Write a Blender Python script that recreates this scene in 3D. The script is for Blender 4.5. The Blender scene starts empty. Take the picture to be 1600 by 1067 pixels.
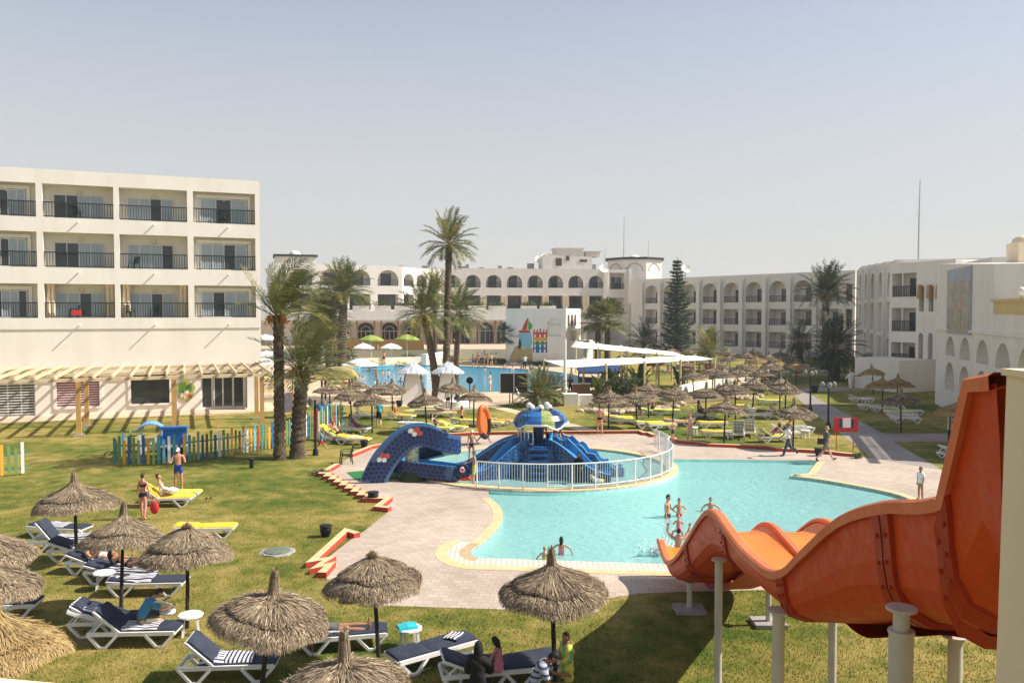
import bpy, math, random
import numpy as np
from mathutils import Vector, Matrix
from mathutils.geometry import tessellate_polygon
R = math.radians
sin, cos, pi = math.sin, math.cos, math.pi
rnd = random.Random(7)
scene = bpy.context.scene
COL = scene.collection
# ------------------------------------------------------------------ camera
H = 7.5
F = 1280.0
TH = math.atan(46.5 / F)
cam = bpy.data.cameras.new('camera'); camo = bpy.data.objects.new('camera', cam); COL.objects.link(camo)
cam.lens = F / 1600 * 36; cam.sensor_width = 36; cam.clip_end = 4000; cam.clip_start = 0.1
camo.location = (0, 0, H); camo.rotation_euler = (pi / 2 - TH, 0, 0)
scene.camera = camo
def ray(px, py):
    a = (px - 800) / F; b = (533.5 - py) / F
    return Vector((a, cos(TH) + b * sin(TH), -sin(TH) + b * cos(TH)))
def at(px, py, z=0.0):
    r = ray(px, py); t = (z - H) / r.z
    return Vector((r.x * t, r.y * t, z))
def atd(px, py, d):
    r = ray(px, py); t = d / r.y
    return Vector((r.x * t, d, H + r.z * t))
# ------------------------------------------------------------------ world, sun
SUN_AZ, SUN_EL = 3.5, 43.0        # azimuth measured from +X towards +Y
w = bpy.data.worlds.new('World'); scene.world = w; w.use_nodes = True
nt = w.node_tree; bg = nt.nodes['Background']
sky = nt.nodes.new('ShaderNodeTexSky'); sky.sky_type = 'NISHITA'; sky.sun_disc = False
sky.sun_elevation = R(SUN_EL); sky.sun_rotation = R(90 - SUN_AZ)
sky.air_density = 1.0; sky.dust_density = 1.0; sky.ozone_density = 1.0; sky.altitude = 0
tc = nt.nodes.new('ShaderNodeTexCoord'); sx = nt.nodes.new('ShaderNodeSeparateXYZ'); nt.links.new(tc.outputs['Generated'], sx.inputs[0])
hr = nt.nodes.new('ShaderNodeValToRGB'); el = hr.color_ramp.elements     # hazy air: how much of the sky colour the pale haze replaces, by elevation
el[0].position = 0.0; el[0].color = (.93, .93, .93, 1); el[1].position = 1.0; el[1].color = (.15, .15, .15, 1)
e = el.new(.16); e.color = (.80, .80, .80, 1)
e = el.new(.38); e.color = (.40, .40, .40, 1)
nt.links.new(sx.outputs[2], hr.inputs[0])
hm = nt.nodes.new('ShaderNodeMixRGB'); hm.inputs[2].default_value = (4.6, 4.5, 4.38, 1)
nt.links.new(hr.outputs[0], hm.inputs[0]); nt.links.new(sky.outputs[0], hm.inputs[1])
nt.links.new(hm.outputs[0], bg.inputs[0]); bg.inputs[1].default_value = 0.10
sl = bpy.data.lights.new('sun', 'SUN'); sl.energy = 4.9; sl.angle = R(0.5); sl.color = (1.0, 0.945, 0.855)
so = bpy.data.objects.new('sun', sl); COL.objects.link(so)
sd = Vector((cos(R(SUN_EL)) * cos(R(SUN_AZ)), cos(R(SUN_EL)) * sin(R(SUN_AZ)), sin(R(SUN_EL))))
so.rotation_euler = sd.to_track_quat('Z', 'Y').to_euler(); so.location = (60, 20, 60)
scene.view_settings.view_transform = 'Standard'; scene.view_settings.look = 'None'
scene.view_settings.exposure = 0.62; scene.view_settings.gamma = 1.0
scene.cycles.max_bounces = 6; scene.cycles.transparent_max_bounces = 8
scene.cycles.use_denoising = True
# ------------------------------------------------------------------ materials
MATS = {}
def newmat(name):
    m = bpy.data.materials.new(name); m.use_nodes = True
    n = m.node_tree.nodes; b = n['Principled BSDF']
    return m, n, m.node_tree.links, b
def ramp(n, stops):
    r = n.new('ShaderNodeValToRGB'); e = r.color_ramp.elements
    while len(e) < len(stops): e.new(0.5)
    for i, (p, c) in enumerate(stops):
        e[i].position = p; e[i].color = (*c[:3], 1)
    return r
def noise(n, l, vec, sc, det=4, rough=.6):
    t = n.new('ShaderNodeTexNoise'); t.inputs['Scale'].default_value = sc
    t.inputs['Detail'].default_value = det; t.inputs['Roughness'].default_value = rough
    if vec is not None: l.new(vec, t.inputs['Vector'])
    return t
def coords(n, kind='Object', scale=None, l=None):
    if kind == 'World':
        o = n.new('ShaderNodeNewGeometry').outputs['Position']
    else:
        o = n.new('ShaderNodeTexCoord').outputs[kind]
    if scale:
        mp = n.new('ShaderNodeMapping'); mp.inputs['Scale'].default_value = scale
        l.new(o, mp.inputs['Vector']); o = mp.outputs[0]
    return o
def addbump(n, l, b, h, s, dist=.02):
    bp = n.new('ShaderNodeBump'); bp.inputs['Strength'].default_value = s; bp.inputs['Distance'].default_value = dist
    l.new(h, bp.inputs['Height']); l.new(bp.outputs[0], b.inputs['Normal'])
def mat(name, col, rough=.7, var=.14, sc=6, bump=0., bsc=None, metal=0., col2=None, kind='Object', stretch=None, spec=.35):
    if name in MATS: return MATS[name]
    m, n, l, b = newmat(name)
    v = coords(n, kind, stretch, l)
    t = noise(n, l, v, sc)
    c2 = col2 or tuple(min(1, c * (1 + var)) for c in col)
    c1 = tuple(c * (1 - var) for c in col)
    r = ramp(n, [(.3, c1), (.7, c2)]); l.new(t.outputs['Fac'], r.inputs[0])
    l.new(r.outputs[0], b.inputs['Base Color'])
    b.inputs['Roughness'].default_value = rough; b.inputs['Metallic'].default_value = metal
    b.inputs['Specular IOR Level'].default_value = spec
    if bump:
        t2 = noise(n, l, v, bsc or sc * 5); addbump(n, l, b, t2.outputs['Fac'], bump)
    MATS[name] = m
    return m
def plaster(name, col):
    m, n, l, b = newmat(name); v = coords(n, 'Object')
    t = noise(n, l, v, .35, 6, .65); r = ramp(n, [(.25, tuple(c * .92 for c in col)), (.6, col)]); l.new(t.outputs['Fac'], r.inputs[0])
    mp = n.new('ShaderNodeMapping'); mp.inputs['Scale'].default_value = (.9, .9, .10); l.new(v, mp.inputs['Vector'])
    s = noise(n, l, mp.outputs[0], 1.0, 3); r2 = ramp(n, [(.3, (.84, .82, .78)), (.55, (1, 1, 1))]); l.new(s.outputs['Fac'], r2.inputs[0])
    mx = n.new('ShaderNodeMixRGB'); mx.blend_type = 'MULTIPLY'; mx.inputs[0].default_value = .35
    l.new(r.outputs[0], mx.inputs[1]); l.new(r2.outputs[0], mx.inputs[2]); l.new(mx.outputs[0], b.inputs['Base Color'])
    b.inputs['Roughness'].default_value = .88; b.inputs['Specular IOR Level'].default_value = .2
    t3 = noise(n, l, v, 9, 4); addbump(n, l, b, t3.outputs['Fac'], .25)
    return m
def brickmat(name, c1, c2, mort, bw, rh, ms=.02, kind='World', rough=.75, offs=.5, rot=0, big=None):
    m, n, l, b = newmat(name); v = coords(n, kind)
    mp = n.new('ShaderNodeMapping'); mp.inputs['Rotation'].default_value = (0, 0, rot); l.new(v, mp.inputs['Vector'])
    t = n.new('ShaderNodeTexBrick'); l.new(mp.outputs[0], t.inputs['Vector']); t.offset = offs
    t.inputs['Color1'].default_value = (*c1, 1); t.inputs['Color2'].default_value = (*c2, 1); t.inputs['Mortar'].default_value = (*mort, 1)
    t.inputs['Scale'].default_value = 1; t.inputs['Brick Width'].default_value = bw; t.inputs['Row Height'].default_value = rh
    t.inputs['Mortar Size'].default_value = ms; t.inputs['Mortar Smooth'].default_value = .2
    nz = noise(n, l, v, .25, 5); r = ramp(n, [(.3, (.78, .76, .74)), (.65, (1.06, 1.04, 1.0))]); l.new(nz.outputs['Fac'], r.inputs[0])
    mx = n.new('ShaderNodeMixRGB'); mx.blend_type = 'MULTIPLY'; mx.inputs[0].default_value = 1
    l.new(t.outputs['Color'], mx.inputs[1]); l.new(r.outputs[0], mx.inputs[2]); l.new(mx.outputs[0], b.inputs['Base Color'])
    b.inputs['Roughness'].default_value = rough; b.inputs['Specular IOR Level'].default_value = .3
    addbump(n, l, b, t.outputs['Fac'], -.4, .01)
    return m
def stripes(name, c1, c2, per, axis=0, duty=.5, rough=.9, kind='Object'):
    m, n, l, b = newmat(name); v = coords(n, kind)
    s = n.new('ShaderNodeSeparateXYZ'); l.new(v, s.inputs[0])
    a = n.new('ShaderNodeMath'); a.operation = 'MULTIPLY'; a.inputs[1].default_value = 1 / per; l.new(s.outputs[axis], a.inputs[0])
    f = n.new('ShaderNodeMath'); f.operation = 'FRACT'; l.new(a.outputs[0], f.inputs[0])
    g = n.new('ShaderNodeMath'); g.operation = 'GREATER_THAN'; g.inputs[1].default_value = duty; l.new(f.outputs[0], g.inputs[0])
    mx = n.new('ShaderNodeMixRGB'); mx.inputs[1].default_value = (*c1, 1); mx.inputs[2].default_value = (*c2, 1)
    l.new(g.outputs[0], mx.inputs[0]); l.new(mx.outputs[0], b.inputs['Base Color']); b.inputs['Roughness'].default_value = rough
    return m
def checker(name, c1, c2, sc):
    m, n, l, b = newmat(name); v = coords(n, 'Object')
    t = n.new('ShaderNodeTexChecker'); t.inputs['Scale'].default_value = sc; l.new(v, t.inputs[0])
    t.inputs[1].default_value = (*c1, 1); t.inputs[2].default_value = (*c2, 1); l.new(t.outputs[0], b.inputs['Base Color'])
    b.inputs['Roughness'].default_value = .8
    return m
def grassmat():
    m, n, l, b = newmat('lawn_grass'); v = coords(n, 'World')
    t1 = noise(n, l, v, .13, 5, .62); t2 = noise(n, l, v, 1.3, 4); t3 = noise(n, l, v, 22, 3, .7)
    r1 = ramp(n, [(.36, (.085, .125, .022)), (.48, (.185, .182, .040)), (.62, (.35, .275, .090))])
    ad = n.new('ShaderNodeMath'); ad.operation = 'MULTIPLY_ADD'; ad.inputs[1].default_value = .55; l.new(t2.outputs['Fac'], ad.inputs[0])
    sb = n.new('ShaderNodeMath'); sb.operation = 'SUBTRACT'; sb.inputs[1].default_value = .275; l.new(t1.outputs['Fac'], sb.inputs[0]); l.new(sb.outputs[0], ad.inputs[2])
    l.new(ad.outputs[0], r1.inputs[0])
    r3 = ramp(n, [(.3, (.72, .75, .68)), (.7, (1.28, 1.22, 1.12))]); l.new(t3.outputs['Fac'], r3.inputs[0])
    mx = n.new('ShaderNodeMixRGB'); mx.blend_type = 'MULTIPLY'; mx.inputs[0].default_value = 1
    l.new(r1.outputs[0], mx.inputs[1]); l.new(r3.outputs[0], mx.inputs[2]); l.new(mx.outputs[0], b.inputs['Base Color'])
    b.inputs['Roughness'].default_value = .95; b.inputs['Specular IOR Level'].default_value = .1
    addbump(n, l, b, t3.outputs['Fac'], .9, .06)
    return m
def watermat(name, tint, rough=.03, bsc=2.2, bst=.22, body=.6, dc=None):
    m, n, l, b = newmat(name); out = n['Material Output']; n.remove(b)
    v = coords(n, 'World', (1, 2.2, 1), l)
    t = noise(n, l, v, bsc, 5, .68)
    bp = n.new('ShaderNodeBump'); bp.inputs['Strength'].default_value = bst; bp.inputs['Distance'].default_value = .22; l.new(t.outputs['Fac'], bp.inputs['Height'])
    gl = n.new('ShaderNodeBsdfGlossy'); gl.inputs['Roughness'].default_value = rough; l.new(bp.outputs[0], gl.inputs['Normal'])
    tr = n.new('ShaderNodeBsdfTransparent'); tr.inputs[0].default_value = (*tint, 1)
    df = n.new('ShaderNodeBsdfDiffuse'); df.inputs[0].default_value = (*dc, 1); l.new(bp.outputs[0], df.inputs['Normal'])
    m0 = n.new('ShaderNodeMixShader'); m0.inputs[0].default_value = body; l.new(tr.outputs[0], m0.inputs[1]); l.new(df.outputs[0], m0.inputs[2])
    fr = n.new('ShaderNodeFresnel'); fr.inputs[0].default_value = 1.33; l.new(bp.outputs[0], fr.inputs['Normal'])
    mx = n.new('ShaderNodeMixShader'); l.new(fr.outputs[0], mx.inputs[0]); l.new(m0.outputs[0], mx.inputs[1]); l.new(gl.outputs[0], mx.inputs[2])
    l.new(mx.outputs[0], out.inputs[0])
    return m
def glassmat(name, col, rough=.06):
    m, n, l, b = newmat(name); b.inputs['Base Color'].default_value = (*col, 1); b.inputs['Roughness'].default_value = rough
    b.inputs['Specular IOR Level'].default_value = .6
    return m
def barkmat():
    m, n, l, b = newmat('palm_bark'); v = coords(n, 'Object')
    mp = n.new('ShaderNodeMapping'); mp.inputs['Scale'].default_value = (1, 1, 1.4); l.new(v, mp.inputs[0])
    t = n.new('ShaderNodeTexVoronoi'); t.inputs['Scale'].default_value = 5.5; l.new(mp.outputs[0], t.inputs['Vector'])
    r = ramp(n, [(.1, (.17, .125, .08)), (.6, (.07, .05, .032))]); l.new(t.outputs['Distance'], r.inputs[0])
    t2 = noise(n, l, v, 14); r2 = ramp(n, [(.3, (.6, .6, .6)), (.7, (1.4, 1.35, 1.3))]); l.new(t2.outputs['Fac'], r2.inputs[0])
    mx = n.new('ShaderNodeMixRGB'); mx.blend_type = 'MULTIPLY'; mx.inputs[0].default_value = 1
    l.new(r.outputs[0], mx.inputs[1]); l.new(r2.outputs[0], mx.inputs[2]); l.new(mx.outputs[0], b.inputs['Base Color'])
    b.inputs['Roughness'].default_value = .95; addbump(n, l, b, t.outputs['Distance'], -1.0, .06)
    return m
def leafmat(name, c1, c2):
    m, n, l, b = newmat(name); v = coords(n, 'Object')
    t = noise(n, l, v, 1.6, 3); r = ramp(n, [(.3, c1), (.7, c2)]); l.new(t.outputs['Fac'], r.inputs[0])
    l.new(r.outputs[0], b.inputs['Base Color']); b.inputs['Roughness'].default_value = .5; b.inputs['Specular IOR Level'].default_value = .35
    out = n['Material Output']
    tl = n.new('ShaderNodeBsdfTranslucent'); l.new(r.outputs[0], tl.inputs[0])
    mx = n.new('ShaderNodeMixShader'); mx.inputs[0].default_value = .22; l.new(b.outputs[0], mx.inputs[1]); l.new(tl.outputs[0], mx.inputs[2])
    l.new(mx.outputs[0], out.inputs[0])
    return m
M_white = plaster('white_plaster', (.87, .82, .735))
M_far = plaster('far_plaster', (.80, .745, .67))
M_cream = plaster('cream_plaster', (.80, .66, .47))
M_grass = grassmat()
M_deck = brickmat('paver_deck', (.45, .365, .295), (.54, .445, .37), (.35, .29, .24), .30, .24, .010, rot=.12)
M_deck2 = brickmat('poolside_stone', (.58, .45, .31), (.64, .50, .36), (.44, .34, .25), .9, .6, .02)
M_path = brickmat('path_paver', (.30, .26, .235), (.35, .30, .265), (.23, .2, .18), .45, .3, .012, rot=.5)
M_yel = mat('cream_coping', (.66, .47, .25), .7, .12, 3, .1)
M_tan = mat('tan_coping', (.47, .34, .20), .7, .14, 3, .1)
M_mosaic = brickmat('white_mosaic', (.72, .66, .56), (.62, .57, .50), (.42, .38, .33), .16, .16, .016, offs=0)
M_red = mat('red_kerb_paint', (.45, .055, .035), .7, .2, 5, .2)
M_pool = brickmat('pool_tile', (.44, .86, .80), (.48, .89, .84), (.38, .77, .73), .3, .3, .008, offs=0, rough=.3)
M_pool2 = brickmat('big_pool_tile', (.055, .45, .66), (.065, .50, .72), (.05, .40, .60), .5, .5, .01, offs=0, rough=.3)
M_water = watermat('pool_water', (.88, .99, .97), dc=(.44, .82, .78), bst=.8, bsc=2.4)
M_water2 = watermat('big_pool_water', (.42, .86, .95), bsc=1.2, bst=.3, body=.7, dc=(.08, .46, .66))
M_wood = mat('pergola_timber', (.50, .29, .10), .6, .2, 3, .2, stretch=(6, 6, .6))
M_woodp = mat('pale_timber', (.66, .52, .33), .65, .14, 3, .2)
M_dark = mat('dark_pole_wood', (.035, .026, .020), .8, .3, 8, .3)
M_rail = mat('green_black_rail', (.018, .030, .026), .45, .15)
M_black = mat('black_plastic', (.012, .012, .012), .45, .15)
M_wht = mat('white_plastic', (.80, .78, .73), .4, .06, 2)
M_metalw = mat('white_paint_metal', (.78, .78, .74), .35, .06, 2)
M_post = mat('pole_grey_paint', (.50, .465, .385), .4, .1, 2)
M_navy = mat('navy_cushion', (.030, .036, .058), .8, .25, 4, .3, 30)
M_yellow = mat('yellow_cushion', (.80, .52, .035), .75, .12, 4, .3, 30)
M_lime = mat('lime_cushion', (.62, .64, .07), .75, .12, 4, .3, 30)
M_orange = mat('orange_cushion', (.72, .30, .06), .75, .12, 4, .3, 30)
M_stripe = stripes('striped_towel', (.03, .035, .09), (.75, .73, .70), .085, 0)
M_stripey = stripes('striped_towel_across', (.03, .035, .09), (.75, .73, .70), .085, 1)
M_wtowel = mat('white_towel', (.74, .71, .66), .95, .1, 6, .4, 40)
M_th1 = mat('thatch_base', (.115, .083, .052), .95, .35, 9, .8, 60)
M_th2 = mat('thatch_grey', (.32, .24, .155), .9, .25, 12)
M_th3 = mat('thatch_light', (.52, .40, .26), .9, .2, 12)
M_th4 = mat('thatch_dark', (.175, .127, .082), .95, .25, 12)
M_g1 = mat('golden_thatch_base', (.30, .19, .07), .95, .3, 9, .8, 60)
M_g2 = mat('golden_thatch', (.36, .245, .10), .9, .2, 12)
M_g3 = mat('golden_thatch_light', (.47, .335, .16), .9, .2, 12)
M_bark = barkmat()
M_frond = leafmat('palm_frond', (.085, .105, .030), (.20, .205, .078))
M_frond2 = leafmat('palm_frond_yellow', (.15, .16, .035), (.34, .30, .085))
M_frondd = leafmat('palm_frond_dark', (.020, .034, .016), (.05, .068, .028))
M_dead = mat('dead_frond_base', (.36, .20, .07), .9, .3, 6)
M_fruit = mat('date_cluster', (.40, .17, .035), .7, .25, 8)
M_pine = leafmat('araucaria_needles', (.045, .068, .030), (.11, .14, .055))
M_hedge = leafmat('shrub_leaves', (.03, .055, .012), (.12, .15, .03))
M_glass = glassmat('window_glass', (.05, .056, .064))
M_glassd = glassmat('dark_glass', (.012, .012, .013), .12)
M_curt = stripes('curtain_behind_glass', (.34, .40, .44), (.42, .48, .51), .16, 0, .5, .25)
M_frame = mat('white_window_frame', (.72, .70, .66), .5, .05)
M_brown = mat('brown_frame', (.11, .055, .028), .6, .2)
M_roof = mat('rooftop_gravel', (.45, .42, .37), .9, .15, 2, .2)
M_grey = mat('grey_concrete', (.32, .30, .27), .85, .15, 3, .3)
M_steel = mat('galvanised_steel', (.45, .44, .42), .4, .12, 3, metal=.6)
M_inner = mat('shaded_room_wall', (.62, .56, .47), .9, .06)
# ------------------------------------------------------------------ mesh builder
class MB:
    def __init__(s): s.v = []; s.f = []; s.m = []
    def add(s, vs, fs, mi=0):
        o = len(s.v); s.v.extend([tuple(p) for p in vs]); s.f.extend([tuple(i + o for i in f) for f in fs]); s.m.extend([mi] * len(fs)); return o
    def quad(s, a, b, c, d, mi=0): s.add([a, b, c, d], [(0, 1, 2, 3)], mi)
    def box(s, c, d, rz=0, mi=0, mtx=None, taper=1.0):
        x, y, z = d[0] / 2, d[1] / 2, d[2] / 2; cz, sz = cos(rz), sin(rz); vs = []
        for k in (-1, 1):
            t = taper if k > 0 else 1
            for i, j in ((-1, -1), (1, -1), (1, 1), (-1, 1)):
                px, py = i * x * t, j * y * t
                p = Vector((c[0] + px * cz - py * sz, c[1] + px * sz + py * cz, c[2] + k * z))
                vs.append(mtx @ p if mtx else p)
        s.add(vs, [(3, 2, 1, 0), (4, 5, 6, 7), (0, 1, 5, 4), (1, 2, 6, 5), (2, 3, 7, 6), (3, 0, 4, 7)], mi)
    def bar(s, a, b, wd, ht=None, mi=0):
        a, b = Vector(a), Vector(b); d = (b - a).normalized(); ht = ht or wd
        up = Vector((0, 0, 1)) if abs(d.z) < .95 else Vector((0, 1, 0))
        x = d.cross(up).normalized() * wd / 2; y = x.cross(d).normalized() * ht / 2
        vs = [p + sx * x + sy * y for p in (a, b) for sx, sy in ((-1, -1), (1, -1), (1, 1), (-1, 1))]
        s.add(vs, [(3, 2, 1, 0), (4, 5, 6, 7), (0, 1, 5, 4), (1, 2, 6, 5), (2, 3, 7, 6), (3, 0, 4, 7)], mi)
    def tube(s, pts, rad, n=8, mi=0, cap=True, flat=1.0):
        pts = [Vector(p) for p in pts]; vs = []; ref = None
        if not isinstance(rad, (list, tuple)): rad = [rad] * len(pts)
        for i, p in enumerate(pts):
            d = (pts[min(i + 1, len(pts) - 1)] - pts[max(i - 1, 0)])
            d = d.normalized() if d.length > 1e-9 else Vector((0, 0, 1))
            if ref is None: ref = Vector((1, 0, 0)) if abs(d.x) < .9 else Vector((0, 1, 0))
            x = (ref - d * ref.dot(d)).normalized(); ref = x; y = d.cross(x)
            for k in range(n):
                a = 2 * pi * k / n; vs.append(p + (x * cos(a) + y * sin(a) * flat) * rad[i])
        fs = [(i * n + k, i * n + (k + 1) % n, (i + 1) * n + (k + 1) % n, (i + 1) * n + k) for i in range(len(pts) - 1) for k in range(n)]
        if cap: fs += [tuple(range(n - 1, -1, -1)), tuple((len(pts) - 1) * n + k for k in range(n))]
        s.add(vs, fs, mi)
    def lathe(s, prof, n=16, c=(0, 0, 0), mi=0, cap=True, jit=0, rg=None):
        vs = []
        for r, z in prof:
            for k in range(n):
                a = 2 * pi * k / n; q = r * (1 + (rg.uniform(-jit, jit) if rg else 0)); vs.append((c[0] + q * cos(a), c[1] + q * sin(a), c[2] + z))
        fs = [(i * n + k, i * n + (k + 1) % n, (i + 1) * n + (k + 1) % n, (i + 1) * n + k) for i in range(len(prof) - 1) for k in range(n)]
        if cap: fs += [tuple(range(n - 1, -1, -1)), tuple((len(prof) - 1) * n + k for k in range(n))]
        s.add(vs, fs, mi)
    def ball(s, c, r, n=10, mi=0, mtx=None):
        r = r if isinstance(r, (tuple, list)) else (r, r, r); m = max(4, n * 2 // 3); vs = []
        for i in range(m + 1):
            t = pi * i / m
            for k in range(n):
                a = 2 * pi * k / n; p = Vector((r[0] * sin(t) * cos(a), r[1] * sin(t) * sin(a), -r[2] * cos(t)))
                vs.append((mtx @ p if mtx else p) + Vector(c))
        s.add(vs, [(i * n + k, i * n + (k + 1) % n, (i + 1) * n + (k + 1) % n, (i + 1) * n + k) for i in range(m) for k in range(n)], mi)
    def poly(s, pts, z0, z1=None, mi=0, side=None, holes=()):
        """flat polygon (with holes); with z1 a prism from z0 up to z1"""
        loops = [[Vector((p[0], p[1], 0)) for p in pts]] + [[Vector((p[0], p[1], 0)) for p in h] for h in holes]
        flat = [p for L in loops for p in L]; tris = tessellate_polygon(loops); zt = z0 if z1 is None else z1
        fs = []
        for t in tris:
            a, b, c = [flat[i] for i in t]
            fs.append(tuple(t) if (b - a).cross(c - a).z > 0 else tuple(reversed(t)))
        s.add([(p.x, p.y, zt) for p in flat], fs, mi)
        if z1 is not None:
            for L in loops:
                ar = sum(L[i].x * L[(i + 1) % len(L)].y - L[(i + 1) % len(L)].x * L[i].y for i in range(len(L)))
                LL = L if ar > 0 else L[::-1]; n = len(LL)
                if L is not loops[0]: LL = LL[::-1]
                for i in range(n):
                    a, b = LL[i], LL[(i + 1) % n]
                    s.quad((a.x, a.y, z0), (b.x, b.y, z0), (b.x, b.y, z1), (a.x, a.y, z1), mi if side is None else side)
    def build(s, name, mats, parent=None, smooth=None, loc=None):
        me = bpy.data.meshes.new(name); me.from_pydata(s.v, [], s.f)
        mats = mats if isinstance(mats, (list, tuple)) else [mats]
        for m in mats: me.materials.append(m)
        if len(mats) > 1: me.polygons.foreach_set('material_index', s.m)
        if smooth is not None:
            me.polygons.foreach_set('use_smooth', [True] * len(s.f)); me.set_sharp_from_angle(angle=R(smooth))
        me.validate(); me.update()
        o = bpy.data.objects.new(name, me); COL.objects.link(o)
        if parent: o.parent = parent
        if loc is not None: o.location = loc
        return o
def tag(o, label=None, cat=None, group=None, kind=None):
    if label: o['label'] = label
    if cat: o['category'] = cat
    if group: o['group'] = group
    if kind: o['kind'] = kind
    return o
def thing(name, label, cat, loc=(0, 0, 0), rz=0., group=None):
    o = bpy.data.objects.new(name, None); COL.objects.link(o); o.location = loc; o.rotation_euler = (0, 0, rz); o.empty_display_size = .3
    return tag(o, label, cat, group)
def copy_tree(o, parent=None):
    c = o.copy(); COL.objects.link(c)
    if parent: c.parent = parent
    for ch in o.children: copy_tree(ch, c)
    return c
def place(o, loc, rz=0., label=None, group=None, sc=None, tilt=None):
    o.location = loc; o.rotation_euler = (tilt[0] if tilt else 0, tilt[1] if tilt else 0, rz)
    if sc: o.scale = (sc, sc, sc)
    if label: o['label'] = label
    if group: o['group'] = group
    return o
USED = set()
def first_or_copy(proto):
    if proto.name in USED: return copy_tree(proto)
    USED.add(proto.name); return proto
ORD = ['', 'second ', 'third ', 'fourth ', 'fifth ', 'sixth ', 'seventh ', 'eighth ', 'ninth ', 'tenth ', 'eleventh ', 'twelfth ', 'thirteenth ', 'fourteenth ', 'fifteenth ']
def ordlab(i, n):
    """place of the i-th of n things counted from the left"""
    if n == 1: return ''
    if i == 0: return 'leftmost '
    if i == n - 1: return 'rightmost '
    return ORD[i]
def inpoly(x, y, P):
    c = False; n = len(P)
    for i in range(n):
        a, b = P[i], P[(i + 1) % n]
        if (a[1] > y) != (b[1] > y) and x < (b[0] - a[0]) * (y - a[1]) / (b[1] - a[1]) + a[0]: c = not c
    return c
def spline(P, k=6, closed=False):
    P = [Vector(p) for p in P]; n = len(P); out = []
    for i in range(n if closed else n - 1):
        if closed: p0, p1, p2, p3 = P[i - 1], P[i], P[(i + 1) % n], P[(i + 2) % n]
        else: p0, p1, p2, p3 = P[max(i - 1, 0)], P[i], P[i + 1], P[min(i + 2, n - 1)]
        for j in range(k):
            t = j / k; t2 = t * t; t3 = t2 * t
            out.append(.5 * ((2 * p1) + (p2 - p0) * t + (2 * p0 - 5 * p1 + 4 * p2 - p3) * t2 + (3 * p1 - p0 - 3 * p2 + p3) * t3))
    if not closed: out.append(P[-1])
    return out
def offset(P, d):
    """offset a closed ground polygon outwards by d"""
    n = len(P); ar = sum(P[i][0] * P[(i + 1) % n][1] - P[(i + 1) % n][0] * P[i][1] for i in range(n)); sg = 1 if ar > 0 else -1; out = []
    for i in range(n):
        a, b, c = [Vector((q[0], q[1])) for q in (P[i - 1], P[i], P[(i + 1) % n])]
        n1 = (b - a).normalized(); n2 = (c - b).normalized(); m = Vector(((n1.y + n2.y), -(n1.x + n2.x)))
        if m.length < 1e-6: m = Vector((n1.y, -n1.x))
        m.normalize(); k = max(.35, m.dot(Vector((n1.y, -n1.x)))); out.append((b.x + m.x * d * sg / k, b.y + m.y * d * sg / k))
    return out
def ring(mb, P, Q, z, mi=0):
    n = len(P)
    for i in range(n):
        j = (i + 1) % n; mb.quad((P[i][0], P[i][1], z), (P[j][0], P[j][1], z), (Q[j][0], Q[j][1], z), (Q[i][0], Q[i][1], z), mi)
# ------------------------------------------------------------------ ground, pools, paving
def G(*pts): return [tuple(at(*p)[:2]) for p in pts]
def ccw(P):
    ar = sum(P[i][0] * P[(i + 1) % len(P)][1] - P[(i + 1) % len(P)][0] * P[i][1] for i in range(len(P)))
    return P if ar > 0 else P[::-1]
KC, KA, KB = (1.45, 39.7), 6.0, 5.4
def kid(e, a): return (KC[0] + (KA + e) * cos(R(a)), KC[1] + (KB + e) * sin(R(a)))
kid_in = [kid(0, a) for a in range(0, 360, 6)]
kid_out = [kid(.55, a) for a in range(0, 360, 6)]
left_edge = [p[:2] for p in spline([at(*q) for q in ((760, 872), (745, 871), (735, 864), (741, 856), (757, 846), (780, 822), (786, 806), (780, 790), (766, 778))], 4)]
arc = [kid(.57, a) for a in range(-112, 19, 5)]
right_edge = [p[:2] for p in spline([at(*q) for q in ((1233, 743.5), (1267, 747), (1312, 754), (1380, 767), (1415, 777), (1440, 792), (1458, 815), (1450, 850), (1400, 880), (1330, 890))], 4)]
main_pool = ccw([tuple(p) for p in left_edge] + arc + G((1053, 717.5), (1150, 718), (1236, 719), (1277, 721), (1262, 739.5)) + [tuple(p) for p in right_edge] + G((1035, 881)))
big_pool = ccw([tuple(p[:2]) for p in spline([at(*q) for q in ((540, 582), (545, 575.5), (600, 571), (680, 570.5), (760, 573.5), (843, 578), (885, 583.5), (908, 589), (905, 598), (885, 606), (830, 611), (764, 612.5), (700, 613), (620, 610), (560, 598))], 4, True)])
def pool(nm, P, wz, fz, wm, tm, lipm=None):
    mb = MB(); mb.poly(P, fz)
    n = len(P)
    for i in range(n):
        a, b = P[i], P[(i + 1) % n]
        mb.quad((b[0], b[1], fz), (a[0], a[1], fz), (a[0], a[1], -.001), (b[0], b[1], -.001), 0)
    tag(mb.build(nm + '_basin', [tm]), kind='structure')
    mb = MB(); mb.poly(offset(P, .004), wz)
    return tag(mb.build(nm + '_water', [wm]), kind='structure')
pool('swimming_pool', main_pool, -.13, -1.0, M_water, M_pool)
pool('paddling_pool', kid_in, -.05, -.45, M_water, M_pool)
pool('large_pool', big_pool, -.12, -1.3, M_water2, M_pool2)
mb = MB(); mb.poly([(-330, -80), (330, -80), (330, 430), (-330, 430)], 0, holes=[main_pool, kid_out, big_pool])
tag(mb.build('lawn', [M_grass]), kind='structure')
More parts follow.
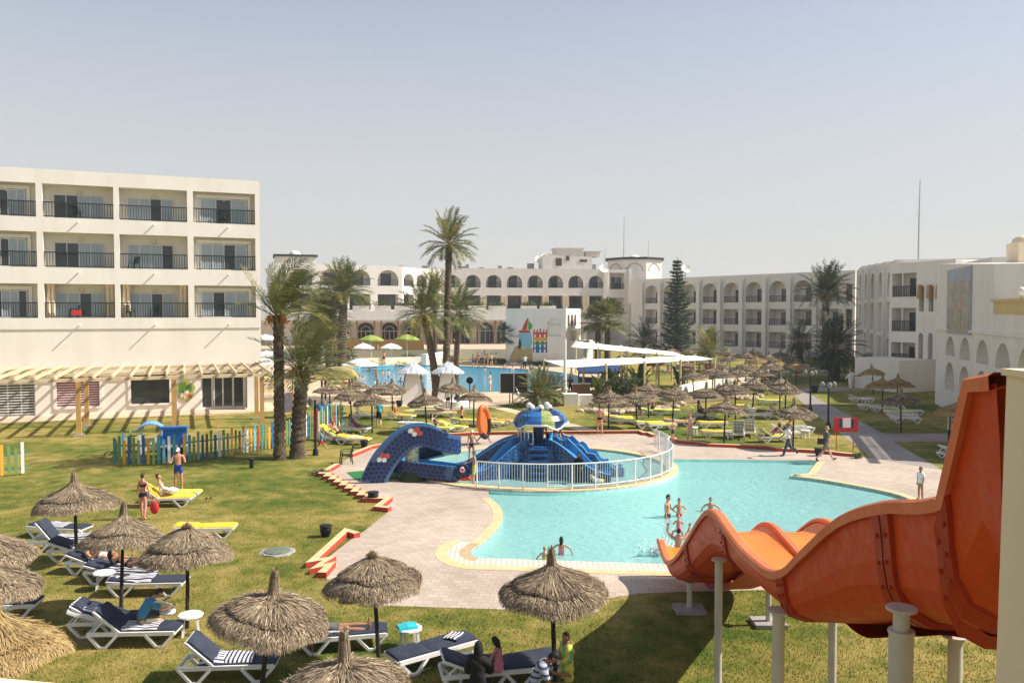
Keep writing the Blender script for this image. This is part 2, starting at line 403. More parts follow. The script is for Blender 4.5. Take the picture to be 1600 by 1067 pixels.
# coping of the paddling pool: a raised ring
mb = MB(); n = len(kid_in)
for i in range(n):
    j = (i + 1) % n; a, b, c, d = kid_in[i], kid_in[j], kid_out[j], kid_out[i]
    mb.quad((*d, .07), (*c, .07), (*b, .07), (*a, .07), 0)
    mb.quad((*d, -1.0), (*c, -1.0), (*c, .07), (*d, .07), 1); mb.quad((*b, -.45), (*a, -.45), (*a, .07), (*b, .07), 1)
tag(mb.build('paddling_pool_coping', [M_yel, M_mosaic]), kind='structure')
deck_px = [(548, 714), (580, 702), (620, 690), (680, 684), (760, 680), (1022, 677.5), (1047, 688), (1080, 693), (1120, 698), (1200, 703), (1260, 708),
           (1340, 713.5), (1362, 716), (1474, 735), (1499, 741), (1620, 770), (1640, 900), (1420, 905), (1250, 920), (1050, 925), (997, 927), (936, 937), (936, 956), (760, 951), (600, 946),
           (586, 944), (560, 935), (505, 900), (493, 886), (557, 836), (570, 829), (606, 800), (600, 786), (560, 764), (507, 738), (527, 727)]
deck = ccw(G(*deck_px))
mb = MB(); mb.poly(deck, .004, holes=[main_pool, kid_out]); tag(mb.build('pool_deck', [M_deck]), kind='structure')
# coping bands of the main pool (not along the shared arc with the paddling pool)
P0 = main_pool; P1 = offset(P0, .36); P2 = offset(P0, .72); P3 = offset(P0, 1.1)
mb = MB(); n = len(P0)
def onarc(p): return ((p[0] - KC[0]) / (KA + .57)) ** 2 + ((p[1] - KC[1]) / (KB + .57)) ** 2 < 1.01
for i in range(n):
    j = (i + 1) % n
    if onarc(P0[i]) or onarc(P0[j]): continue
    mx, my = (P0[i][0] + P0[j][0]) / 2, (P0[i][1] + P0[j][1]) / 2
    far = my > 40.2
    if far: continue
    lf = mx < -1.0; nearside = my < 25.6 and not lf
    bands = ((P0, P1, 1), (P1, P2, 2), (P2, P3, 0)) if lf else ((P0, P2, 2), (P2, P3, 0)) if nearside else ((P0, P1, 0),)
    for A, B, mi in bands:
        mb.quad((*B[i], .011), (*B[j], .011), (*A[j], .011), (*A[i], .011), mi)
    mb.quad((*P0[i], -.12), (*P0[j], -.12), (*P0[j], .011), (*P0[i], .011), 2)
tag(mb.build('pool_coping', [M_yel, M_tan, M_mosaic]), kind='structure')
mb = MB(); mb.poly(ccw(G((1236, 719.5), (1276, 721.5), (1261, 739), (1234, 743))), -.30, -.14); tag(mb.build('pool_step', [M_pool]), kind='structure')
mb = MB(); mb.poly(ccw(G((1362, 716), (1267, 641), (1238, 615), (1225, 607), (1366, 603), (1470, 599), (1470, 604), (1366, 608), (1258, 612), (1262, 614), (1375, 675), (1382, 677), (1700, 677), (1700, 690), (1395, 690), (1474, 735))), .006)
tag(mb.build('garden_path', [M_path]), kind='structure')
stone_px = [(300, 566), (795, 566), (880, 569), (960, 580), (985, 590), (930, 606), (905, 622), (800, 629), (762, 637), (690, 637), (560, 634), (505, 632), (450, 640), (400, 645), (300, 650)]
mb = MB(); mb.poly(ccw(G(*stone_px)), .005, holes=[big_pool]); tag(mb.build('poolside_paving', [M_deck2]), kind='structure')
mb = MB(); mb.poly(ccw(G((765, 636), (777, 633.5), (948, 675), (922, 677))), .006); tag(mb.build('brick_edged_path', [M_deck2]), kind='structure')
mb = MB(); ring(mb, big_pool, offset(big_pool, .9), .012, 0); tag(mb.build('large_pool_coping', [M_yel]), kind='structure')
# ------------------------------------------------------------------ kerb walls, cream on top and red on the face
def strip(mb, pts, wd, h):
    pts = [Vector((p[0], p[1], 0)) for p in pts]; n = len(pts); L = []; Rr = []
    for i in range(n):
        d1 = (pts[i] - pts[i - 1]).normalized() if i else None; d2 = (pts[i + 1] - pts[i]).normalized() if i < n - 1 else None
        d = ((d1 or d2) + (d2 or d1)); d = d.normalized() if d.length > .2 else (d1 or d2)
        nn = Vector((-d.y, d.x, 0)); k = max(.5, abs(nn.dot(Vector((-(d1 or d2).y, (d1 or d2).x, 0)))))
        L.append(pts[i] + nn * wd / 2 / k); Rr.append(pts[i] - nn * wd / 2 / k)
    up = Vector((0, 0, h))
    for i in range(n - 1):
        mb.quad(Rr[i] + up, Rr[i + 1] + up, L[i + 1] + up, L[i] + up, 0)
        mb.quad(Rr[i], Rr[i + 1], Rr[i + 1] + up, Rr[i] + up, 1); mb.quad(L[i + 1], L[i], L[i] + up, L[i + 1] + up, 1)
    for i, s in ((0, 1), (n - 1, -1)):
        q = [L[i], Rr[i], Rr[i] + up, L[i] + up]; mb.quad(*(q if s > 0 else q[::-1]), 1)
def zig(a, b, n, amp):
    a, b = at(*a), at(*b); d = (b - a); nn = Vector((-d.y, d.x, 0)).normalized(); out = []
    for i in range(n):
        out.append(a + d * (i / n)); out.append(a + d * ((i + .72) / n) + nn * amp)
    return out + [b]
def kerb(pts, label, wd=.26, h=.17):
    mb = MB(); strip(mb, pts, wd, h); return tag(mb.build('kerb_wall', [M_yel, M_red]), label, 'kerb wall', 'red and cream kerb walls round the pool deck')
kerb([at(527, 729)] + zig((508, 740), (588, 784), 9, -.34) + [at(607, 784), at(590, 797), at(609, 799)], 'zigzag red and cream kerb wall between the lawn and the snake slide')
kerb([at(558, 840), at(541, 835), at(488, 884), at(515, 880), at(494, 894), at(516, 889), at(503, 903)], 'red and cream kerb wall with a long straight run at the lower left corner of the deck')
kerb([at(548, 934), at(562, 934)], 'short stub of red and cream kerb under the nearer straw parasol by the deck', .34)
kerb([at(576, 938), at(594, 934)], 'small red and cream kerb block beside a parasol pole at the deck corner', .34)
kerb([at(548, 714), at(556, 711), at(580, 701), at(600, 697), at(622, 687)], 'red and cream kerb wall stepping up behind the green plastic chair')
kerb([at(622, 686), at(680, 682), at(760, 678.5), at(860, 677.5), at(1000, 676.5), at(1007, 679.5), at(1014, 679.5), at(1022, 683)], 'long straight red kerb wall between octopus slide and the lounger lawn')
kerb([at(1043, 685.5), at(1054, 688.5), at(1061, 692), at(1090, 694.5), at(1108, 697.5), at(1200, 701), at(1215, 704.5), at(1260, 706.5), at(1290, 708.5), at(1318, 712), at(1337, 713.5)], 'red kerb wall stepping down behind the two walking men')
# ------------------------------------------------------------------ restaurant terrace
TZ = 1.7
ter = ccw(G((250, 561.5), (795, 562.5)) + [(24, 175), (30, 190), (-70, 190), (-75, 140)])
mb = MB(); mb.poly(ter, -.01, TZ, 0, 1); tag(mb.build('restaurant_terrace', [M_deck2, M_white]), kind='structure')
# pool-side green mat and shower plate
mb = MB(); mb.poly(ccw(G((542, 738), (600, 733), (668, 732), (664, 746), (600, 749), (556, 750))), .012, .022)
tag(mb.build('green_mat', [mat('green_carpet', (.02, .17, .045), .95, .2, 20, .3)]), 'green carpet mat lying under the blue snake slide', 'mat')
# ------------------------------------------------------------------ grass blades on the near lawn
def blades(n, y0, y1):
    rg = np.random.default_rng(3); X = []
    y = rg.uniform(0, 1, n); y = y0 * (y1 / y0) ** y
    x = rg.uniform(-.66, .66, n) * y
    ok = np.array([not inpoly(a, b, deck) for a, b in zip(x, y)]); x, y = x[ok], y[ok]; n = len(x)
    h = rg.uniform(.025, .065, n); a = rg.uniform(0, 2 * pi, n); wd = rg.uniform(.006, .011, n); le = rg.uniform(-.03, .03, (n, 2))
    co = np.zeros((n, 3, 3)); co[:, 0, 0] = x - wd * np.cos(a); co[:, 0, 1] = y - wd * np.sin(a); co[:, 1, 0] = x + wd * np.cos(a); co[:, 1, 1] = y + wd * np.sin(a)
    co[:, 2, 0] = x + le[:, 0]; co[:, 2, 1] = y + le[:, 1]; co[:, 2, 2] = h
    me = bpy.data.meshes.new('grass_blades'); me.vertices.add(n * 3); me.vertices.foreach_set('co', co.ravel())
    me.loops.add(n * 3); me.loops.foreach_set('vertex_index', np.arange(n * 3)); me.polygons.add(n)
    me.polygons.foreach_set('loop_start', np.arange(n) * 3); me.polygons.foreach_set('loop_total', np.full(n, 3)); me.materials.append(M_grass); me.update(calc_edges=True)
    o = bpy.data.objects.new('grass', me); COL.objects.link(o); tag(o, 'short mown green and straw coloured grass blades of the near lawn', 'grass', kind='stuff')
blades(150000, 12.5, 36)
# ------------------------------------------------------------------ buildings
class Front:
    """local frame of a facade: x along it to the right, y into the building, z up"""
    def __init__(s, a, b):
        s.o = Vector((a[0], a[1], 0)); d = Vector((b[0] - a[0], b[1] - a[1], 0)); s.len = d.length; s.d = d.normalized(); s.rz = math.atan2(d.y, d.x)
    def px(s, px, py=500, n=0.0):
        """local x, z where the sight line through a pixel meets the plane n metres in front of the facade"""
        r = ray(px, py); nn = Vector((s.d.y, -s.d.x, 0)); o = s.o + nn * n
        t = nn.dot(o - Vector((0, 0, H))) / nn.dot(r); p = Vector((0, 0, H)) + r * t
        return (p - o).dot(s.d), p.z
    def w(s, x, n=0., z=0.):
        return s.o + s.d * x + Vector((s.d.y, -s.d.x, 0)) * n + Vector((0, 0, z))
def facade(mb, x0, x1, z0, z1, cols, D=1.4, mi=0, mb_in=1, ah=None, NA=10, y0=0., DD=None):
    X = x0
    Q = lambda a, b, za, zb, y=0, m=mi: mb.quad((a, y0 + y, za), (b, y0 + y, za), (b, y0 + y, zb), (a, y0 + y, zb), m) if b - a > 1e-4 and zb - za > 1e-4 else None
    for c in sorted(cols, key=lambda c: c[0]):
        xa, xb, ops = c; D = DD[round(xa, 3)] if DD else D; Q(X, xa, z0, z1); X = xb; Z = z0; prev = None
        for (za, zb, arch) in sorted(ops) + [(z1, None, False)]:
            if prev is None: Q(xa, xb, Z, za)
            else:
                for i in range(NA):
                    p, q = prev[i], prev[i + 1]
                    mb.quad((p[0], y0, p[1]), (q[0], y0, q[1]), (q[0], y0, za), (p[0], y0, za), mi)
            if zb is None: break
            hw = (xb - xa) / 2; xc = (xa + xb) / 2
            if arch:
                h = arch if not isinstance(arch, bool) else hw; zs = zb - h
                pts = [(xc - hw * cos(pi * i / NA), zs + h * sin(pi * i / NA)) for i in range(NA + 1)]; prev = pts
            else: zs = zb; pts = [(xa, zb), (xb, zb)]; prev = None
            Z = zb
            mb.quad((xa, y0, za), (xa, y0 + D, za), (xa, y0 + D, zs), (xa, y0, zs), mb_in); mb.quad((xb, y0 + D, za), (xb, y0, za), (xb, y0, zs), (xb, y0 + D, zs), mb_in)
            mb.quad((xa, y0, za), (xb, y0, za), (xb, y0 + D, za), (xa, y0 + D, za), mb_in)
            for p, q in zip(pts, pts[1:]): mb.quad((q[0], y0, q[1]), (p[0], y0, p[1]), (p[0], y0 + D, p[1]), (q[0], y0 + D, q[1]), mb_in)
            mb.add([(xa, y0 + D, za), (xb, y0 + D, za)] + [(p[0], y0 + D, p[1]) for p in reversed(pts)], [tuple(range(2 + len(pts)))], mb_in)
    Q(X, x1, z0, z1)
def shell(mb, x0, x1, z0, z1, dep, mi=0, mr=None, par=.6, y0=0.):
    """sides, back and flat roof behind a parapet"""
    mb.quad((x0, dep, z0), (x0, y0, z0), (x0, y0, z1), (x0, dep, z1), mi); mb.quad((x1, y0, z0), (x1, dep, z0), (x1, dep, z1), (x1, y0, z1), mi)
    mb.quad((x1, dep, z0), (x0, dep, z0), (x0, dep, z1), (x1, dep, z1), mi); r = z1 - par; t = .25
    a, b, c, d = (x0 + t, y0 + t), (x1 - t, y0 + t), (x1 - t, dep - t), (x0 + t, dep - t)
    A, B, C, Dd = (x0, y0), (x1, y0), (x1, dep), (x0, dep)
    for p, q, P, Qq in ((a, b, A, B), (b, c, B, C), (c, d, C, Dd), (d, a, Dd, A)):
        mb.quad((*P, z1), (*Qq, z1), (*q, z1), (*p, z1), mi); mb.quad((*p, r), (*q, r), (*q, z1), (*p, z1), mi)
    mb.quad((*a, r), (*b, r), (*c, r), (*d, r), mi if mr is None else mr)
def railing(xa, xb, z, h, y, parent, nb, mat_=None, th=.05):
    mb = MB(); mb.bar((xa, y, z + h), (xb, y, z + h), .09, .07); mb.bar((xa, y, z + .10), (xb, y, z + .10), .06, .05)
    for i in range(nb + 1):
        x = xa + .03 + (xb - xa - .06) * i / nb; mb.bar((x, y, z + .12), (x, y, z + h - .03), th)
    return mb.build('railing', [mat_ or M_rail], parent)
def window(xa, xb, za, zb, y, parent, panes, fw=.07, fm=None, mull=True):
    """frame with glass panes; panes is a string: d dark glass, c curtained, o open"""
    fm = fm or M_frame; mb = MB()
    for a, b in (((xa, y, za), (xa, y, zb)), ((xb, y, za), (xb, y, zb)), ((xa, y, zb), (xb, y, zb)), ((xa, y, za), (xb, y, za))): mb.bar(a, b, fw, fw)
    n = len(panes)
    for i in range(1, n):
        x = xa + (xb - xa) * i / n; mb.bar((x, y, za), (x, y, zb), fw * .8, fw * .8)
    o = mb.build('window', [fm], parent)
    for i, c in enumerate(panes):
        a = xa + (xb - xa) * i / n + .02; b = xa + (xb - xa) * (i + 1) / n - .02
        g = MB(); g.box(((a + b) / 2, y + .015 + .005 * (c == 'd'), (za + zb) / 2), (b - a, .012, zb - za - .02)); g.build('curtained_pane' if c == 'c' else 'glass_pane', [M_curt if c == 'c' else M_glass], o)
    return o
def archwin(xa, xb, za, zb, y, parent, fm=None, fw=.12, glass=None, nm='arched_window'):
    hw = (xb - xa) / 2; xc = (xa + xb) / 2; zs = zb - hw; N = 12
    pts = [(xc - hw * cos(pi * i / N), y, zs + hw * sin(pi * i / N)) for i in range(N + 1)]; mb = MB()
    for p, q in zip(pts, pts[1:]): mb.bar(p, q, fw)
    for p, q in zip(pts, pts[1:]):
        c = Vector((xc, y, zs)); p2 = c + (Vector(p) - c) * .55; q2 = c + (Vector(q) - c) * .55; mb.bar(p2, q2, fw * .8)
    mb.bar((xa, y, za), (xa, y, zs), fw); mb.bar((xb, y, za), (xb, y, zs), fw); mb.bar((xa, y, zs), (xb, y, zs), fw)
    mb.bar((xc, y, za), (xc, y, zs), fw); mb.bar((xa + hw * .5, y, za), (xa + hw * .5, y, zs), fw * .7); mb.bar((xb - hw * .5, y, za), (xb - hw * .5, y, zs), fw * .7)
    o = mb.build(nm, [fm or M_frame], parent)
    g = MB(); g.add([(xa, y + .05, za), (xb, y + .05, za)] + [(p[0], y + .05, p[2]) for p in reversed(pts)], [tuple(range(2 + len(pts)))]); g.build('glass_pane', [glass or M_glassd], o)
    return o
# ---- the four storey hotel block on the left
fr = Front((-19.5 - 17.46 * .928 * 1.6, 63.6 - 17.46 * .372 * 1.6), (-19.5, 63.6)); LB = fr
lb = thing('hotel_building', 'white four storey hotel block with rows of dark railed balconies behind the timber pergola', 'building', fr.o, fr.rz)
XR = fr.len; xp = lambda p: fr.px(p, 480)[0]
z_ = lambda y: fr.px(404, y)[1]
bays = [(xp(304), xp(400)), (xp(188.5), xp(294.5)), (xp(69.5), xp(180)), (xp(-38), xp(59.5))]
bays.append((bays[3][0] - 5.6, bays[3][0] - .5))
flo = [(z_(352), z_(304)), (z_(423.5), z_(373)), (z_(496), z_(447))]
mb = MB(); zo = z_(512); top = z_(283.5)
facade(mb, 0, XR, zo, top, [(a, b, [(f[0], f[1], False) for f in flo]) for a, b in bays], 1.7, 0, 1, y0=-.07, DD={round(a, 3): (.75 if i in (0, 3, 4) else 1.15) for i, (a, b) in enumerate(bays)})
shell(mb, 0, XR, zo, top, 14, 0, 2, y0=-.07); mb.quad((0, -.07, zo), (0, 0, zo), (XR, 0, zo), (XR, -.07, zo))
gp = [(xp(-60), xp(52), [(.12, fr.px(26, 597)[1], False)]), (xp(83), xp(155.5), [(fr.px(120, 637)[1], fr.px(120, 587)[1], False)]), (xp(200), xp(265), [(fr.px(230, 632)[1], fr.px(230, 582)[1], False)]), (xp(312), xp(381), [(.12, fr.px(345, 577)[1], False)])]
facade(mb, 0, XR, 0, zo, gp, .5, 0, 1); mb.quad((XR, 0, 0), (XR, 14, 0), (XR, 14, zo), (XR, 0, zo))
mb.build('wall', [M_white, M_white, M_roof], lb)
panes = {0: ['cdc', 'ccdc', 'cdcc'], 1: ['ccdc', 'cccd', 'ccdc'], 2: ['ddcc', 'ddcc', 'ccdc'], 3: ['cdcc', 'cdcc', 'dccd'], 4: ['ccc', 'ccc', 'ccc']}
for bi, (a, b) in enumerate(bays):
    for k, (za, zb) in enumerate(reversed(flo)):
        wd = b - a; hgt = zb - za; wy = .55 if bi in (0, 3, 4) else .95; f0, f1 = ((.12, .86) if bi == 0 else (.11, .78) if bi == 1 else (.13, .82) if bi == 2 else (.25, .80))
        window(a + wd * f0, a + wd * f1, za + .05, za + hgt * (.80 if bi not in (1, 2) else .74), wy, lb, panes[bi][2 - k])
        if bi in (0, 3, 4):
            s = MB(); x0, x1, zt = a + wd * (f0 - .02), a + wd * (f1 + .02), za + hgt * .82
            s.box(((x0 + x1) / 2, wy - .0, zt + .14), (x1 - x0 + .5, .16, .24)); s.box((x1 + .14, wy, (za + zt) / 2 + .01), (.22, .16, zt - za)); s.build('window_surround', [M_white], lb)
        railing(a + .01, b - .01, za, 1.08, .05, lb, 25, None, .038)
        s = MB(); s.lathe([(.16, 0), (.16, .08), (.10, .14)], 12, ((a + b) / 2, 0, 0)); o = s.build('wall_lamp', [M_cream], lb); o.rotation_euler = (pi / 2, 0, 0); o.location = (0, wy + .1, zb - .42)
        if k == 2 - 0 and bi in (1, 2): pass
        if k == 0 and bi in (1, 2):
            for t in (.05, .11, .89, .95):
                c = MB(); c.lathe([(.16, 0), (.16, .12), (.11, .2), (.13, 1.2), (.11, hgt - .3), (.17, hgt - .15), (.17, hgt - .01)], 12, (a + wd * t, .45, za)); c.build('column', [M_cream], lb, 40)
# water spouts between the storeys
for zz in (z_(357.5), z_(430), z_(506)):
    for p in (125, 243, 358):
        s = MB(); s.tube([(xp(p), -.08, zz), (xp(p), -.46 if zz > 7.2 else -.6, zz - .05)], .045, 8); s.build('water_spout', [M_white], lb)
# ground floor: barred doors, pink window, dark window, painted sign, glass doors
a, b, (o1,) = gp[0]; window(a + .05, b - .05, .15, o1[1] - .05, .3, lb, 'ddddd', .12)
s = MB()
for i in range(17): s.bar((a + .05, .16, .3 + i * .19), (b - .05, .16, .3 + i * .19), .05, .07)
s.build('security_bars', [M_metalw], lb)
a, b, (o1,) = gp[1]; s = MB(); s.box(((a + b) / 2, .38, (o1[0] + o1[1]) / 2), (b - a - .02, .1, o1[1] - o1[0] - .02)); pw = s.build('pink_window', [brickmat('pink_mural_tile', (.46, .09, .16), (.55, .16, .22), (.30, .05, .09), .5, .22, .02, 'Object')], lb)
s = MB()
for i in range(13): z = o1[0] + .1 + i * (o1[1] - o1[0]) / 13; s.bar((a + .02, .2, z), (b - .02, .2, z), .045, .06)
s.build('security_bars', [M_metalw], lb)
for i in (1, 2):
    a, b, (o1,) = gp[i]; s = MB()
    for p, q in (((a, 0, o1[0]), (b, 0, o1[0])), ((a, 0, o1[1]), (b, 0, o1[1])), ((a, 0, o1[0]), (a, 0, o1[1])), ((b, 0, o1[0]), (b, 0, o1[1]))): s.bar(p, q, .2, .12)
    s.build('window_frame', [M_white], lb)
a, b, (o1,) = gp[2]; window(a + .08, b - .08, o1[0] + .05, o1[1] - .05, .38, lb, 'd', .06, M_brown)
a, b, (o1,) = gp[3]; window(a + .05, b - .05, .15, o1[1] - .05, .32, lb, 'dddd', .12)
s = MB(); x = a + (b - a) * .30; s.box((x, .22, 1.45), (.09, .08, 2.6)); s.box((x + 1.35, .22, 1.45), (.09, .08, 2.6)); s.box((x + .67, .22, 2.7), (1.35, .08, .1)); s.box((x + .67, .22, .2), (1.35, .08, .1)); s.build('door_leaf', [M_frame], lb)
s = MB(); dl = fr.px(383, 617)[0]; s.box((b + .05, -.62, 1.45), (.08, 1.2, 2.55)); s.build('open_door_leaf', [glassmat('door_glass', (.10, .12, .12))], lb)
# the colourful painted board by the door (a generic stand-in)
x0, z0 = fr.px(275, 627); x1, z1 = fr.px(304, 592); rr = random.Random(4); s = MB(); cx, cz = (x0 + x1) / 2, (z0 + z1) / 2
pts = [(cx + (x1 - x0) / 2 * cos(t) * (1 + .12 * sin(5 * t)), cz + (z1 - z0) / 2 * sin(t) * (1 + .10 * cos(4 * t))) for t in [2 * pi * i / 36 for i in range(36)]]
s.add([(p[0], -.06, p[1]) for p in pts], [tuple(range(36))], 0); s.add([(p[0], 0, p[1]) for p in pts] + [(p[0], -.06, p[1]) for p in pts], [(i, (i + 1) % 36, 36 + (i + 1) % 36, 36 + i) for i in range(36)], 0)
def blob(mbb, c, rx, rz, mi, y=-.064, n=14): mbb.add([(c[0] + rx * cos(2 * pi * i / n), y, c[1] + rz * sin(2 * pi * i / n)) for i in range(n)], [tuple(range(n))], mi)
W_, H_ = x1 - x0, z1 - z0
for dx, dz, rx, rz, mi, yy in ((-.05, .22, .30, .16, 1, -.064), (-.22, .0, .14, .22, 1, -.066), (.2, .05, .16, .17, 1, -.068), (0, -.25, .38, .15, 2, -.070), (-.2, -.2, .1, .1, 3, -.074), (.08, -.08, .13, .07, 3, -.076), (.24, -.28, .1, .09, 4, -.078), (-.03, -.3, .03, .12, 3, -.08), (.1, .3, .1, .05, 2, -.072)):
    blob(s, (cx + dx * W_, cz + dz * H_), rx * W_, rz * H_, mi, yy)
pb = s.build('painted_board', [mat('board_pale_green', (.35, .40, .14), .6), mat('board_green', (.10, .22, .03), .6), mat('board_ochre', (.55, .32, .10), .6), M_wht, mat('board_red', (.40, .07, .03), .6)])
pb.location = fr.o; pb.rotation_euler = (0, 0, fr.rz); tag(pb, 'green painted cut-out board on the white wall left of the glass doors', 'sign')
# pavement along the block
mb = MB(); mb.poly(ccw([tuple(fr.w(x, n)[:2]) for x, n in ((0, -.02), (XR + 3, -.02), (XR + 3, 2.9), (0, 2.9))]), .009, .08, 0, 0); tag(mb.build('pavement', [M_deck2]), kind='structure')
# ---- pergola
pg = thing('pergola', 'long pale timber pergola with open rafters in front of the white hotel block', 'pergola', fr.o, fr.rz)
PX = [XR - .9 - 5.3 * i for i in range(5)]; NB, NF = -6.6, -11.0; PZ = 3.5
for x in PX:
    for y in (NB, NF):
        if x < -2: continue
        s = MB(); s.box((x, y, PZ / 2 - .1), (.26, .26, PZ - .2)); s.build('post', [M_wood], pg)
        s = MB(); s.box((x, y, .06), (.6, .6, .12)); s.build('post_base', [M_steel], pg)
for y in (NB, NF, -.25):
    s = MB(); s.box((XR / 2 - 1, y, PZ - .1), (XR + 1.5, .2, .2)); s.build('beam', [M_woodp], pg)
i = 0; x = XR - .45
while x > -.5:
    s = MB(); s.box((x, -5.85, PZ + .09), (.11, 11.5, .18)); s.build('rafter', [M_woodp], pg); x -= 1.02
# ---- generic arched wing
def arched_wing(t, F_, x0, n, pitch, zs, top, ow, D, rail=True, low=None, wmat=None, pil=False, ends=(0, 0), par=.6, dep=12, top_arch=True, base=0.):
    cols = []
    for i in range(n):
        a = x0 + i * pitch + (pitch - ow) / 2; cols.append((a, a + ow, [(za, zb, (ow / 2 if (k == len(zs) - 1 and top_arch) else False)) for k, (za, zb) in enumerate(zs)]))
    X0, X1 = x0 - ends[0], x0 + n * pitch + ends[1]; mb = MB()
    return cols, X0, X1, mb
FA = M_far
# right shaded wing
t0 = Front((24.36, 167.66), (53.8, 128.6)); OX = 3.07; wing = thing('arcaded_wing', 'shaded white three storey wing with tall pilasters and arched top balconies', 'building', t0.o, t0.rz)
L = t0.len; pitch = (L - OX) / 9.45; st = 3.95; base = 1.0
zs = [(base + k * st + .25, base + k * st + 3.0) for k in range(3)]; zs[2] = (zs[2][0], zs[2][0] + 3.55); ow = pitch * .70; cols = []
for i in range(9):
    a = OX + i * pitch + pitch * .19; cols.append((a, a + ow, [(zs[0][0], zs[0][1], False), (zs[1][0], zs[1][1], False), (zs[2][0], zs[2][1], ow / 2)]))
cols.append((OX + 9 * pitch + .1, OX + 9 * pitch + 1.7, [(z[0], z[0] + 2.7, False) for z in zs])); mb = MB(); ztop = 14.0
facade(mb, 0, L, 0, ztop, cols, 1.9); shell(mb, 0, L, 0, ztop, 13, 0, 2); mb.build('wall', [FA, FA, M_roof], wing)
for i in range(10):
    x = OX + i * pitch + .06 * pitch; s = MB(); s.box((x, -.35, (ztop - 1.0) / 2), (pitch * .16, .7, ztop - 1.0)); s.box((x, -.2, ztop - .8), (pitch * .16, .4, .4)); s.build('pilaster', [FA], wing)
for i in range(9):
    a = OX + i * pitch + pitch * .19; s = MB(); N = 10; hw = pitch * .47; xc = a + ow / 2; R_ = ow / 2
    zc = zs[2][1] - R_     # a second, raised arch band round each top opening
    for k in range(N):
        t1, t2 = pi * k / N, pi * (k + 1) / N
        o1, o2, i1, i2 = [(xc - r * cos(t), -.14, zc + r * sin(t)) for r, t in ((R_ + .30, t1), (R_ + .30, t2), (R_ + .04, t1), (R_ + .04, t2))]
        s.quad(i1, i2, o2, o1); s.quad(o1, o2, (o2[0], 0, o2[2]), (o1[0], 0, o1[2])); s.quad(i2, i1, (i1[0], 0, i1[2]), (i2[0], 0, i2[2]))
    s.build('arch_moulding', [FA], wing)
    for k in range(3):
        railing(a + .02, a + ow - .02, zs[k][0], 1.05, .12, wing, 10, None, .07)
        window(a + ow * .36, a + ow * .98, zs[k][0] + .03, zs[k][0] + 2.3, 1.75, wing, 'dd', .08, M_brown if i % 2 else M_frame)
for k in range(3):
    railing(OX + 9 * pitch + .12, OX + 9 * pitch + 1.68, zs[k][0], 1.05, .12, wing, 5, None, .07)
# back building: left lit parts and the middle part, above the restaurant terrace
def back_part(name, label, A, B, n, ztop, lit, e0=0., e1=0., extra=None, awn=()):
    f = Front(A, B); t = thing(name, label, 'building', f.o, f.rz, None); L = f.len; pitch = (L - e0 - e1) / n; cols = []; ow = pitch * .74; mb = MB()
    za3 = 12.4; za2 = 7.9
    for i in range(n):
        a = e0 + i * pitch + (pitch - ow) / 2
        cols.append((a, a + ow, [(TZ, TZ + .01 + 3.6, False), (za2, za2 + 2.9, False), (za3, za3 + min(3.0, ow / 2 + 1.0), min(ow / 2, 1.9))]))
    if extra: cols += extra(L)
    facade(mb, 0, L, 0, ztop, cols, 1.8); shell(mb, 0, L, 0, ztop, 13, 0, 2); mb.build('wall', [FA, FA, M_roof], t)
    for i in range(n):
        a = e0 + i * pitch + (pitch - ow) / 2
        railing(a + .02, a + ow - .02, za3, 1.1, .12, t, 8, None, .08)
        window(a + ow * .25, a + ow * .72, za3 + .02, za3 + 2.3, 1.7, t, 'dd', .1, M_brown)
        window(a + ow * .08, a + ow * .92, za2 + .02, za2 + 2.7, 1.4, t, 'ddd', .1, M_brown)
        if i % 2 == 0 or n > 5: railing(a + .02, a + ow - .02, za2, 1.1, .12, t, 8, None, .08)
        if i in awn:
            for q in (-.34, ow + .02):
                s = MB(); s.box((a + q + .16, -.14, za2 + 1.75), (.6, .16, 2.1)); s.build('shutter', [stripes('yellow_striped_shutter', (.62, .42, .10), (.70, .66, .58), .26, 0)], t)
    return f, t
pL0, pL1, pL2, pM = (-41, 149.0), (-21, 156.6), (-14.3, 165.6), (24.9, 172)
f1, bA = back_part('hotel_wing', 'sunlit cream hotel wing with arched top storey behind the thick palms left of centre', pL0, pL1, 4, 16.2, True)
f2, bB = back_part('hotel_wing', 'narrow sunlit hotel wing turning the corner behind the small palm with orange dates', pL1, pL2, 3, 16.0, True)
ex = lambda L: [(L - 4.6, L - 1.4, [(TZ, TZ + 3.4, False), (za, za + 3.4, False), (za + 5.2, za + 8.6, False)]) for za in (7.0,)]
f3, bC = back_part('hotel_wing', 'grey white central hotel wing with a row of arched balconies above the mural building', pL2, pM, 8, 16.3, False, 0, 5.4, ex, tuple(range(2, 8)))
for k in (7.0, 12.2):
    railing(f3.len - 4.58, f3.len - 1.42, k, 1.1, .12, bC, 9, None, .08); window(f3.len - 3.9, f3.len - 1.6, k, k + 2.6, 1.6, bC, 'dd', .1)
for o, (xx, zz) in ((bC, (f3.len - 5.6, 0)), (bC, (f3.len - .2, 0))):
    s = MB(); s.box((xx, -.25, 8.2), (.8, .5, 16.6)); s.build('pilaster', [FA], o)
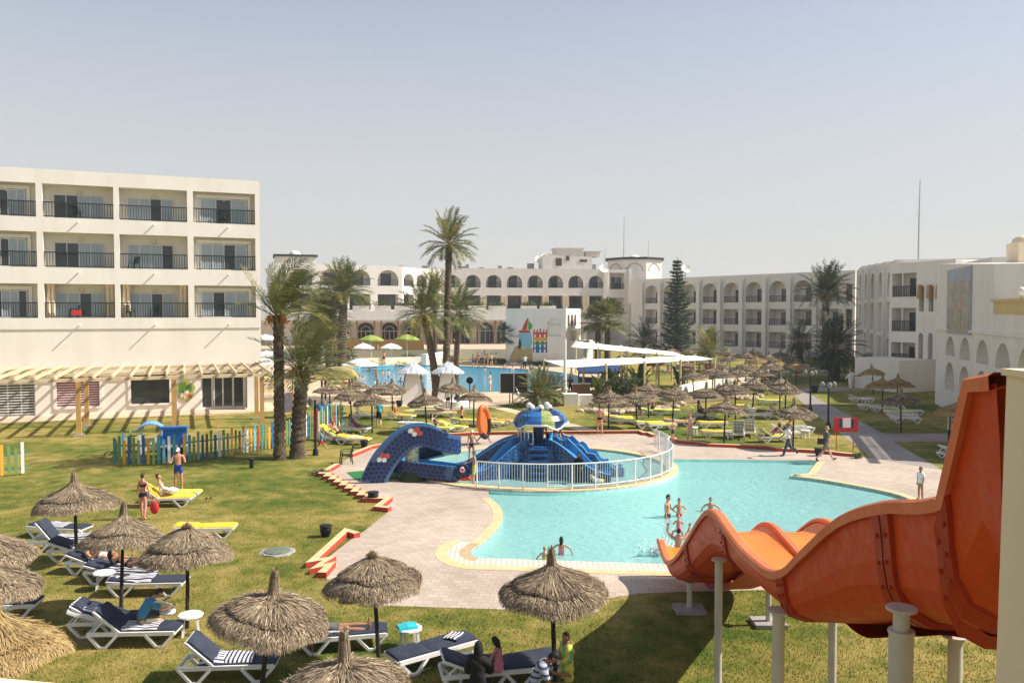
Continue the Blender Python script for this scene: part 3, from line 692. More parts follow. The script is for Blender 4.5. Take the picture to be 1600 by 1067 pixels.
# low restaurant building on the terrace with arched glazed doors, brown posts and a grey awning
rf = Front((-52, 141.5), (9.5, 152.5)); rs = thing('restaurant_building', 'low white restaurant with arched glazed doors and flat grey awning on the terrace', 'building', rf.o, rf.rz)
L = rf.len; mb = MB(); cols = []; zt = 7.6
xs = [rf.px(p, 515)[0] for p in (479, 508, 534, 571.5, 608.5, 643, 693, 720, 758.5, 790, 830)]
for x in xs: cols.append((x - 1.7, x + 1.7, [(TZ + .05, TZ + 4.0, 1.7)]))
facade(mb, 0, L, TZ - .2, zt, cols, .7); shell(mb, 0, L, TZ - .2, zt, 9, 0, 2, .5); mb.build('wall', [FA, FA, M_roof], rs)
for x in xs: archwin(x - 1.62, x + 1.62, TZ + .08, TZ + 3.92, .35, rs)
s = MB(); s.box((L / 2, -1.7, 5.95), (L, 3.3, .16)); s.build('awning', [mat('grey_awning_fabric', (.40, .36, .31), .85, .1, 1)], rs)
for a, b in zip(xs, xs[1:]):
    for q in (.36, .64):
        s = MB(); s.box((a + (b - a) * q, -3.0, TZ + 2.1), (.34, .34, 4.2)); s.build('post', [mat('brown_post', (.26, .17, .11), .8, .15)], rs)
for i, p in enumerate((485, 512, 564, 598, 629, 655, 744, 776, 826, 856)):      # white planters with greenery on the restaurant roof
    xx = rf.px(p, 480, -1.0)[0]; pt = rf.w(xx, -1.0, zt - .5)
    t = thing('roof_planter', ordlab(i, 10) + 'white box planter with bushy greenery on the restaurant roof', 'planter', pt, rf.rz, 'planters on the restaurant roof')
    s = MB(); s.box((0, 0, .75), (2.9, 1.2, 1.5)); s.build('box', [FA], t)
    s = MB(); rr = random.Random(i)
    for k in range(220):
        c = Vector((rr.gauss(0, .75), rr.gauss(0, .35), 1.45 + abs(rr.gauss(0, .38)))); u = Vector((rr.gauss(0, 1), rr.gauss(0, 1), rr.gauss(0, 1))).normalized() * .22; v = u.cross(Vector((rr.gauss(0, 1), rr.gauss(0, 1), 1))).normalized() * .09
        s.quad(c - u, c - v, c + u, c + v)
    s.build('shrub', [M_hedge], t)
# roof structures
def roofbox(f, x, y, z, w_, d_, h_, parent, nm='penthouse', m=None): s = MB(); s.box((x, y, z + h_ / 2), (w_, d_, h_)); return s.build(nm, [m or FA], parent)
pt_ = thing('rooftop_penthouse', 'stepped white penthouse block with sloping side on the roof of the central wing', 'building', f3.w(f3.px(900, 410)[0], -5, 15.7), f3.rz)
s = MB(); s.box((-1.2, 0, 1.7), (10.5, 5, 3.4)); s.box((-.5, .2, 4.2), (6.0, 4.6, 1.6)); s.box((-4.4, .1, 3.6), (3.0, 4.8, .5)); s.box((4.4, .3, 3.9), (3.2, 4.4, .9)); s.build('wall', [FA], pt_)
s = MB(); s.box((-.6, .1, 5.1), (6.6, 5.2, .2)); s.box((3.9, .1, 4.5), (4.6, 5.2, .2)); s.build('roof_slab', [FA], pt_)
s = MB(); s.box((-3.1, -2.53, 2.2), (1.3, .08, 1.6)); s.box((-1.2, -2.53, 3.0), (.7, .08, 1.0)); s.box((2.2, -2.53, 2.5), (1.6, .08, .5)); s.build('window', [M_brown], pt_)
oc = thing('rooftop_lantern', 'octagonal white lantern room with blind arches and a dark roof edge above the corner', 'building', f3.w(f3.px(1005, 415)[0], -6, 14.5), f3.rz + .1)
s = MB(); s.lathe([(6.2, -13), (6.2, 4.0)], 8); s.build('wall', [FA], oc)
s = MB(); s.lathe([(6.7, 4.0), (6.75, 4.45), (6.2, 4.5)], 8); s.build('roof_edge', [mat('dark_green_tile', (.035, .045, .04), .5)], oc)
s = MB(); s.lathe([(1.3, 4.5), (1.2, 4.8), (.85, 5.1), (.4, 5.25), (.05, 5.3)], 16); s.build('dome', [FA], oc, 60)
s = MB()
for k in range(8):
    am = pi / 8 + k * pi / 4; ap = 6.2 * cos(pi / 8); N = 10
    for j in range(N):
        for r1, r2 in ((1.75, 1.55),):
            q = []
            for r, t in ((r1, pi * j / N), (r1, pi * (j + 1) / N), (r2, pi * (j + 1) / N), (r2, pi * j / N)):
                u = r * cos(t); zz = 1.5 + r * sin(t); q.append(((ap + .06) * cos(am) - u * sin(am), (ap + .06) * sin(am) + u * cos(am), zz))
            s.quad(*q)
s.build('blind_arch', [M_grey], oc)
dm = thing('roof_cupola', 'small white square cupola with a dark rim and a dome above the wide palm', 'cupola', (-41.2, 156, 13.7), .3)
s = MB(); s.box((0, 0, 1.6), (7.4, 6, 5.0)); s.build('wall', [FA], dm)
s = MB(); s.box((0, 0, 4.25), (8.0, 6.6, .4)); s.build('roof_edge', [MATS['dark_green_tile']], dm)
s = MB(); s.lathe([(1.15, 4.4), (1.05, 4.8), (.7, 5.2), (.1, 5.4)], 16); s.build('dome', [FA], dm, 60)
dm2 = MB(); dm2.lathe([(1.35, 0), (1.3, .4), (1.0, .9), (.5, 1.2), (.05, 1.3)], 18)
tag(dm2.build('roof_dome', [FA], None, 60, (-37.7, 160, 15.4)), 'plain white dome low on the roof beside the square cupola', 'dome')
def mast(px, ytop, d, z0, label, r=.07):
    p = atd(px, ytop, d); t = thing('antenna_mast', label, 'antenna', (p.x, p.y, z0)); s = MB(); s.tube([(0, 0, 0), (0, 0, (p.z - z0) * .6), (.05, 0, p.z - z0)], [r, r * .75, r * .4], 6); s.build('pole', [M_steel], t)
    s = MB(); [s.bar((-.25, 0, (p.z - z0) * q), (.25, 0, (p.z - z0) * q), .03) for q in (.62, .7, .78)]; s.build('crossbar', [M_steel], t)
mast(975, 338, 178, 15.6, 'tall thin antenna mast above the octagonal lantern', .10); mast(1013, 376, 176, 15.6, 'short thin antenna mast right of the octagonal lantern', .06); mast(945, 385, 178, 15.6, 'stubby antenna left of the tall mast', .06)
mast(1437, 281, 84, 11.5, 'very tall bent flagpole mast on the roof of the right building', .09)
def dish(px, py, d, r, label, z0):
    p = atd(px, py, d); t = thing('satellite_dish', label, 'satellite dish', (p.x, p.y, z0)); h = p.z - z0
    s = MB(); s.lathe([(.02, 0), (r * .5, r * .09), (r, r * .34), (r * .98, r * .37), (r * .5, r * .13), (.02, .04)], 18, cap=False); o = s.build('reflector', [M_white], t, 60); o.location = (0, 0, h); o.rotation_euler = (R(60), 0, R(15))
    s = MB(); s.tube([(0, .1, 0), (0, .1, h)], .07, 6); s.bar((0, 0, h), (.1, -r * .9, h + r * .4), .05); s.build('mount', [M_steel], t)
dish(843, 407, 174, 1.1, 'left one of the satellite dishes on the roof in front of sky', 15.7); dish(853, 405, 174, 1.2, 'right one of the pair of dishes left of the penthouse', 15.7); dish(943, 421, 168, 1.0, 'satellite dish just left of the octagonal lantern', 15.7); dish(1071, 421, 150, .9, 'dish on the shaded wing roof behind the araucaria', 13.3)
for i, (px, py, wd, hh) in enumerate(((600, 421, 1.4, .9), (618, 421, 3, .6), (626, 418, .8, 1.4), (648, 420, 2.6, .9), (664, 418, 1.2, 1.3), (722, 418, 1.8, 1.2), (730, 416, .7, 1.6), (752, 421, 1.0, 1.0), (781, 420, .8, 1.3), (797, 421, 1.2, 1.0), (829, 417, 1.4, 1.8), (922, 416, 2.4, 1.6))):
    p = atd(px, py, 174); t = thing('rooftop_unit', ordlab(i, 12) + 'small service unit standing on the flat hotel roof line', 'roof unit', (p.x, p.y, 15.6), .1, 'service units on the hotel roof')
    s = MB(); s.box((0, 0, hh / 2 + .3), (wd, .8, hh)); s.build('casing', [M_grey], t); s = MB(); [s.box((q * wd * .4, 0, .2), (.12, .6, .4)) for q in (-1, 1)]; s.build('feet', [M_steel], t)
# ---- mural building
mf = Front((-.9, 116.3), (7.45, 113.2)); ml = thing('mural_building', 'white flat roofed pool building with a painted sailing boat and castle mural', 'building', mf.o, mf.rz)
L = mf.len; mb = MB(); zt = 7.95; x0, _ = mf.px(855, 500); x1, _ = mf.px(876.5, 500)
facade(mb, 0, L, 0, zt, [(x0, x1, [(mf.px(865, 525.5)[1], mf.px(865, 497)[1], .9)])], .3); shell(mb, 0, L, 0, zt, 7.5, 0, 2, .4); mb.build('wall', [FA, FA, M_roof], ml)
s = MB(); s.box(((x0 + x1) / 2, .16, mf.px(865, 509)[1]), (x1 - x0, .26, .18)); s.build('lintel', [FA], ml)
sf = Front((7.45, 113.2), (9.9, 119.9))
for i in range(3):
    s = MB(); s.box((L + .02, 1.2 + i * 1.7, 6.3), (.06, .8, 1.5)); s.build('window', [M_brown], ml)
s = MB(); s.box((L + .9, 4.9, 1.7), (1.9, 5.2, 3.4)); s.box((L + .9, 4.9, 5.0), (1.9, 5.2, .22)); s.box((L + 1.75, 2.4, 4.2), (.2, .2, 1.7)); s.box((L + 1.75, 4.9, 4.2), (.2, .2, 1.7)); s.build('balcony', [FA], ml)
# mural: painted flat on the wall, each colour its own thin layer
mu = MB(); mcol = [mat('mural_' + k, c, .85, .15, 3) for k, c in (('red', (.50, .07, .035)), ('green', (.09, .34, .06)), ('sea', (.22, .48, .55)), ('sand', (.42, .33, .15)), ('orange', (.62, .33, .05)), ('dgreen', (.03, .22, .12)), ('blue', (.03, .13, .34)), ('dark', (.03, .06, .09)), ('white', (.74, .70, .64)))]
mq = lambda px, py: mf.px(px, py, .01)
def mpoly(pts, mi, lay): mu.add([(mq(*p)[0], -.01 - .003 * lay, mq(*p)[1]) for p in pts], [tuple(range(len(pts)))], mi)
mpoly([(797, 566), (797, 556), (806, 540), (818, 545), (832, 543), (832, 567)], 3, 0)
mpoly([(808, 522), (830, 521), (832, 534), (828, 545), (816, 543), (812, 532)], 2, 1); mpoly([(812, 516), (828, 515), (830, 522), (811, 523)], 2, 0)
mpoly([(824, 497), (826, 497), (823, 515), (815, 516), (819, 506)], 0, 2); mpoly([(826, 500), (832, 508), (831, 514), (826, 515), (824.5, 514)], 1, 2); mpoly([(810, 516.5), (829, 516), (827, 520), (812, 520)], 0, 3)
mpoly([(809, 544), (811, 530), (813, 528), (815, 538), (814, 545)], 7, 2)
x = 833
for k, (ya, yb, mi) in enumerate(((519, 527, 0), (527, 533.5, 4), (533.5, 540, 5), (540, 551, 6))): mpoly([(833, yb), (833, ya), (855, ya), (855, yb)], mi, 0)
for q in (833.5, 838.5, 843.5, 848.5, 853): mpoly([(q, 519.5), (q, 515 - (2 if q == 843.5 else 0)), (q + 2, 515 - (2 if q == 843.5 else 0)), (q + 2, 519.5)], 0, 1)
for q in (836, 844, 851):
    for ya, yb in ((522, 527), (532, 535), (537, 543), (545, 551)): mpoly([(q - 1.3, yb), (q - 1.3, ya + 1), (q, ya), (q + 1.3, ya + 1), (q + 1.3, yb)], 8, 1)
mu.build('mural', mcol, ml)
# ---- right hand building: sawtooth of tall arches, balcony bay, tiled picture, arched arcade
prev = Vector((53.8, 128.6)); A0, A1 = Vector((54.0, 128.0)), Vector((38.9, 83.2)); NS = 5
rb = thing('seaside_building', 'shaded white building on the right with stepped tall arches, balconies and a tiled picture', 'building', (0, 0, 0))
def bpart(nm, mbx, f, mats=None, smooth=None):
    o = mbx.build(nm, mats or [FA, FA, M_roof], rb, smooth); o.location = f.o; o.rotation_euler = (0, 0, f.rz); return o
for i in range(NS):
    a = A0.lerp(A1, i / NS); b = A0.lerp(A1, (i + 1) / NS); d = (b - a); f = Front(a, a + d * .93); L = f.len; top = 14.2 - .35 * i; mb = MB()
    ow = L * .5; facade(mb, 0, L, 0, top, [(L * .2, L * .2 + ow, [(.8, 4.6, False), (5.2, 8.6, False), (9.2, top - 1.0, 1.6)])], .9); shell(mb, 0, L, 0, top, 9, 0, 2, .4); bpart('wall', mb, f)
    pm = MB(); pm.box((.45, -.14, (top - .3) / 2), (.9, .28, top - .3)); bpart('pilaster', pm, f)
    for zz in (.85, 5.25, 9.25):
        w_ = window(L * .3, L * .66, zz, zz + 2.6, .75, rb, 'dd', .1); w_.location = f.o; w_.rotation_euler = (0, 0, f.rz)
f = Front((A1.x - .9, A1.y - .6), (40.6, 75.2)); L = f.len; top = 12.3; mb = MB(); xa, xb = f.px(1393, 500)[0], f.px(1431, 500)[0]
xa = max(.1, xa); zf = [(f.px(1412, y1)[1], f.px(1412, y0)[1]) for y0, y1 in ((427, 464), (481, 518), (535, 570))]
cols = [(xa, xb, [(p, q, False) for p, q in zf])]
for p in (1436, 1451, 1465): cols.append((f.px(p, 460)[0], f.px(p + 7.5, 460)[0], [(f.px(p, 520 + 49)[1], f.px(p, 520)[1], .4)] * (p < 1460) + [(f.px(p, 487)[1], f.px(p, 448)[1], False)]))
facade(mb, 0, L, 0, top, cols, 1.6); shell(mb, 0, L, 0, top, 10, 0, 2, .5); bpart('wall', mb, f)
for p, q in zf:
    r_ = railing(xa + .02, xb - .02, p, 1.05, .12, rb, 14, None, .05); r_.location = f.o; r_.rotation_euler = (0, 0, f.rz)
    s = MB(); s.tube([((xa + xb) / 2 - .5, .4, p), ((xa + xb) / 2 - .5, .4, q)], .12, 8); bpart('column', s, f, [FA])
    w_ = window(xa + .8, xb - .3, p + .02, q - .4, 1.45, rb, 'dd', .1); w_.location = f.o; w_.rotation_euler = (0, 0, f.rz)
for p in (1436, 1451, 1465):
    x = f.px(p + 3.7, 460)[0]; s = MB(); s.box((x, -.2, f.px(p, 456)[1]), (.36, .4, 1.3), taper=.8); bpart('lattice_screen', s, f, [mat('brown_lattice', (.40, .24, .11), .7, .2)])
    w_ = window(x - .2, x + .22, f.px(p, 486)[1], f.px(p, 466)[1], .5, rb, 'd', .05, M_brown); w_.location = f.o; w_.rotation_euler = (0, 0, f.rz)
lw = MB(); q = f.w(f.px(1425, 580)[0], 2.2); lw.box((0, 0, 1.5), (5.6, 4.4, 3.0)); o = lw.build('low_annexe', [FA], rb); o.location = q; o.rotation_euler = (0, 0, f.rz)
f = Front((34.6, 66.8), (27.0, 41.6)); L = f.len; mb = MB(); zt = 11.4; xs_ = f.px(1552, 500)[0]; cols = []
for a, b, (t1, b1), (t2, b2) in ((1477, 1492, (525, 556), (566, 611)), (1499, 1516, (527, 563), (572, 620)), (1525, 1545, (531, 569), (579, 632)), (1555, 1579, (536, 577), (587, 645)), (1590, 1618, (542, 588), (596, 660))):
    x0, x1 = f.px(a, 550)[0], f.px(b, 550)[0]; pm_ = (a + b) / 2; cols.append((x0, x1, [(f.px(pm_, b2)[1], f.px(pm_, t2)[1], (x1 - x0) / 2), (f.px(pm_, b1)[1], f.px(pm_, t1)[1], (x1 - x0) / 2)]))
facade(mb, 0, L, 0, 7.3, cols, .9); shell(mb, 0, L, 0, 7.3, 9, 0, 2, .1); bpart('wall', mb, f)
for a, b, ops in cols:
    for (p, q, r_) in ops: w_ = window(a + (b - a) * .55, b - .1, p + .1, q - .8, .8, rb, 'd', .1); w_.location = f.o; w_.rotation_euler = (0, 0, f.rz)
mb = MB(); mb.box((xs_ / 2, 4.5, (7.3 + zt) / 2), (xs_, 9, zt - 7.3)); mb.v = [(x, y, z - (.95 if x > xs_ - .1 and z > 9 else 0)) for x, y, z in mb.v]; mb.box((L / 2 + xs_ / 2, 7, 8.6), (L - xs_, 4, 2.6)); bpart('upper_wall', mb, f, [FA])
mb = MB(); mb.box((0, 0, 6), (11, 9.4, 12)); o = mb.build('sun_gap_block', [FA], rb); o.location = (46.2, 71.2, 0); o.rotation_euler = (0, 0, -.25)  # added block, out of sight, stops sun leaking through the gap onto the lawn
mb = MB(); mb.box((L / 2, -.07, 6.15), (L, .14, .16)); bpart('string_course', mb, f, [FA])
mb = MB(); x0, x1 = f.px(1482, 470)[0], f.px(1519, 470)[0]; z0, z1 = f.px(1500, 522)[1], f.px(1500, 419)[1]
def tilepic():
    m, n, l, b = newmat('tiled_picture'); v = coords(n, 'Object'); t = n.new('ShaderNodeTexVoronoi'); t.inputs['Scale'].default_value = 1.1; l.new(v, t.inputs['Vector'])
    t2 = noise(n, l, v, 2.5, 6, .7); r = ramp(n, [(.25, (.12, .17, .26)), (.42, (.28, .28, .26)), (.55, (.50, .38, .22)), (.7, (.46, .49, .52))]); l.new(t2.outputs['Fac'], r.inputs[0])
    mx = n.new('ShaderNodeMixRGB'); mx.blend_type = 'OVERLAY'; mx.inputs[0].default_value = .10; l.new(r.outputs[0], mx.inputs[1]); l.new(t.outputs['Color'], mx.inputs[2]); l.new(mx.outputs[0], b.inputs['Base Color']); b.inputs['Roughness'].default_value = .4; return m
M_tile = tilepic()
cx, cz, w_, h_ = (x0 + x1) / 2, (z0 + z1) / 2, abs(x1 - x0), z1 - z0
mb.box((cx, -.06, cz), (w_, .12, h_)); bpart('tile_panel', mb, f, [mat('panel_grey_blue', (.36, .39, .43), .6, .2, 2)])
for r_ in range(3):
    for c in range(3):
        mb = MB(); mb.box((cx - w_ * .30 + c * w_ * .31, -.135, cz + h_ * (.18 - .26 * r_)), (w_ * .29, .03, h_ * .25)); bpart('picture_tile', mb, f, [M_tile])
mb = MB(); x0 = xs_ + .2
for i in range(26): mb.lathe([(.09, 0), (.13, .2), (.07, .5), (.12, .75)], 6, (x0 + .4 + i * .34, -.05, 7.35))
mb.box((x0 + 5, -.05, 8.17), (10, .4, .16)); bpart('balustrade', mb, f, [mat('yellow_balusters', (.60, .47, .22), .7, .1)])
for p in (1562, 1596):
    q = atd(p, 455, 52 if p < 1580 else 46); mb = MB(); mb.ball((0, 0, 0), .24, 14); o = mb.build('globe_lamp', [M_wht], rb, 60, q); st_ = MB(); st_.tube([(0, 0, -.9), (0, 0, -.2)], .05, 6); st_.build('lamp_stem', [M_steel], o)
q = atd(1598, 392, 60); ck = thing('roof_tower', 'square roof tower with rounded cap at the far right edge of the skyline', 'roof tower', (q.x, q.y, 9)); s = MB(); s.box((0, 0, 1.2), (1.5, 1.5, 4.6)); s.build('wall', [M_cream], ck); s = MB(); s.lathe([(.75, 3.5), (.65, 3.8), (.35, 4.0), (.05, 4.05)], 14); s.build('cap', [M_cream], ck, 60)
# ------------------------------------------------------------------ thatched parasols
def prof_eval(prof, t):
    n = len(prof) - 1; i = min(n - 1, int(t * n)); u = t * n - i
    return (prof[i][0] * (1 - u) + prof[i + 1][0] * u, prof[i][1] * (1 - u) + prof[i + 1][1] * u)
def make_parasol(seed, N, wd, mats, flat=False, knot=.30, droop=.0):
    rg = random.Random(seed); t = thing('thatched_parasol', 'x', 'parasol', (0, 0, 0))
    s = MB(); s.tube([(0, 0, 0), (.012, 0, 1.1), (0, .01, 2.3)], [.055, .05, .042], 8); s.build('pole', [M_dark], t, 40)
    # outline from the tip outwards: knot, concave neck, two tiers, hanging rim
    tip = 2.75 if not flat else 2.5
    kb = tip - knot; up = [(.08, kb + .06), (.13, kb - .04), (.22, kb * .55 + 2.24 * .45 - .02), (.40, 2.235), (.62, 2.15), (.84, 2.07)] if not flat else [(.10, 2.42), (.25, 2.36), (.42, 2.28), (.58, 2.20), (.70, 2.14), (.82, 2.08)]
    lo = [(.78, 2.03), (.92, 1.985), (1.03, 1.93), (1.12, 1.86), (1.17, 1.79)]
    wob = [rg.uniform(-.05, .05) for _ in range(5)]
    def wf(a): return 1 + wob[0] * sin(a + wob[1] * 60) + wob[2] * sin(3 * a + wob[3] * 60) + .5 * wob[4] * sin(7 * a)
    def zf(a, r): return .05 * r * sin(a * 2 + wob[0] * 90) + .03 * r * sin(5 * a)
    s = MB(); n = 40
    for prof in (up, lo):
        vs = []
        for r, z in prof:
            for k in range(n):
                a = 2 * pi * k / n; vs.append((r * wf(a) * cos(a), r * wf(a) * sin(a), z + zf(a, r)))
        s.add(vs, [(i * n + k, i * n + (k + 1) % n, (i + 1) * n + (k + 1) % n, (i + 1) * n + k) for i in range(len(prof) - 1) for k in range(n)], 0)
    vs = [(1.10 * wf(2 * pi * k / n) * cos(2 * pi * k / n), 1.10 * wf(2 * pi * k / n) * sin(2 * pi * k / n), 1.84 + zf(2 * pi * k / n, 1.1)) for k in range(n)] + [(.2 * cos(2 * pi * k / n), .2 * sin(2 * pi * k / n), 2.12) for k in range(n)]
    s.add(vs, [(k, (k + 1) % n, n + (k + 1) % n, n + k) for k in range(n)], 0)
    # straw: thin blades laid along the slope, in two tiers, plus a hanging fringe
    for j in range(N):
        a = rg.uniform(0, 2 * pi); q = rg.random(); tier = up if q < .48 else lo
        t0 = rg.random() ** .75; ln = rg.uniform(.16, .42); r0, z0 = prof_eval(tier, t0); ml = 1 / (max(.3, r0 + .3))
        t1 = min(1.14 if tier is lo else 1.10, t0 + ln); 
        r1, z1 = prof_eval(tier, min(1, t1)); ex = max(0, t1 - 1)
        r1 += ex * .25; z1 -= ex * .55
        h0 = rg.uniform(.0, .015); h1 = rg.uniform(.005, .045) + (rg.random() < .06) * .06; da = rg.gauss(0, .05); w0 = wd * rg.uniform(.6, 1.3)
        f0, f1 = wf(a), wf(a + da); mi = rg.choices((1, 2, 3), (5, 2, 4))[0]
        p0 = Vector((r0 * f0 * cos(a), r0 * f0 * sin(a), z0 + h0 + zf(a, r0))); p1 = Vector((r1 * f1 * cos(a + da), r1 * f1 * sin(a + da), z1 + h1 + zf(a, r1)))
        x = Vector((-sin(a), cos(a), rg.uniform(-.5, .5))).normalized() * w0; s.quad(p0 - x, p0 + x, p1 + x * .4, p1 - x * .4, mi)
    for j in range(N // 9):
        a = rg.uniform(0, 2 * pi); r0 = rg.uniform(1.06, 1.19) * wf(a); z0 = 1.82 + rg.uniform(-.03, .10) + zf(a, 1.1); L = rg.uniform(.05, .15); w0 = wd * .8
        p0 = Vector((r0 * cos(a), r0 * sin(a), z0)); p1 = p0 + Vector((cos(a) * rg.uniform(-.02, .06), sin(a) * rg.uniform(-.02, .06), -L)); x = Vector((-sin(a), cos(a), 0)) * w0
        s.quad(p0 - x, p0 + x, p1 + x * .3, p1 - x * .3, rg.choice((1, 3, 3, 2)))
    s.build('thatch_roof', mats, t)
    s = MB(); b = tip - knot
    if not flat:
        s.lathe([(.12, b - .06), (.085, b + .06), (.07, b + knot * .45), (.075, b + knot * .8), (.045, tip)], 9, mi=0, jit=.12, rg=rg)
        for j in range(max(30, N // 30)):
            a = rg.uniform(0, 2 * pi); r0 = rg.uniform(.05, .09); p1 = Vector((r0 * cos(a), r0 * sin(a), tip + rg.uniform(-.16, .07))); p0 = Vector((rg.uniform(.09, .16) * cos(a), rg.uniform(.09, .16) * sin(a), b - .1)); x = Vector((-sin(a), cos(a), 0)) * wd * .7
            s.quad(p0 - x, p0 + x, p1 + x * .6, p1 - x * .6, rg.choice((1, 2, 3)))
    else:
        for j in range(max(60, N // 22)):
            a = rg.uniform(0, 2 * pi); p0 = Vector((.04 * cos(a), .04 * sin(a), 2.40)); r1 = rg.uniform(.02, .22); p1 = Vector((r1 * cos(a), r1 * sin(a), 2.56 - r1 * .5 + rg.uniform(-.04, .04))); x = Vector((-sin(a), cos(a), 0)) * wd
            s.quad(p0 - x, p0 + x, p1 + x * .5, p1 - x * .5, rg.choice((1, 2, 3)))
    s.build('top_knot', mats, t)
    return t
TM = [M_th1, M_th2, M_th3, M_th4]; GM = [M_g1, M_g2, M_g3, M_g2]
near_p = [make_parasol(11, 6500, .009, TM, knot=.30), make_parasol(12, 6500, .009, TM, knot=.46), make_parasol(13, 6500, .009, TM, True), make_parasol(14, 6500, .009, TM, knot=.34)]
gold_p = make_parasol(15, 5200, .010, GM)
far_p = [make_parasol(21, 800, .022, TM), make_parasol(22, 800, .022, TM, knot=.40), make_parasol(23, 800, .022, TM, knot=.28)]
far_gold = make_parasol(24, 800, .022, GM)
def parasol(px, py, label, proto, wpx=None, h=2.75, rz=None, tilt=None, group='thatched parasols on the lawns'):
    g = at(px, py, h); o = first_or_copy(proto); sc = None; tilt = tilt or (R(rnd.gauss(0, 2.5)), R(rnd.gauss(0, 2.5)))
    if wpx: sc = max(.85, min(1.2, wpx / (2.42 * F / g.y)))
    return place(o, (g.x, g.y, 0), rnd.uniform(0, 6.3) if rz is None else rz, label, group, None, tilt) if not sc else (place(o, (g.x, g.y, 0), rnd.uniform(0, 6.3), label, group, None, tilt), setattr(o, 'scale', (sc, sc, 1)))[0]
NEAR = [(118, 738, 'grey straw parasol furthest back on the left lawn, by the picket fence', 0, 128), (186, 787, 'grey straw parasol over the two sunbathers lying on navy loungers', 3, 135),
        (290, 810, 'two tiered straw parasol with a tufted top beside the woman in a blue shirt', 2, 142), (402, 889, 'tall knotted straw parasol with pale streaks on the lower left lawn', 1, 187),
        (536, 989, 'straw parasol at the bottom edge of the photo, nearest the viewer', 1, 226), (592, 857, 'straw parasol leaning over the lower left corner of the paved deck', 2, 160),
        (868, 857, 'big two tiered straw parasol over the seated family by the pool', 3, 178), (-38, 810, 'straw parasol cut by the left edge, upper of the two grey ones there', 0, None), (-21, 852, 'straw parasol cut by the left edge, just above the golden one', 3, None)]
for px, py, lab, k, wpx in NEAR: parasol(px, py, lab, near_p[k], wpx, 2.62 if k == 2 else 2.75, tilt=(R(2), R(-4)) if px == 592 else (R(2), R(-7)) if px == 402 else None)
parasol(-16, 932, 'fresh golden straw parasol in the bottom left corner', gold_p)
MID = [(514, 593, 'parasol with a pointed top left of the blue locker by the picket fence'), (549, 599, 'parasol with a crooked leaning top near the picket fence end'), (581, 607, 'parasol standing over the man in a turquoise shirt'), (558, 588, 'parasol in front of the left end of the large pool'),
       (593, 592, 'parasol half hidden behind its neighbours at the pool edge left of the kiosks'), (613, 591, 'parasol just left of the first checked kiosk'), (667, 607, 'parasol standing between the two checked kiosks in front'), (704, 590, 'parasol before the body of the second checked kiosk'), (740, 602, 'parasol beside the round sign right of the kiosks'),
       (951, 603, 'parasol left of the garden rocks and right of the white planter'), (996, 602, 'parasol before the banana plants in the middle of the garden'), (1014, 592, 'small parasol behind the garden plants under the shade sail'), (1051, 598, 'parasol over the yellow loungers right of the garden bed'), (1102, 597, 'parasol beside the curved low white wall'),
       (1150, 594, 'parasol behind the rocks at the end of the low white wall'), (1139, 592, 'parasol overlapping its neighbour at the end of the low white wall'), (1132, 617, 'parasol over the loungers with striped towels on upright backs'), (1219, 585, 'peaked parasol at the upper end of the diagonal path'), (1227, 592, 'wide parasol nearest the lamp at the upper end of the diagonal path'), (1240, 622, 'parasol on the lawn left of the nearer three armed lamp')]
for i, (px, py, lab) in enumerate(MID): parasol(px, py, 'thatched ' + lab, far_p[i % 3])
BACK = [(1023, 534), (1050, 540), (1075, 541), (1092, 553), (1113, 568), (1137, 543), (1141, 551), (1152, 570), (1167, 547), (1179, 543), (1184, 553), (1200, 550), (1216, 559), (1218, 545), (1244, 560)]
for i, (px, py) in enumerate(sorted(BACK)): parasol(px, py, ordlab(i, len(BACK)) + 'thatched parasol of the crowded back rows before the shaded arcaded wing', far_gold if px in (1184, 1244, 1216) else far_p[i % 3], group='parasols crowded before the arcaded wing')
for px, py, lab in ((1312, 552, 'thatched parasol in deep shade beside the dark palm trunks'), (1366, 569, 'golden parasol in the shade by the tall sawtooth arches, furthest back of five'), (1380, 586, 'parasol in the shade between two others beside the low annexe'), (1402, 584, 'broad golden parasol directly in front of the low white annexe'), (1409, 606, 'dark grey parasol over stacked white loungers on the shaded lawn'), (1499, 620, 'golden parasol in shade left of the orange slide top'), (1528, 634, 'golden parasol over the seated woman with a striped towel')):
    parasol(px, py, lab, far_p[0] if 'dark' in lab or 'deep' in lab else far_gold)
for px, py, lab in ((867, 537, 'thatched parasol in front of the blank end of the mural building'), (456, 573, 'thatched parasol between the two thick palm trunks on the sand'), (415, 640, 'x')):
    if lab != 'x': parasol(px, py, lab, far_p[1])
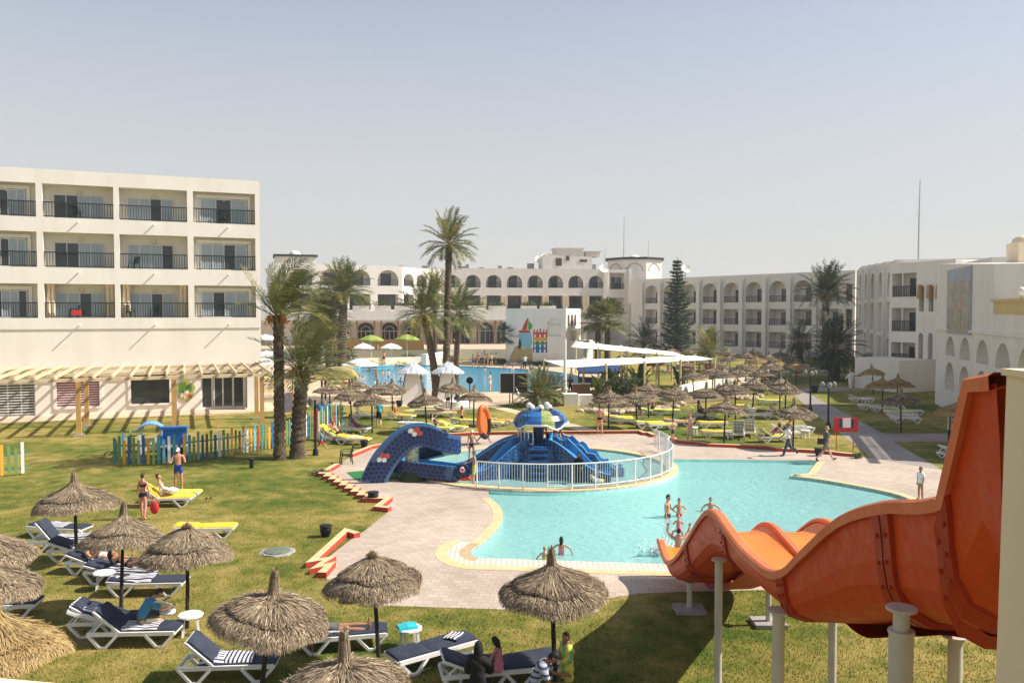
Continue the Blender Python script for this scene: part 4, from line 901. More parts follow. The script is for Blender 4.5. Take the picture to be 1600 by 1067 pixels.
# ------------------------------------------------------------------ sun loungers
def make_lounger(cm, ang, cush=True):
    t = thing('sun_lounger', 'x', 'sun lounger', (0, 0, 0)); Lh, W = .95, .32
    s = MB()
    for sy in (-1, 1): s.bar((-Lh, sy * W, .32), (Lh, sy * W, .32), .06, .085)
    for x in (-Lh, -.3, .35, Lh): s.bar((x, -W, .32), (x, W, .32), .05, .05)
    for i in range(7): s.bar((-.2 + i * .17, -W, .335), (-.2 + i * .17, W, .335), .09, .02)
    s.build('frame', [M_wht], t)
    for sy in (-1, 1):          # bent tube legs: one open V at either end
        for c, f in ((-.62, -1), (.62, 1)):
            s = MB(); s.bar((c - .33, sy * W, .31), (c - .07, sy * (W + .02), .03), .06); s.bar((c - .08, sy * (W + .02), .025), (c + .08, sy * (W + .02), .025), .05); s.bar((c + .07, sy * (W + .02), .03), (c + .33, sy * W, .31), .06); s.build('leg', [M_wht], t)
    a = R(ang); bx = -.25
    s = MB(); s.bar((bx, -W, .34), (bx - .72 * cos(a), -W, .34 + .72 * sin(a)), .05); s.bar((bx, W, .34), (bx - .72 * cos(a), W, .34 + .72 * sin(a)), .05)
    for q in (.25, .5, .72): s.bar((bx - q * cos(a), -W, .34 + q * sin(a)), (bx - q * cos(a), W, .34 + q * sin(a)), .07, .03)
    if ang > 12: s.bar((bx - .45 * cos(a), -W * .9, .34 + .45 * sin(a)), (bx - .62, -W * .9, .32), .035); s.bar((bx - .45 * cos(a), W * .9, .34 + .45 * sin(a)), (bx - .62, W * .9, .32), .035)
    s.build('back_frame', [M_wht], t)
    if cush:
        def pad(x0, x1, nm, m):
            s = MB(); n = 8; hw = W - .02; vs = []
            for i in range(n + 1):
                x = x0 + (x1 - x0) * i / n; e = .02 if i in (0, n) else 0
                for y, z in ((-hw, .0), (-hw, .05 - e), (-hw * .5, .072 - e), (hw * .5, .072 - e), (hw, .05 - e), (hw, 0)): vs.append((x, y, z + .004 * sin(i * 2.2)))
            fs = [(i * 6 + k, i * 6 + (k + 1) % 6, (i + 1) * 6 + (k + 1) % 6, (i + 1) * 6 + k) for i in range(n) for k in range(6)] + [(5, 4, 3, 2, 1, 0), tuple(n * 6 + k for k in range(6))]
            s.add(vs, fs); return s.build(nm, [m], t, 50)
        pad(-.22, .98, 'seat_cushion', cm).location = (0, 0, .345)
        o = pad(-.74, 0, 'back_cushion', cm); o.location = (bx + .02, 0, .36); o.rotation_euler = (0, a, 0)
    return t
LP = {}
def lounger(px, py, rz, col, ang, label, z=0.):
    k = (col, ang)
    if k not in LP: LP[k] = make_lounger({'n': M_navy, 'y': M_yellow, 'l': M_lime, 'o': M_orange, 'w': M_wht}[col], ang, col != 'w')
    g = at(px, py); o = first_or_copy(LP[k]); return place(o, (g.x, g.y, z), R(rz), label, 'sun loungers on the lawns')
LL = [(94, 838, -8, 'n', 4, 'flat navy lounger with a striped towel under the furthest left parasol'), (100, 858, 6, 'n', 52, 'navy lounger with its back raised, beside a flat towel covered one'), (132, 872, 4, 'n', 20, 'navy lounger partly hidden by the parasol over the sunbathers'),
      (160, 894, -10, 'n', 16, 'navy lounger under the sunbather with a white towel on the head'), (192, 908, -6, 'n', 12, 'navy lounger under the dark haired sunbather'), (233, 926, 4, 'n', 5, 'navy lounger half covered by a striped towel beside the parasol pole'),
      (214, 1003, 3, 'n', 40, 'navy lounger under the seated person in a blue shirt'), (182, 986, 6, 'n', 30, 'navy lounger draped in a striped towel behind the blue shirted person'), (-4, 962, 8, 'n', 0, 'end of a navy lounger at the left edge between two parasols'),
      (360, 1056, 4, 'n', 42, 'navy lounger with raised back and crumpled striped towel at the bottom edge'), (536, 1010, 12, 'n', 4, 'flat navy lounger with a pair of feet behind the nearest parasol'), (676, 1034, 36, 'n', 0, 'navy lounger beside the turquoise towel table'),
      (762, 1066, 12, 'n', 24, 'navy lounger under the woman in black'), (806, 1058, 22, 'n', 10, 'navy lounger between the woman in black and the man in stripes'), (262, 790, 6, 'y', 38, 'yellow lounger with the seated woman under white cloth'), (274, 782, 6, 'l', 8, 'lime lounger just behind the seated woman on yellow'), (322, 838, 6, 'y', 4, 'bright yellow lounger half hidden behind a straw parasol')]
for a in LL: lounger(*a)
ML = [(520, 688, -20, 'y', 45, 'yellow lounger nearest the picket fence with a seated bather'), (532, 690, -14, 'l', 30, 'lime lounger beside the first bathers at the picket fence'), (553, 694, -12, 'y', 12, 'yellow lounger with a towel in front of the parasol row'), (556, 676, -18, 'w', 40, 'bare white lounger under the parasol by the turquoise shirted man'), (572, 655, 0, 'w', 45, 'empty white lounger frame in parasol shade'),
      (628, 656, -22, 'y', 10, 'yellow lounger right beside the man in turquoise'), (645, 670, -24, 'w', 5, 'white towelled lounger behind the long lime one'), (656, 684, -6, 'l', 4, 'long lime lounger closest to the top of the snake slide'), (684, 676, -18, 'l', 14, 'lime lounger under the reading woman beside a parasol pole'), (707, 674, -24, 'l', 20, 'lime lounger with a grey towel and folding frame'), (655, 650, 6, 'y', 3, 'yellow lounger behind the parasol between the kiosks'), (692, 652, 4, 'y', 6, 'yellow lounger with a sunbather under a white towel'), (728, 664, -12, 'l', 5, 'lime lounger with a red haired bather'), (764, 667, -14, 'y', 5, 'yellow lounger of the pair behind the orange raft'), (778, 664, -14, 'o', 5, 'orange lounger of the pair behind the orange raft'),
      (966, 659, -12, 'y', 8, 'yellow lounger with a striped towel right of the man in black trunks'), (984, 662, -12, 'l', 6, 'lime lounger next to the striped towelled yellow one'), (1014, 668, 14, 'l', 6, 'lime lounger of the front pair below the garden bed'), (1033, 671, 14, 'y', 6, 'yellow lounger of the front pair below the garden bed'), (1018, 648, 0, 'l', 10, 'lime lounger under the sitting bather behind the front pair'), (1041, 648, 0, 'l', 4, 'lime lounger furthest right behind the seated bather'), (1059, 666, 0, 'o', 14, 'orange lounger with a white striped towel behind the child'), (1097, 654, -10, 'l', 40, 'lime lounger with a dark robed bather'), (1113, 668, 8, 'y', 3, 'yellow lounger left of the two striped upright chairs'), (1121, 683, 0, 'y', 3, 'yellow lounger with a white side table against it'), (1154, 684, 75, 'l', 62, 'lime lounger with upright striped back, left of two'), (1171, 681, 75, 'o', 62, 'orange lounger with upright striped back, right of two'),
      (1145, 640, 0, 'y', 4, 'yellow lounger under the double parasol'), (1160, 645, 0, 'w', 6, 'white lounger under the drooping fringe of a parasol'), (1184, 654, 4, 'w', 55, 'white lounger with dark backrest in the middle of the lawn'), (1218, 652, 6, 'o', 50, 'orange lounger under the parasol near the path lamp'), (1229, 655, 8, 'y', 6, 'yellow lounger under the parasol near the path lamp'), (1209, 690, 10, 'l', 35, 'lime lounger under the reclining couple'), (1228, 684, 12, 'w', 40, 'white lounger beside the reclining couple'), (1247, 676, 10, 'w', 20, 'white lounger with a green towel by the path'), (1202, 632, 0, 'l', 6, 'lime lounger below the wide parasol with a red bag'),
      (1126, 592, 4, 'y', 4, 'yellow lounger in the sun beside the right post of the sail'), (1185, 576, 0, 'y', 4, 'yellow lounger under the golden parasol in the back rows'), (1170, 601, 0, 'o', 6, 'orange lounger with two sunbathers behind the low wall'), (1196, 600, 4, 'w', 6, 'white lounger behind the peaked parasol'), (1247, 589, 8, 'w', 6, 'white lounger in shade nearest the far lamp'), (1238, 581, 10, 'w', 30, 'white lounger in shade behind the one nearest the lamp'), (1266, 579, 10, 'w', 20, 'white lounger in shade left of the tall palm'), (1252, 574, 8, 'w', 6, 'white lounger furthest back in shade by the tall palm'), (1288, 583, 4, 'w', 3, 'white lounger by the foot of the dark palm'), (1070, 590, 0, 'w', 6, 'white lounger under the shade sail'), (1050, 583, 0, 'w', 6, 'white lounger deep under the shade sail'), (1004, 588, 0, 'l', 6, 'lime lounger under the shade sail'), (1086, 577, 0, 'y', 6, 'yellow lounger behind the shade sail tip'), (1140, 581, 0, 'w', 6, 'white lounger left of the golden back row parasol'), (1112, 582, 0, 'l', 6, 'lime lounger between the sail posts')]
for a in ML: lounger(*a)
RL = [(1346, 628, -4, 'w', 20, 'white lounger beside a side table on the shaded right lawn'), (1362, 640, -4, 'w', 6, 'white lounger behind another on the shaded right lawn'), (1381, 643, -4, 'w', 8, 'white lounger under the dark parasol on the shaded lawn'), (1415, 660, -4, 'w', 6, 'front most white lounger on the shaded right lawn'), (1410, 655, -4, 'w', 14, 'white lounger behind the front most shaded one'), (1420, 648, -4, 'w', 50, 'white lounger with raised back under the dark parasol'), (1404, 650, -4, 'l', 4, 'greenish lounger among white ones in the shade'), (1496, 717, 10, 'w', 30, 'lounger under the seated woman at the right edge lawn')]
for a in RL: lounger(*a)
for i, px in enumerate((500, 590, 606, 630, 640)): lounger(px, 572 - (i % 2) * 1.5, 20 * (i % 3) - 20, 'l' if i % 2 == 0 else 'y', 30, ordlab(i, 5) + 'lounger on the far poolside below the bamboo screen')
for i, (px, py) in enumerate(((420, 596), (440, 607), (470, 602), (425, 618), (449, 592))): lounger(px, py, 15 * i - 30, 'y' if i % 2 else 'l', 20, ordlab(i, 5) + 'yellowish lounger on the sand behind the thick palm trunk')
EXTRA = [(975, 548), (1000, 544), (1030, 556), (1070, 561), (1086, 575), (1125, 560), (1131, 573), (1165, 562), (1176, 586), (1190, 571), (1204, 561), (1236, 552)]
for i, (px, py) in enumerate(sorted(EXTRA)): parasol(px, py, ordlab(i, 12) + 'thatched parasol scattered among the loungers between sail and arcade', far_p[i % 3], group='parasols between the sail and the arcade')
XL = [(1062 + (i * 47) % 178, 577 + (i * 13) % 27, (i * 37) % 40 - 20, 'wylwlyw'[i % 7], (6, 30)[i % 2]) for i in range(15)]
XL = [(px, py, rz, c, ang, ordlab(i, 15) + 'lounger of those crowding the sunny lawn behind the low white wall') for i, (px, py, rz, c, ang) in enumerate(sorted(XL))]
for a in XL: lounger(*a)
# ------------------------------------------------------------------ side tables, towels, small things
def make_table():
    t = thing('side_table', 'x', 'side table'); s = MB(); s.lathe([(.27, .42), (.29, .43), (.29, .46), (.27, .475)], 10); s.build('table_top', [M_wht], t)
    for a in range(4): s = MB(); c = pi / 4 + a * pi / 2; s.bar((.20 * cos(c), .20 * sin(c), .42), (.25 * cos(c), .25 * sin(c), 0), .06, .035); s.build('leg', [M_wht], t)
    return t
TB = make_table()
def table(px, py, label): g = at(px, py); return place(first_or_copy(TB), (g.x, g.y, 0), .4, label, 'white plastic side tables')
for a in ((298, 990, 'white side table right of the parasol pole by the blue shirted person'), (163, 920, 'white side table beside the sunbathers in parasol shade'), (640, 1012, 'white side table carrying a turquoise towel'), (728, 1062, 'white side table beside the woman in black'), (1352, 632, 'white side table on the shaded right lawn'), (1138, 686, 'white side table before the striped upright lounger'), (1083, 679, 'white side table between child and pink capped woman'), (1258, 684, 'white side table by the path under the red sign'), (947, 655, 'white side table beside the man in black trunks')): table(*a)
def towel(px, py, z, rz, lx, ly, m, label, drape=0., ang=0., seed=1, ymax=None):
    """a cloth lying on something: a thin rumpled sheet; drape lets its far edge hang down"""
    rg = random.Random(seed); s = MB(); nx, ny = 14, 8; ph = [rg.uniform(0, 6) for _ in range(4)]; top, bot = [], []
    for i in range(nx + 1):
        for j in range(ny + 1):
            x = (i / nx - .5) * lx; y = (j / ny - .5) * ly; zz = .012 * sin(x * 14 + ph[0]) + .012 * sin(y * 16 + ph[1] + x * 3)
            if drape and abs(y) > ly * .32: e = abs(y) - ly * .32; y = math.copysign(ly * .32 + e * .25, y); zz -= e * .95 * drape
            top.append((x, y, zz + .02)); bot.append((x, y, zz))
    N = (nx + 1) * (ny + 1); ix = lambda i, j: i * (ny + 1) + j
    fs = [(ix(i, j), ix(i + 1, j), ix(i + 1, j + 1), ix(i, j + 1)) for i in range(nx) for j in range(ny)]
    s.add(top + bot, fs + [tuple(N + q for q in reversed(f)) for f in fs] + [(ix(0, j), ix(0, j + 1), N + ix(0, j + 1), N + ix(0, j)) for j in range(ny)] + [(ix(nx, j + 1), ix(nx, j), N + ix(nx, j), N + ix(nx, j + 1)) for j in range(ny)] + [(ix(i + 1, 0), ix(i, 0), N + ix(i, 0), N + ix(i + 1, 0)) for i in range(nx)] + [(ix(i, ny), ix(i + 1, ny), N + ix(i + 1, ny), N + ix(i, ny)) for i in range(nx)])
    o = s.build('towel', [m], None, 70); g = at(px, py); o.location = (g.x, g.y, z); o.rotation_euler = (0, R(ang), R(rz))
    return tag(o, label, 'towel', 'towels left on the loungers')
M_turq = mat('turquoise_towel', (.03, .42, .46), .95, .2, 6, .4, 40); M_grt = mat('grey_green_towel', (.28, .34, .30), .95, .2, 6, .4)
def on(px, py, rz, dx, dy=0.):      # a point of a lounger, in its own axes, as a pixel-free ground point
    g = at(px, py); return g.x + dx * cos(R(rz)) - dy * sin(R(rz)), g.y + dx * sin(R(rz)) + dy * cos(R(rz))
def ltowel(lg, dx, lx, ly, m, label, z=.43, drape=.5, ang=0., seed=1, rz=0.):
    px, py, r_ = lg[:3]; o = towel(px, py, z, r_ + rz, lx, ly, m, label, drape, ang, seed); x, y = on(px, py, r_, dx); o.location = (x, y, z); return o
ltowel(LL[0], -.3, 1.25, .8, M_stripey, 'striped towel spread on the flat lounger under the furthest left parasol')
ltowel(LL[5], -.42, 1.15, .86, M_stripey, 'navy and white striped towel covering half a lounger beside the pole', .45, .9, 0, 3)
ltowel(LL[6], .05, 1.0, .80, M_stripey, 'striped towel under the seated person in blue', .43, .8, 0, 4); ltowel(LL[6], -.6, .7, .5, mat('grey_blue_towel', (.10, .11, .17), .95, .25, 8, .4), 'dark grey towel on the raised lounger back behind the blue shirt', .63, .2, 40, 5)
ltowel(LL[7], -.3, 1.3, 1.0, M_stripey, 'striped towel hanging over the lounger left of the blue shirt', .55, 1.0, 16, 6)
ltowel(LL[9], .1, .8, .8, M_stripe, 'crumpled striped towel draped on the bottom edge lounger', .44, .9, 0, 7); ltowel(LL[9], -.3, .5, .9, M_stripey, 'checked navy towel hanging off the side of the bottom edge lounger', .44, 1.0, 0, 8)
ltowel(LL[10], -.1, .45, .5, M_wtowel, 'small pale towel on the flat lounger beside the feet', .43, .2, 0, 9); ltowel(LL[11], .55, .42, .45, M_stripey, 'rolled striped towel lying on the end of the navy lounger', .44, .15, 0, 10, 30)
ltowel(LL[1], .3, .9, .8, M_stripey, 'striped towel over the foot of the navy lounger with its back raised', .44, .8, 0, 51); ltowel(LL[2], .1, 1.2, .8, M_stripey, 'striped towel on the navy lounger partly hidden by a parasol', .44, .7, 0, 52); ltowel(LL[4], .3, 1.1, .8, M_stripey, 'striped towel under the dark haired sunbather', .425, .7, 0, 53); ltowel(LL[3], -.2, 1.2, .75, M_stripey, 'striped towel under the sunbather with covered head', .42, .4, 0, 12)
o = towel(633, 1003, .56, 20, .42, .5, M_turq, 'bright turquoise towel heaped on a white side table', 1.2, 0, 13); g = at(640, 1012); o.location = (g.x - .05, g.y, .52)
tw = [(ML[2], .1, .9, .6, M_wtowel, 'purple grey towel on the lounger by the parasol row'), (ML[6], 0, 1.5, .7, M_wtowel, 'white towel covering a whole lounger behind the long lime one'), (ML[9], -.3, .9, .6, M_grt, 'grey patterned towel on the folding lounger'), (ML[11], 0, 1.2, .6, M_wtowel, 'white towel over the sunbather on the yellow lounger'), (ML[15], -.4, .7, .7, M_stripe, 'striped towel on the yellow lounger by the man in black trunks'), (ML[21], -.3, .8, .7, M_stripe, 'striped towel on the orange lounger behind the child'), (ML[34], -.2, 1.3, .8, M_grt, 'green towel spread on the lounger by the path'), (ML[14], -.4, .6, .6, M_stripe, 'bluish towel on the orange lounger behind the raft')]
for k, a in enumerate(tw): ltowel(*a, .43, .5, 0, 20 + k)
for k, i in ((0, 25), (1, 26)):
    px, py, r_ = ML[i][:3]; x, y = on(px, py, r_, -.47); o = towel(px, py, .8, r_, .80, .62, M_stripey, ('left' if k == 0 else 'right') + ' of two striped towels hung on upright lounger backs', 0, 62, 30 + k); o.location = (x, y, .74)
def pot(px, py, label, r=.22, h=.42, m=M_black):
    g = at(px, py); t = thing('litter_bin', label, 'litter bin', (g.x, g.y, 0), 0, 'black litter bins'); s = MB(); s.lathe([(r * .62, 0), (r * .70, h * .1), (r * .98, h * .55), (r * .96, h * .70), (r * .84, h * .80)], 14); s.build('bin_body', [m], t, 40)
    s = MB(); s.lathe([(r * .98, h * .80), (r * 1.08, h * .86), (r * 1.04, h * .96), (r * .7, h), (.01, h * 1.0)], 14, cap=False); s.build('rim', [m], t, 40)
pot(509, 838, 'black jar shaped bin alone on the lawn left of the deck corner', .2, .40); pot(583, 783, 'black bin by the zigzag kerb below the snake slide', .22, .40); pot(567, 938, 'black bin in the shade under the parasol at the deck corner', .24, .4); pot(569, 699, 'black bin behind the green plastic chair'); pot(1279, 712, 'black bin behind the man with a bag'); pot(624, 635, 'black bin left of the first checked kiosk', .26, .5); pot(1272, 613, 'dark planter tub by the far lamp', .4, .7)
g = at(433, 862); s = MB(); s.lathe([(.40, 0), (.40, .02), (.34, .03), (.01, .03)], 20, cap=False); o = s.build('manhole_cover', [mat('worn_green_metal', (.13, .16, .12), .7, .3, 5, .2)], None, 40, (g.x, g.y, .03)); tag(o, 'round grey green manhole cover set in the lawn', 'manhole cover')
s = MB(); s.lathe([(.56, 0), (.50, .028)], 9, jit=.1, rg=rnd); o = s.build('concrete_surround', [M_grey], o, None, (0, 0, -.03))
g = at(393, 731); t = thing('bollard_light', 'short black bollard light on the left lawn below the picket fence', 'bollard light', g); s = MB(); s.lathe([(.10, 0), (.10, .36)], 12); s.build('post', [M_black], t, 40); s = MB(); s.lathe([(.13, .36), (.14, .44), (.10, .48)], 12); s.build('cap', [M_black], t, 40)
def slippers(px, py, m, label):
    g = at(px, py); t = thing('pair_of_slippers', label, 'slippers', g, .4)
    for k in (-1, 1):
        s = MB(); n = 12; s.poly([(.045 * cos(2 * pi * i / n) * (1 + .25 * sin(2 * pi * i / n)) + k * .08, .13 * sin(2 * pi * i / n)) for i in range(n)], .0, .025); s.tube([(k * .08 - .045, .03, .02), (k * .08, .06, .07), (k * .08 + .045, .03, .02)], .014, 5); s.build('slipper', [m], t)
slippers(326, 779, mat('purple_rubber', (.10, .035, .06), .7), 'dark purple slippers on the grass right of the yellow lounger'); slippers(18, 1052, mat('pink_rubber', (.55, .25, .30), .7), 'pink slippers on the grass in the bottom left corner'); slippers(1172, 716, mat('pink_red_rubber', (.5, .08, .12), .7), 'pink and dark slippers on the far edge of the turquoise pool'); slippers(1465, 784, M_black, 'black slippers on the deck right of the boy in white')
# green plastic armchair on the deck
g = at(541, 724); t = t_chair = thing('garden_chair', 'dark green plastic garden armchair on the deck corner by the snake slide', 'chair', g, R(-70)); Mg = mat('dark_green_plastic', (.012, .055, .03), .4, .1)
s = MB(); s.box((0, 0, .43), (.5, .48, .04)); s.build('seat', [Mg], t)
s = MB()
for i in range(5): s.bar((-.2 + .1 * i, .24, .45), (-.2 + .1 * i, .36, .9), .06, .025)
s.bar((-.26, .36, .9), (.26, .36, .9), .08, .04); s.build('backrest', [Mg], t)
for sx in (-1, 1):
    s = MB(); s.bar((sx * .28, -.22, .64), (sx * .28, .32, .66), .06, .03); s.build('armrest', [Mg], t)
    for sy in (-1, 1): s = MB(); s.bar((sx * .25, sy * .22, .63 if sy < 0 else .43), (sx * .29, sy * .28, 0), .05); s.build('leg', [Mg], t)
# ------------------------------------------------------------------ picket fences, play houses
PC = [mat('picket_' + k, c, .6, .1, 3) for k, c in (('orange', (.72, .36, .03)), ('blue', (.03, .12, .26)), ('green', (.16, .26, .07)), ('teal', (.06, .22, .20)), ('white', (.72, .70, .64)), ('grey', (.32, .32, .28)), ('sky', (.20, .46, .58)), ('red', (.42, .05, .035)), ('brown', (.20, .10, .04)))]
def fence(name_lab, pts, seq, hgt, gap=.26):
    t = thing('picket_fence', name_lab, 'picket fence'); P = [at(*p) for p in pts]; k = 0
    for a, b in zip(P, P[1:]):
        d = b - a; n = max(2, int(d.length / gap)); u = d.normalized()
        for zz in (.32, hgt * .72): s = MB(); s.bar(a + Vector((0, 0, zz)), b + Vector((0, 0, zz)), .03, .07); s.build('rail', [PC[3]], t)
        for i in range(n):
            p = a + d * (i / n); hh = hgt * (1 + .1 * sin(k * 2.3)); mi = seq[k % len(seq)]; s = MB(); nn = Vector((-u.y, u.x, 0)) * -.035
            q = [p + nn - u * .045, p + nn + u * .045]
            s.box((p.x + nn.x, p.y + nn.y, hh / 2 + .03), (.13, .03, hh - .06), math.atan2(u.y, u.x)); o = s.build('picket', [PC[mi]], t); k += 1
fence('many coloured picket fence curving from the play table to the palm trunks', [(180, 727), (240, 727), (296, 722), (362, 712.5), (409, 704), (431, 700), (478, 688)], (3, 2, 0, 1, 2, 5, 1, 0, 2, 3, 6, 4, 3, 1, 0, 3, 2, 5, 1, 8, 2, 1, 4, 2, 5, 0, 2, 8, 5, 4, 0, 6, 7), 1.36, .225)
fence('taller bright picket fence beside the blue locker right of the palms', [(478, 688), (500, 678), (537, 664)], (4, 1, 2, 2, 7, 6, 7, 4, 2, 6, 0, 3), 1.5, .28)
fence('short piece of coloured picket fence at the left edge of the lawn', [(-30, 751), (3, 745), (46, 740)], (2, 0, 5, 0, 2, 2, 4, 5, 2, 3), 1.38, .27)
fence('back run of the coloured picket fence behind the play table', [(180, 727), (192, 706), (215, 703)], (3, 2, 6, 1), 1.1, .5)
g = at(236, 706); ph = thing('play_house', 'small white plastic play house with a blue arched roof', 'play house', g, .35); Mb = mat('blue_plastic', (.10, .24, .52), .4, .1)
s = MB()
for sx in (-1, 1):
    for sy in (-1, 1): s.box((sx * .5, sy * .4, .6), (.12, .12, 1.2))
s.box((0, .4, .35), (1.1, .08, .7)); s.box((.5, 0, .35), (.08, .8, .7)); s.box((-.5, 0, .35), (.08, .8, .7)); s.build('wall', [M_wht], ph)
s = MB(); N = 8; q = [(-.78 + 1.56 * i / N, 1.18 + .36 * sin(pi * i / N) ** .8) for i in range(N + 1)]
for i in range(N): s.add([(q[i][0], -.62, q[i][1]), (q[i + 1][0], -.62, q[i + 1][1]), (q[i + 1][0] * .85, .62, q[i + 1][1] + .02), (q[i][0] * .85, .62, q[i][1] + .02), (q[i][0], -.62, q[i][1] + .06), (q[i + 1][0], -.62, q[i + 1][1] + .06), (q[i + 1][0] * .85, .62, q[i + 1][1] + .08), (q[i][0] * .85, .62, q[i][1] + .08)], [(3, 2, 1, 0), (4, 5, 6, 7), (0, 1, 5, 4), (2, 3, 7, 6)])
s.build('roof', [checker('blue_tile_plastic', (.13, .30, .60), (.20, .38, .66), 7)], ph)
g = at(272, 712); t = thing('play_cabin', 'bright blue plastic play cabin behind the picket fence', 'play cabin', g, .2); Mb2 = mat('bright_blue_plastic', (.02, .20, .55), .4, .1)
s = MB(); s.box((0, .3, .75), (1.2, .08, 1.4)); s.box((-.56, 0, .55), (.08, .7, 1.1)); s.box((.56, 0, .55), (.08, .7, 1.1)); s.build('wall', [Mb2], t); s = MB(); s.box((0, -.1, .55), (1.3, .9, .07)); s.build('counter', [M_wht], t); s = MB(); s.box((0, .22, 1.45), (1.3, .5, .12)); s.build('roof', [Mb2], t)
s = MB(); s.box((0, -.3, .25), (.5, .3, .5)); s.build('drawer', [Mb2], t)
g = at(508, 671); t = thing('locker', 'upright light blue locker among the bright pickets', 'locker', g, .2); s = MB(); s.box((0, 0, .8), (.75, .5, 1.6)); s.build('body', [mat('locker_blue', (.05, .28, .46), .5)], t); s = MB(); s.box((-.55, 0, .8), (.3, .5, 1.6)); s.build('side_panel', [PC[1]], t); s = MB(); s.box((0, -.26, .8), (.62, .02, 1.45)); s.build('door', [PC[6]], t)
g = at(447, 652); t = thing('menu_board', 'orange framed notice board leaning beside the palm trunk', 'notice board', g, .9); s = MB()
for a, b in (((-.6, 0, 0), (-.6, 0, 1.9)), ((.6, 0, 0), (.6, 0, 1.9)), ((-.6, 0, .3), (.6, 0, .3)), ((-.6, 0, 1.85), (.6, 0, 1.85))): s.bar(a, b, .09)
s.build('frame', [M_wood], t); s = MB(); s.box((0, 0, 1.05), (1.1, .04, 1.4)); s.build('panel', [mat('dark_grey_panel', (.10, .09, .10), .6, .3, 6)], t)

for i, (b_, k_, q) in enumerate(((1, 2, .12), (1, 2, .5), (2, 2, .4), (1, 1, .2), (2, 0, .45), (0, 0, .5))):
    a, b = bays[b_]; p = LB.w(a + (b - a) * q, -.45, flo[k_][0] + .0); c = copy_tree(t_chair); place(c, p, LB.rz + 2.6 + i, ('top row ' if k_ == 2 else 'middle row ' if k_ == 1 else 'lowest row ') + ('balcony chair behind the rail, ' + ('left one of the second bay' if (b_, k_, q) == (1, 2, .5) else 'right one of the second bay' if (b_, k_, q) == (1, 2, .12) else 'in bay ' + ('one', 'two', 'three')[b_] + ' counted from the palm')), 'chairs on the hotel balconies')
# ------------------------------------------------------------------ palms and plants
def frond(mb, base, az, e0, L, droop, nl, ll, rg, wind=(0, 0), mi=0, wleaf=.03, twist=0.):
    n = 9; p = Vector(base); pts = [p]; az0 = az; e = e0
    d = Vector((cos(e) * cos(az), cos(e) * sin(az), sin(e)))
    for i in range(n):
        d = d + Vector((wind[0], wind[1], -droop * (.35 + 1.3 * i / n))) * (1.0 / n); d.normalize(); p = p + d * (L / n); pts.append(p)
    mb.tube(pts, [.028 * L / 2.5 * (1 - .85 * i / n) + .004 for i in range(n + 1)], 3, 2, False)
    side0 = Vector((-sin(az), cos(az), 0))
    for k in range(nl):
        t = .14 + .86 * (k + rg.random() * .6) / nl; f = t * n; i = min(n - 1, int(f)); q = pts[i].lerp(pts[i + 1], f - i); T = (pts[i + 1] - pts[i]).normalized()
        s = (side0 - T * side0.dot(T)).normalized(); up = s.cross(T)
        if up.z < 0: up = -up
        l = ll * (.35 + .65 * sin(pi * min(1, .12 + t * .86)) ** .7) * rg.uniform(.85, 1.1)
        for sg in (-1, 1):
            v = (s * sg * .80 + T * .62 + up * rg.uniform(.10, .38)).normalized(); tip = q + v * l + Vector((wind[0] * .12, wind[1] * .12, -.16)) * l
            w = T * wleaf * (1.2 if t < .9 else .7); m = q + v * l * .5
            mb.add([q, m + w, tip, m - w], [(0, 1, 2, 3)], mi)
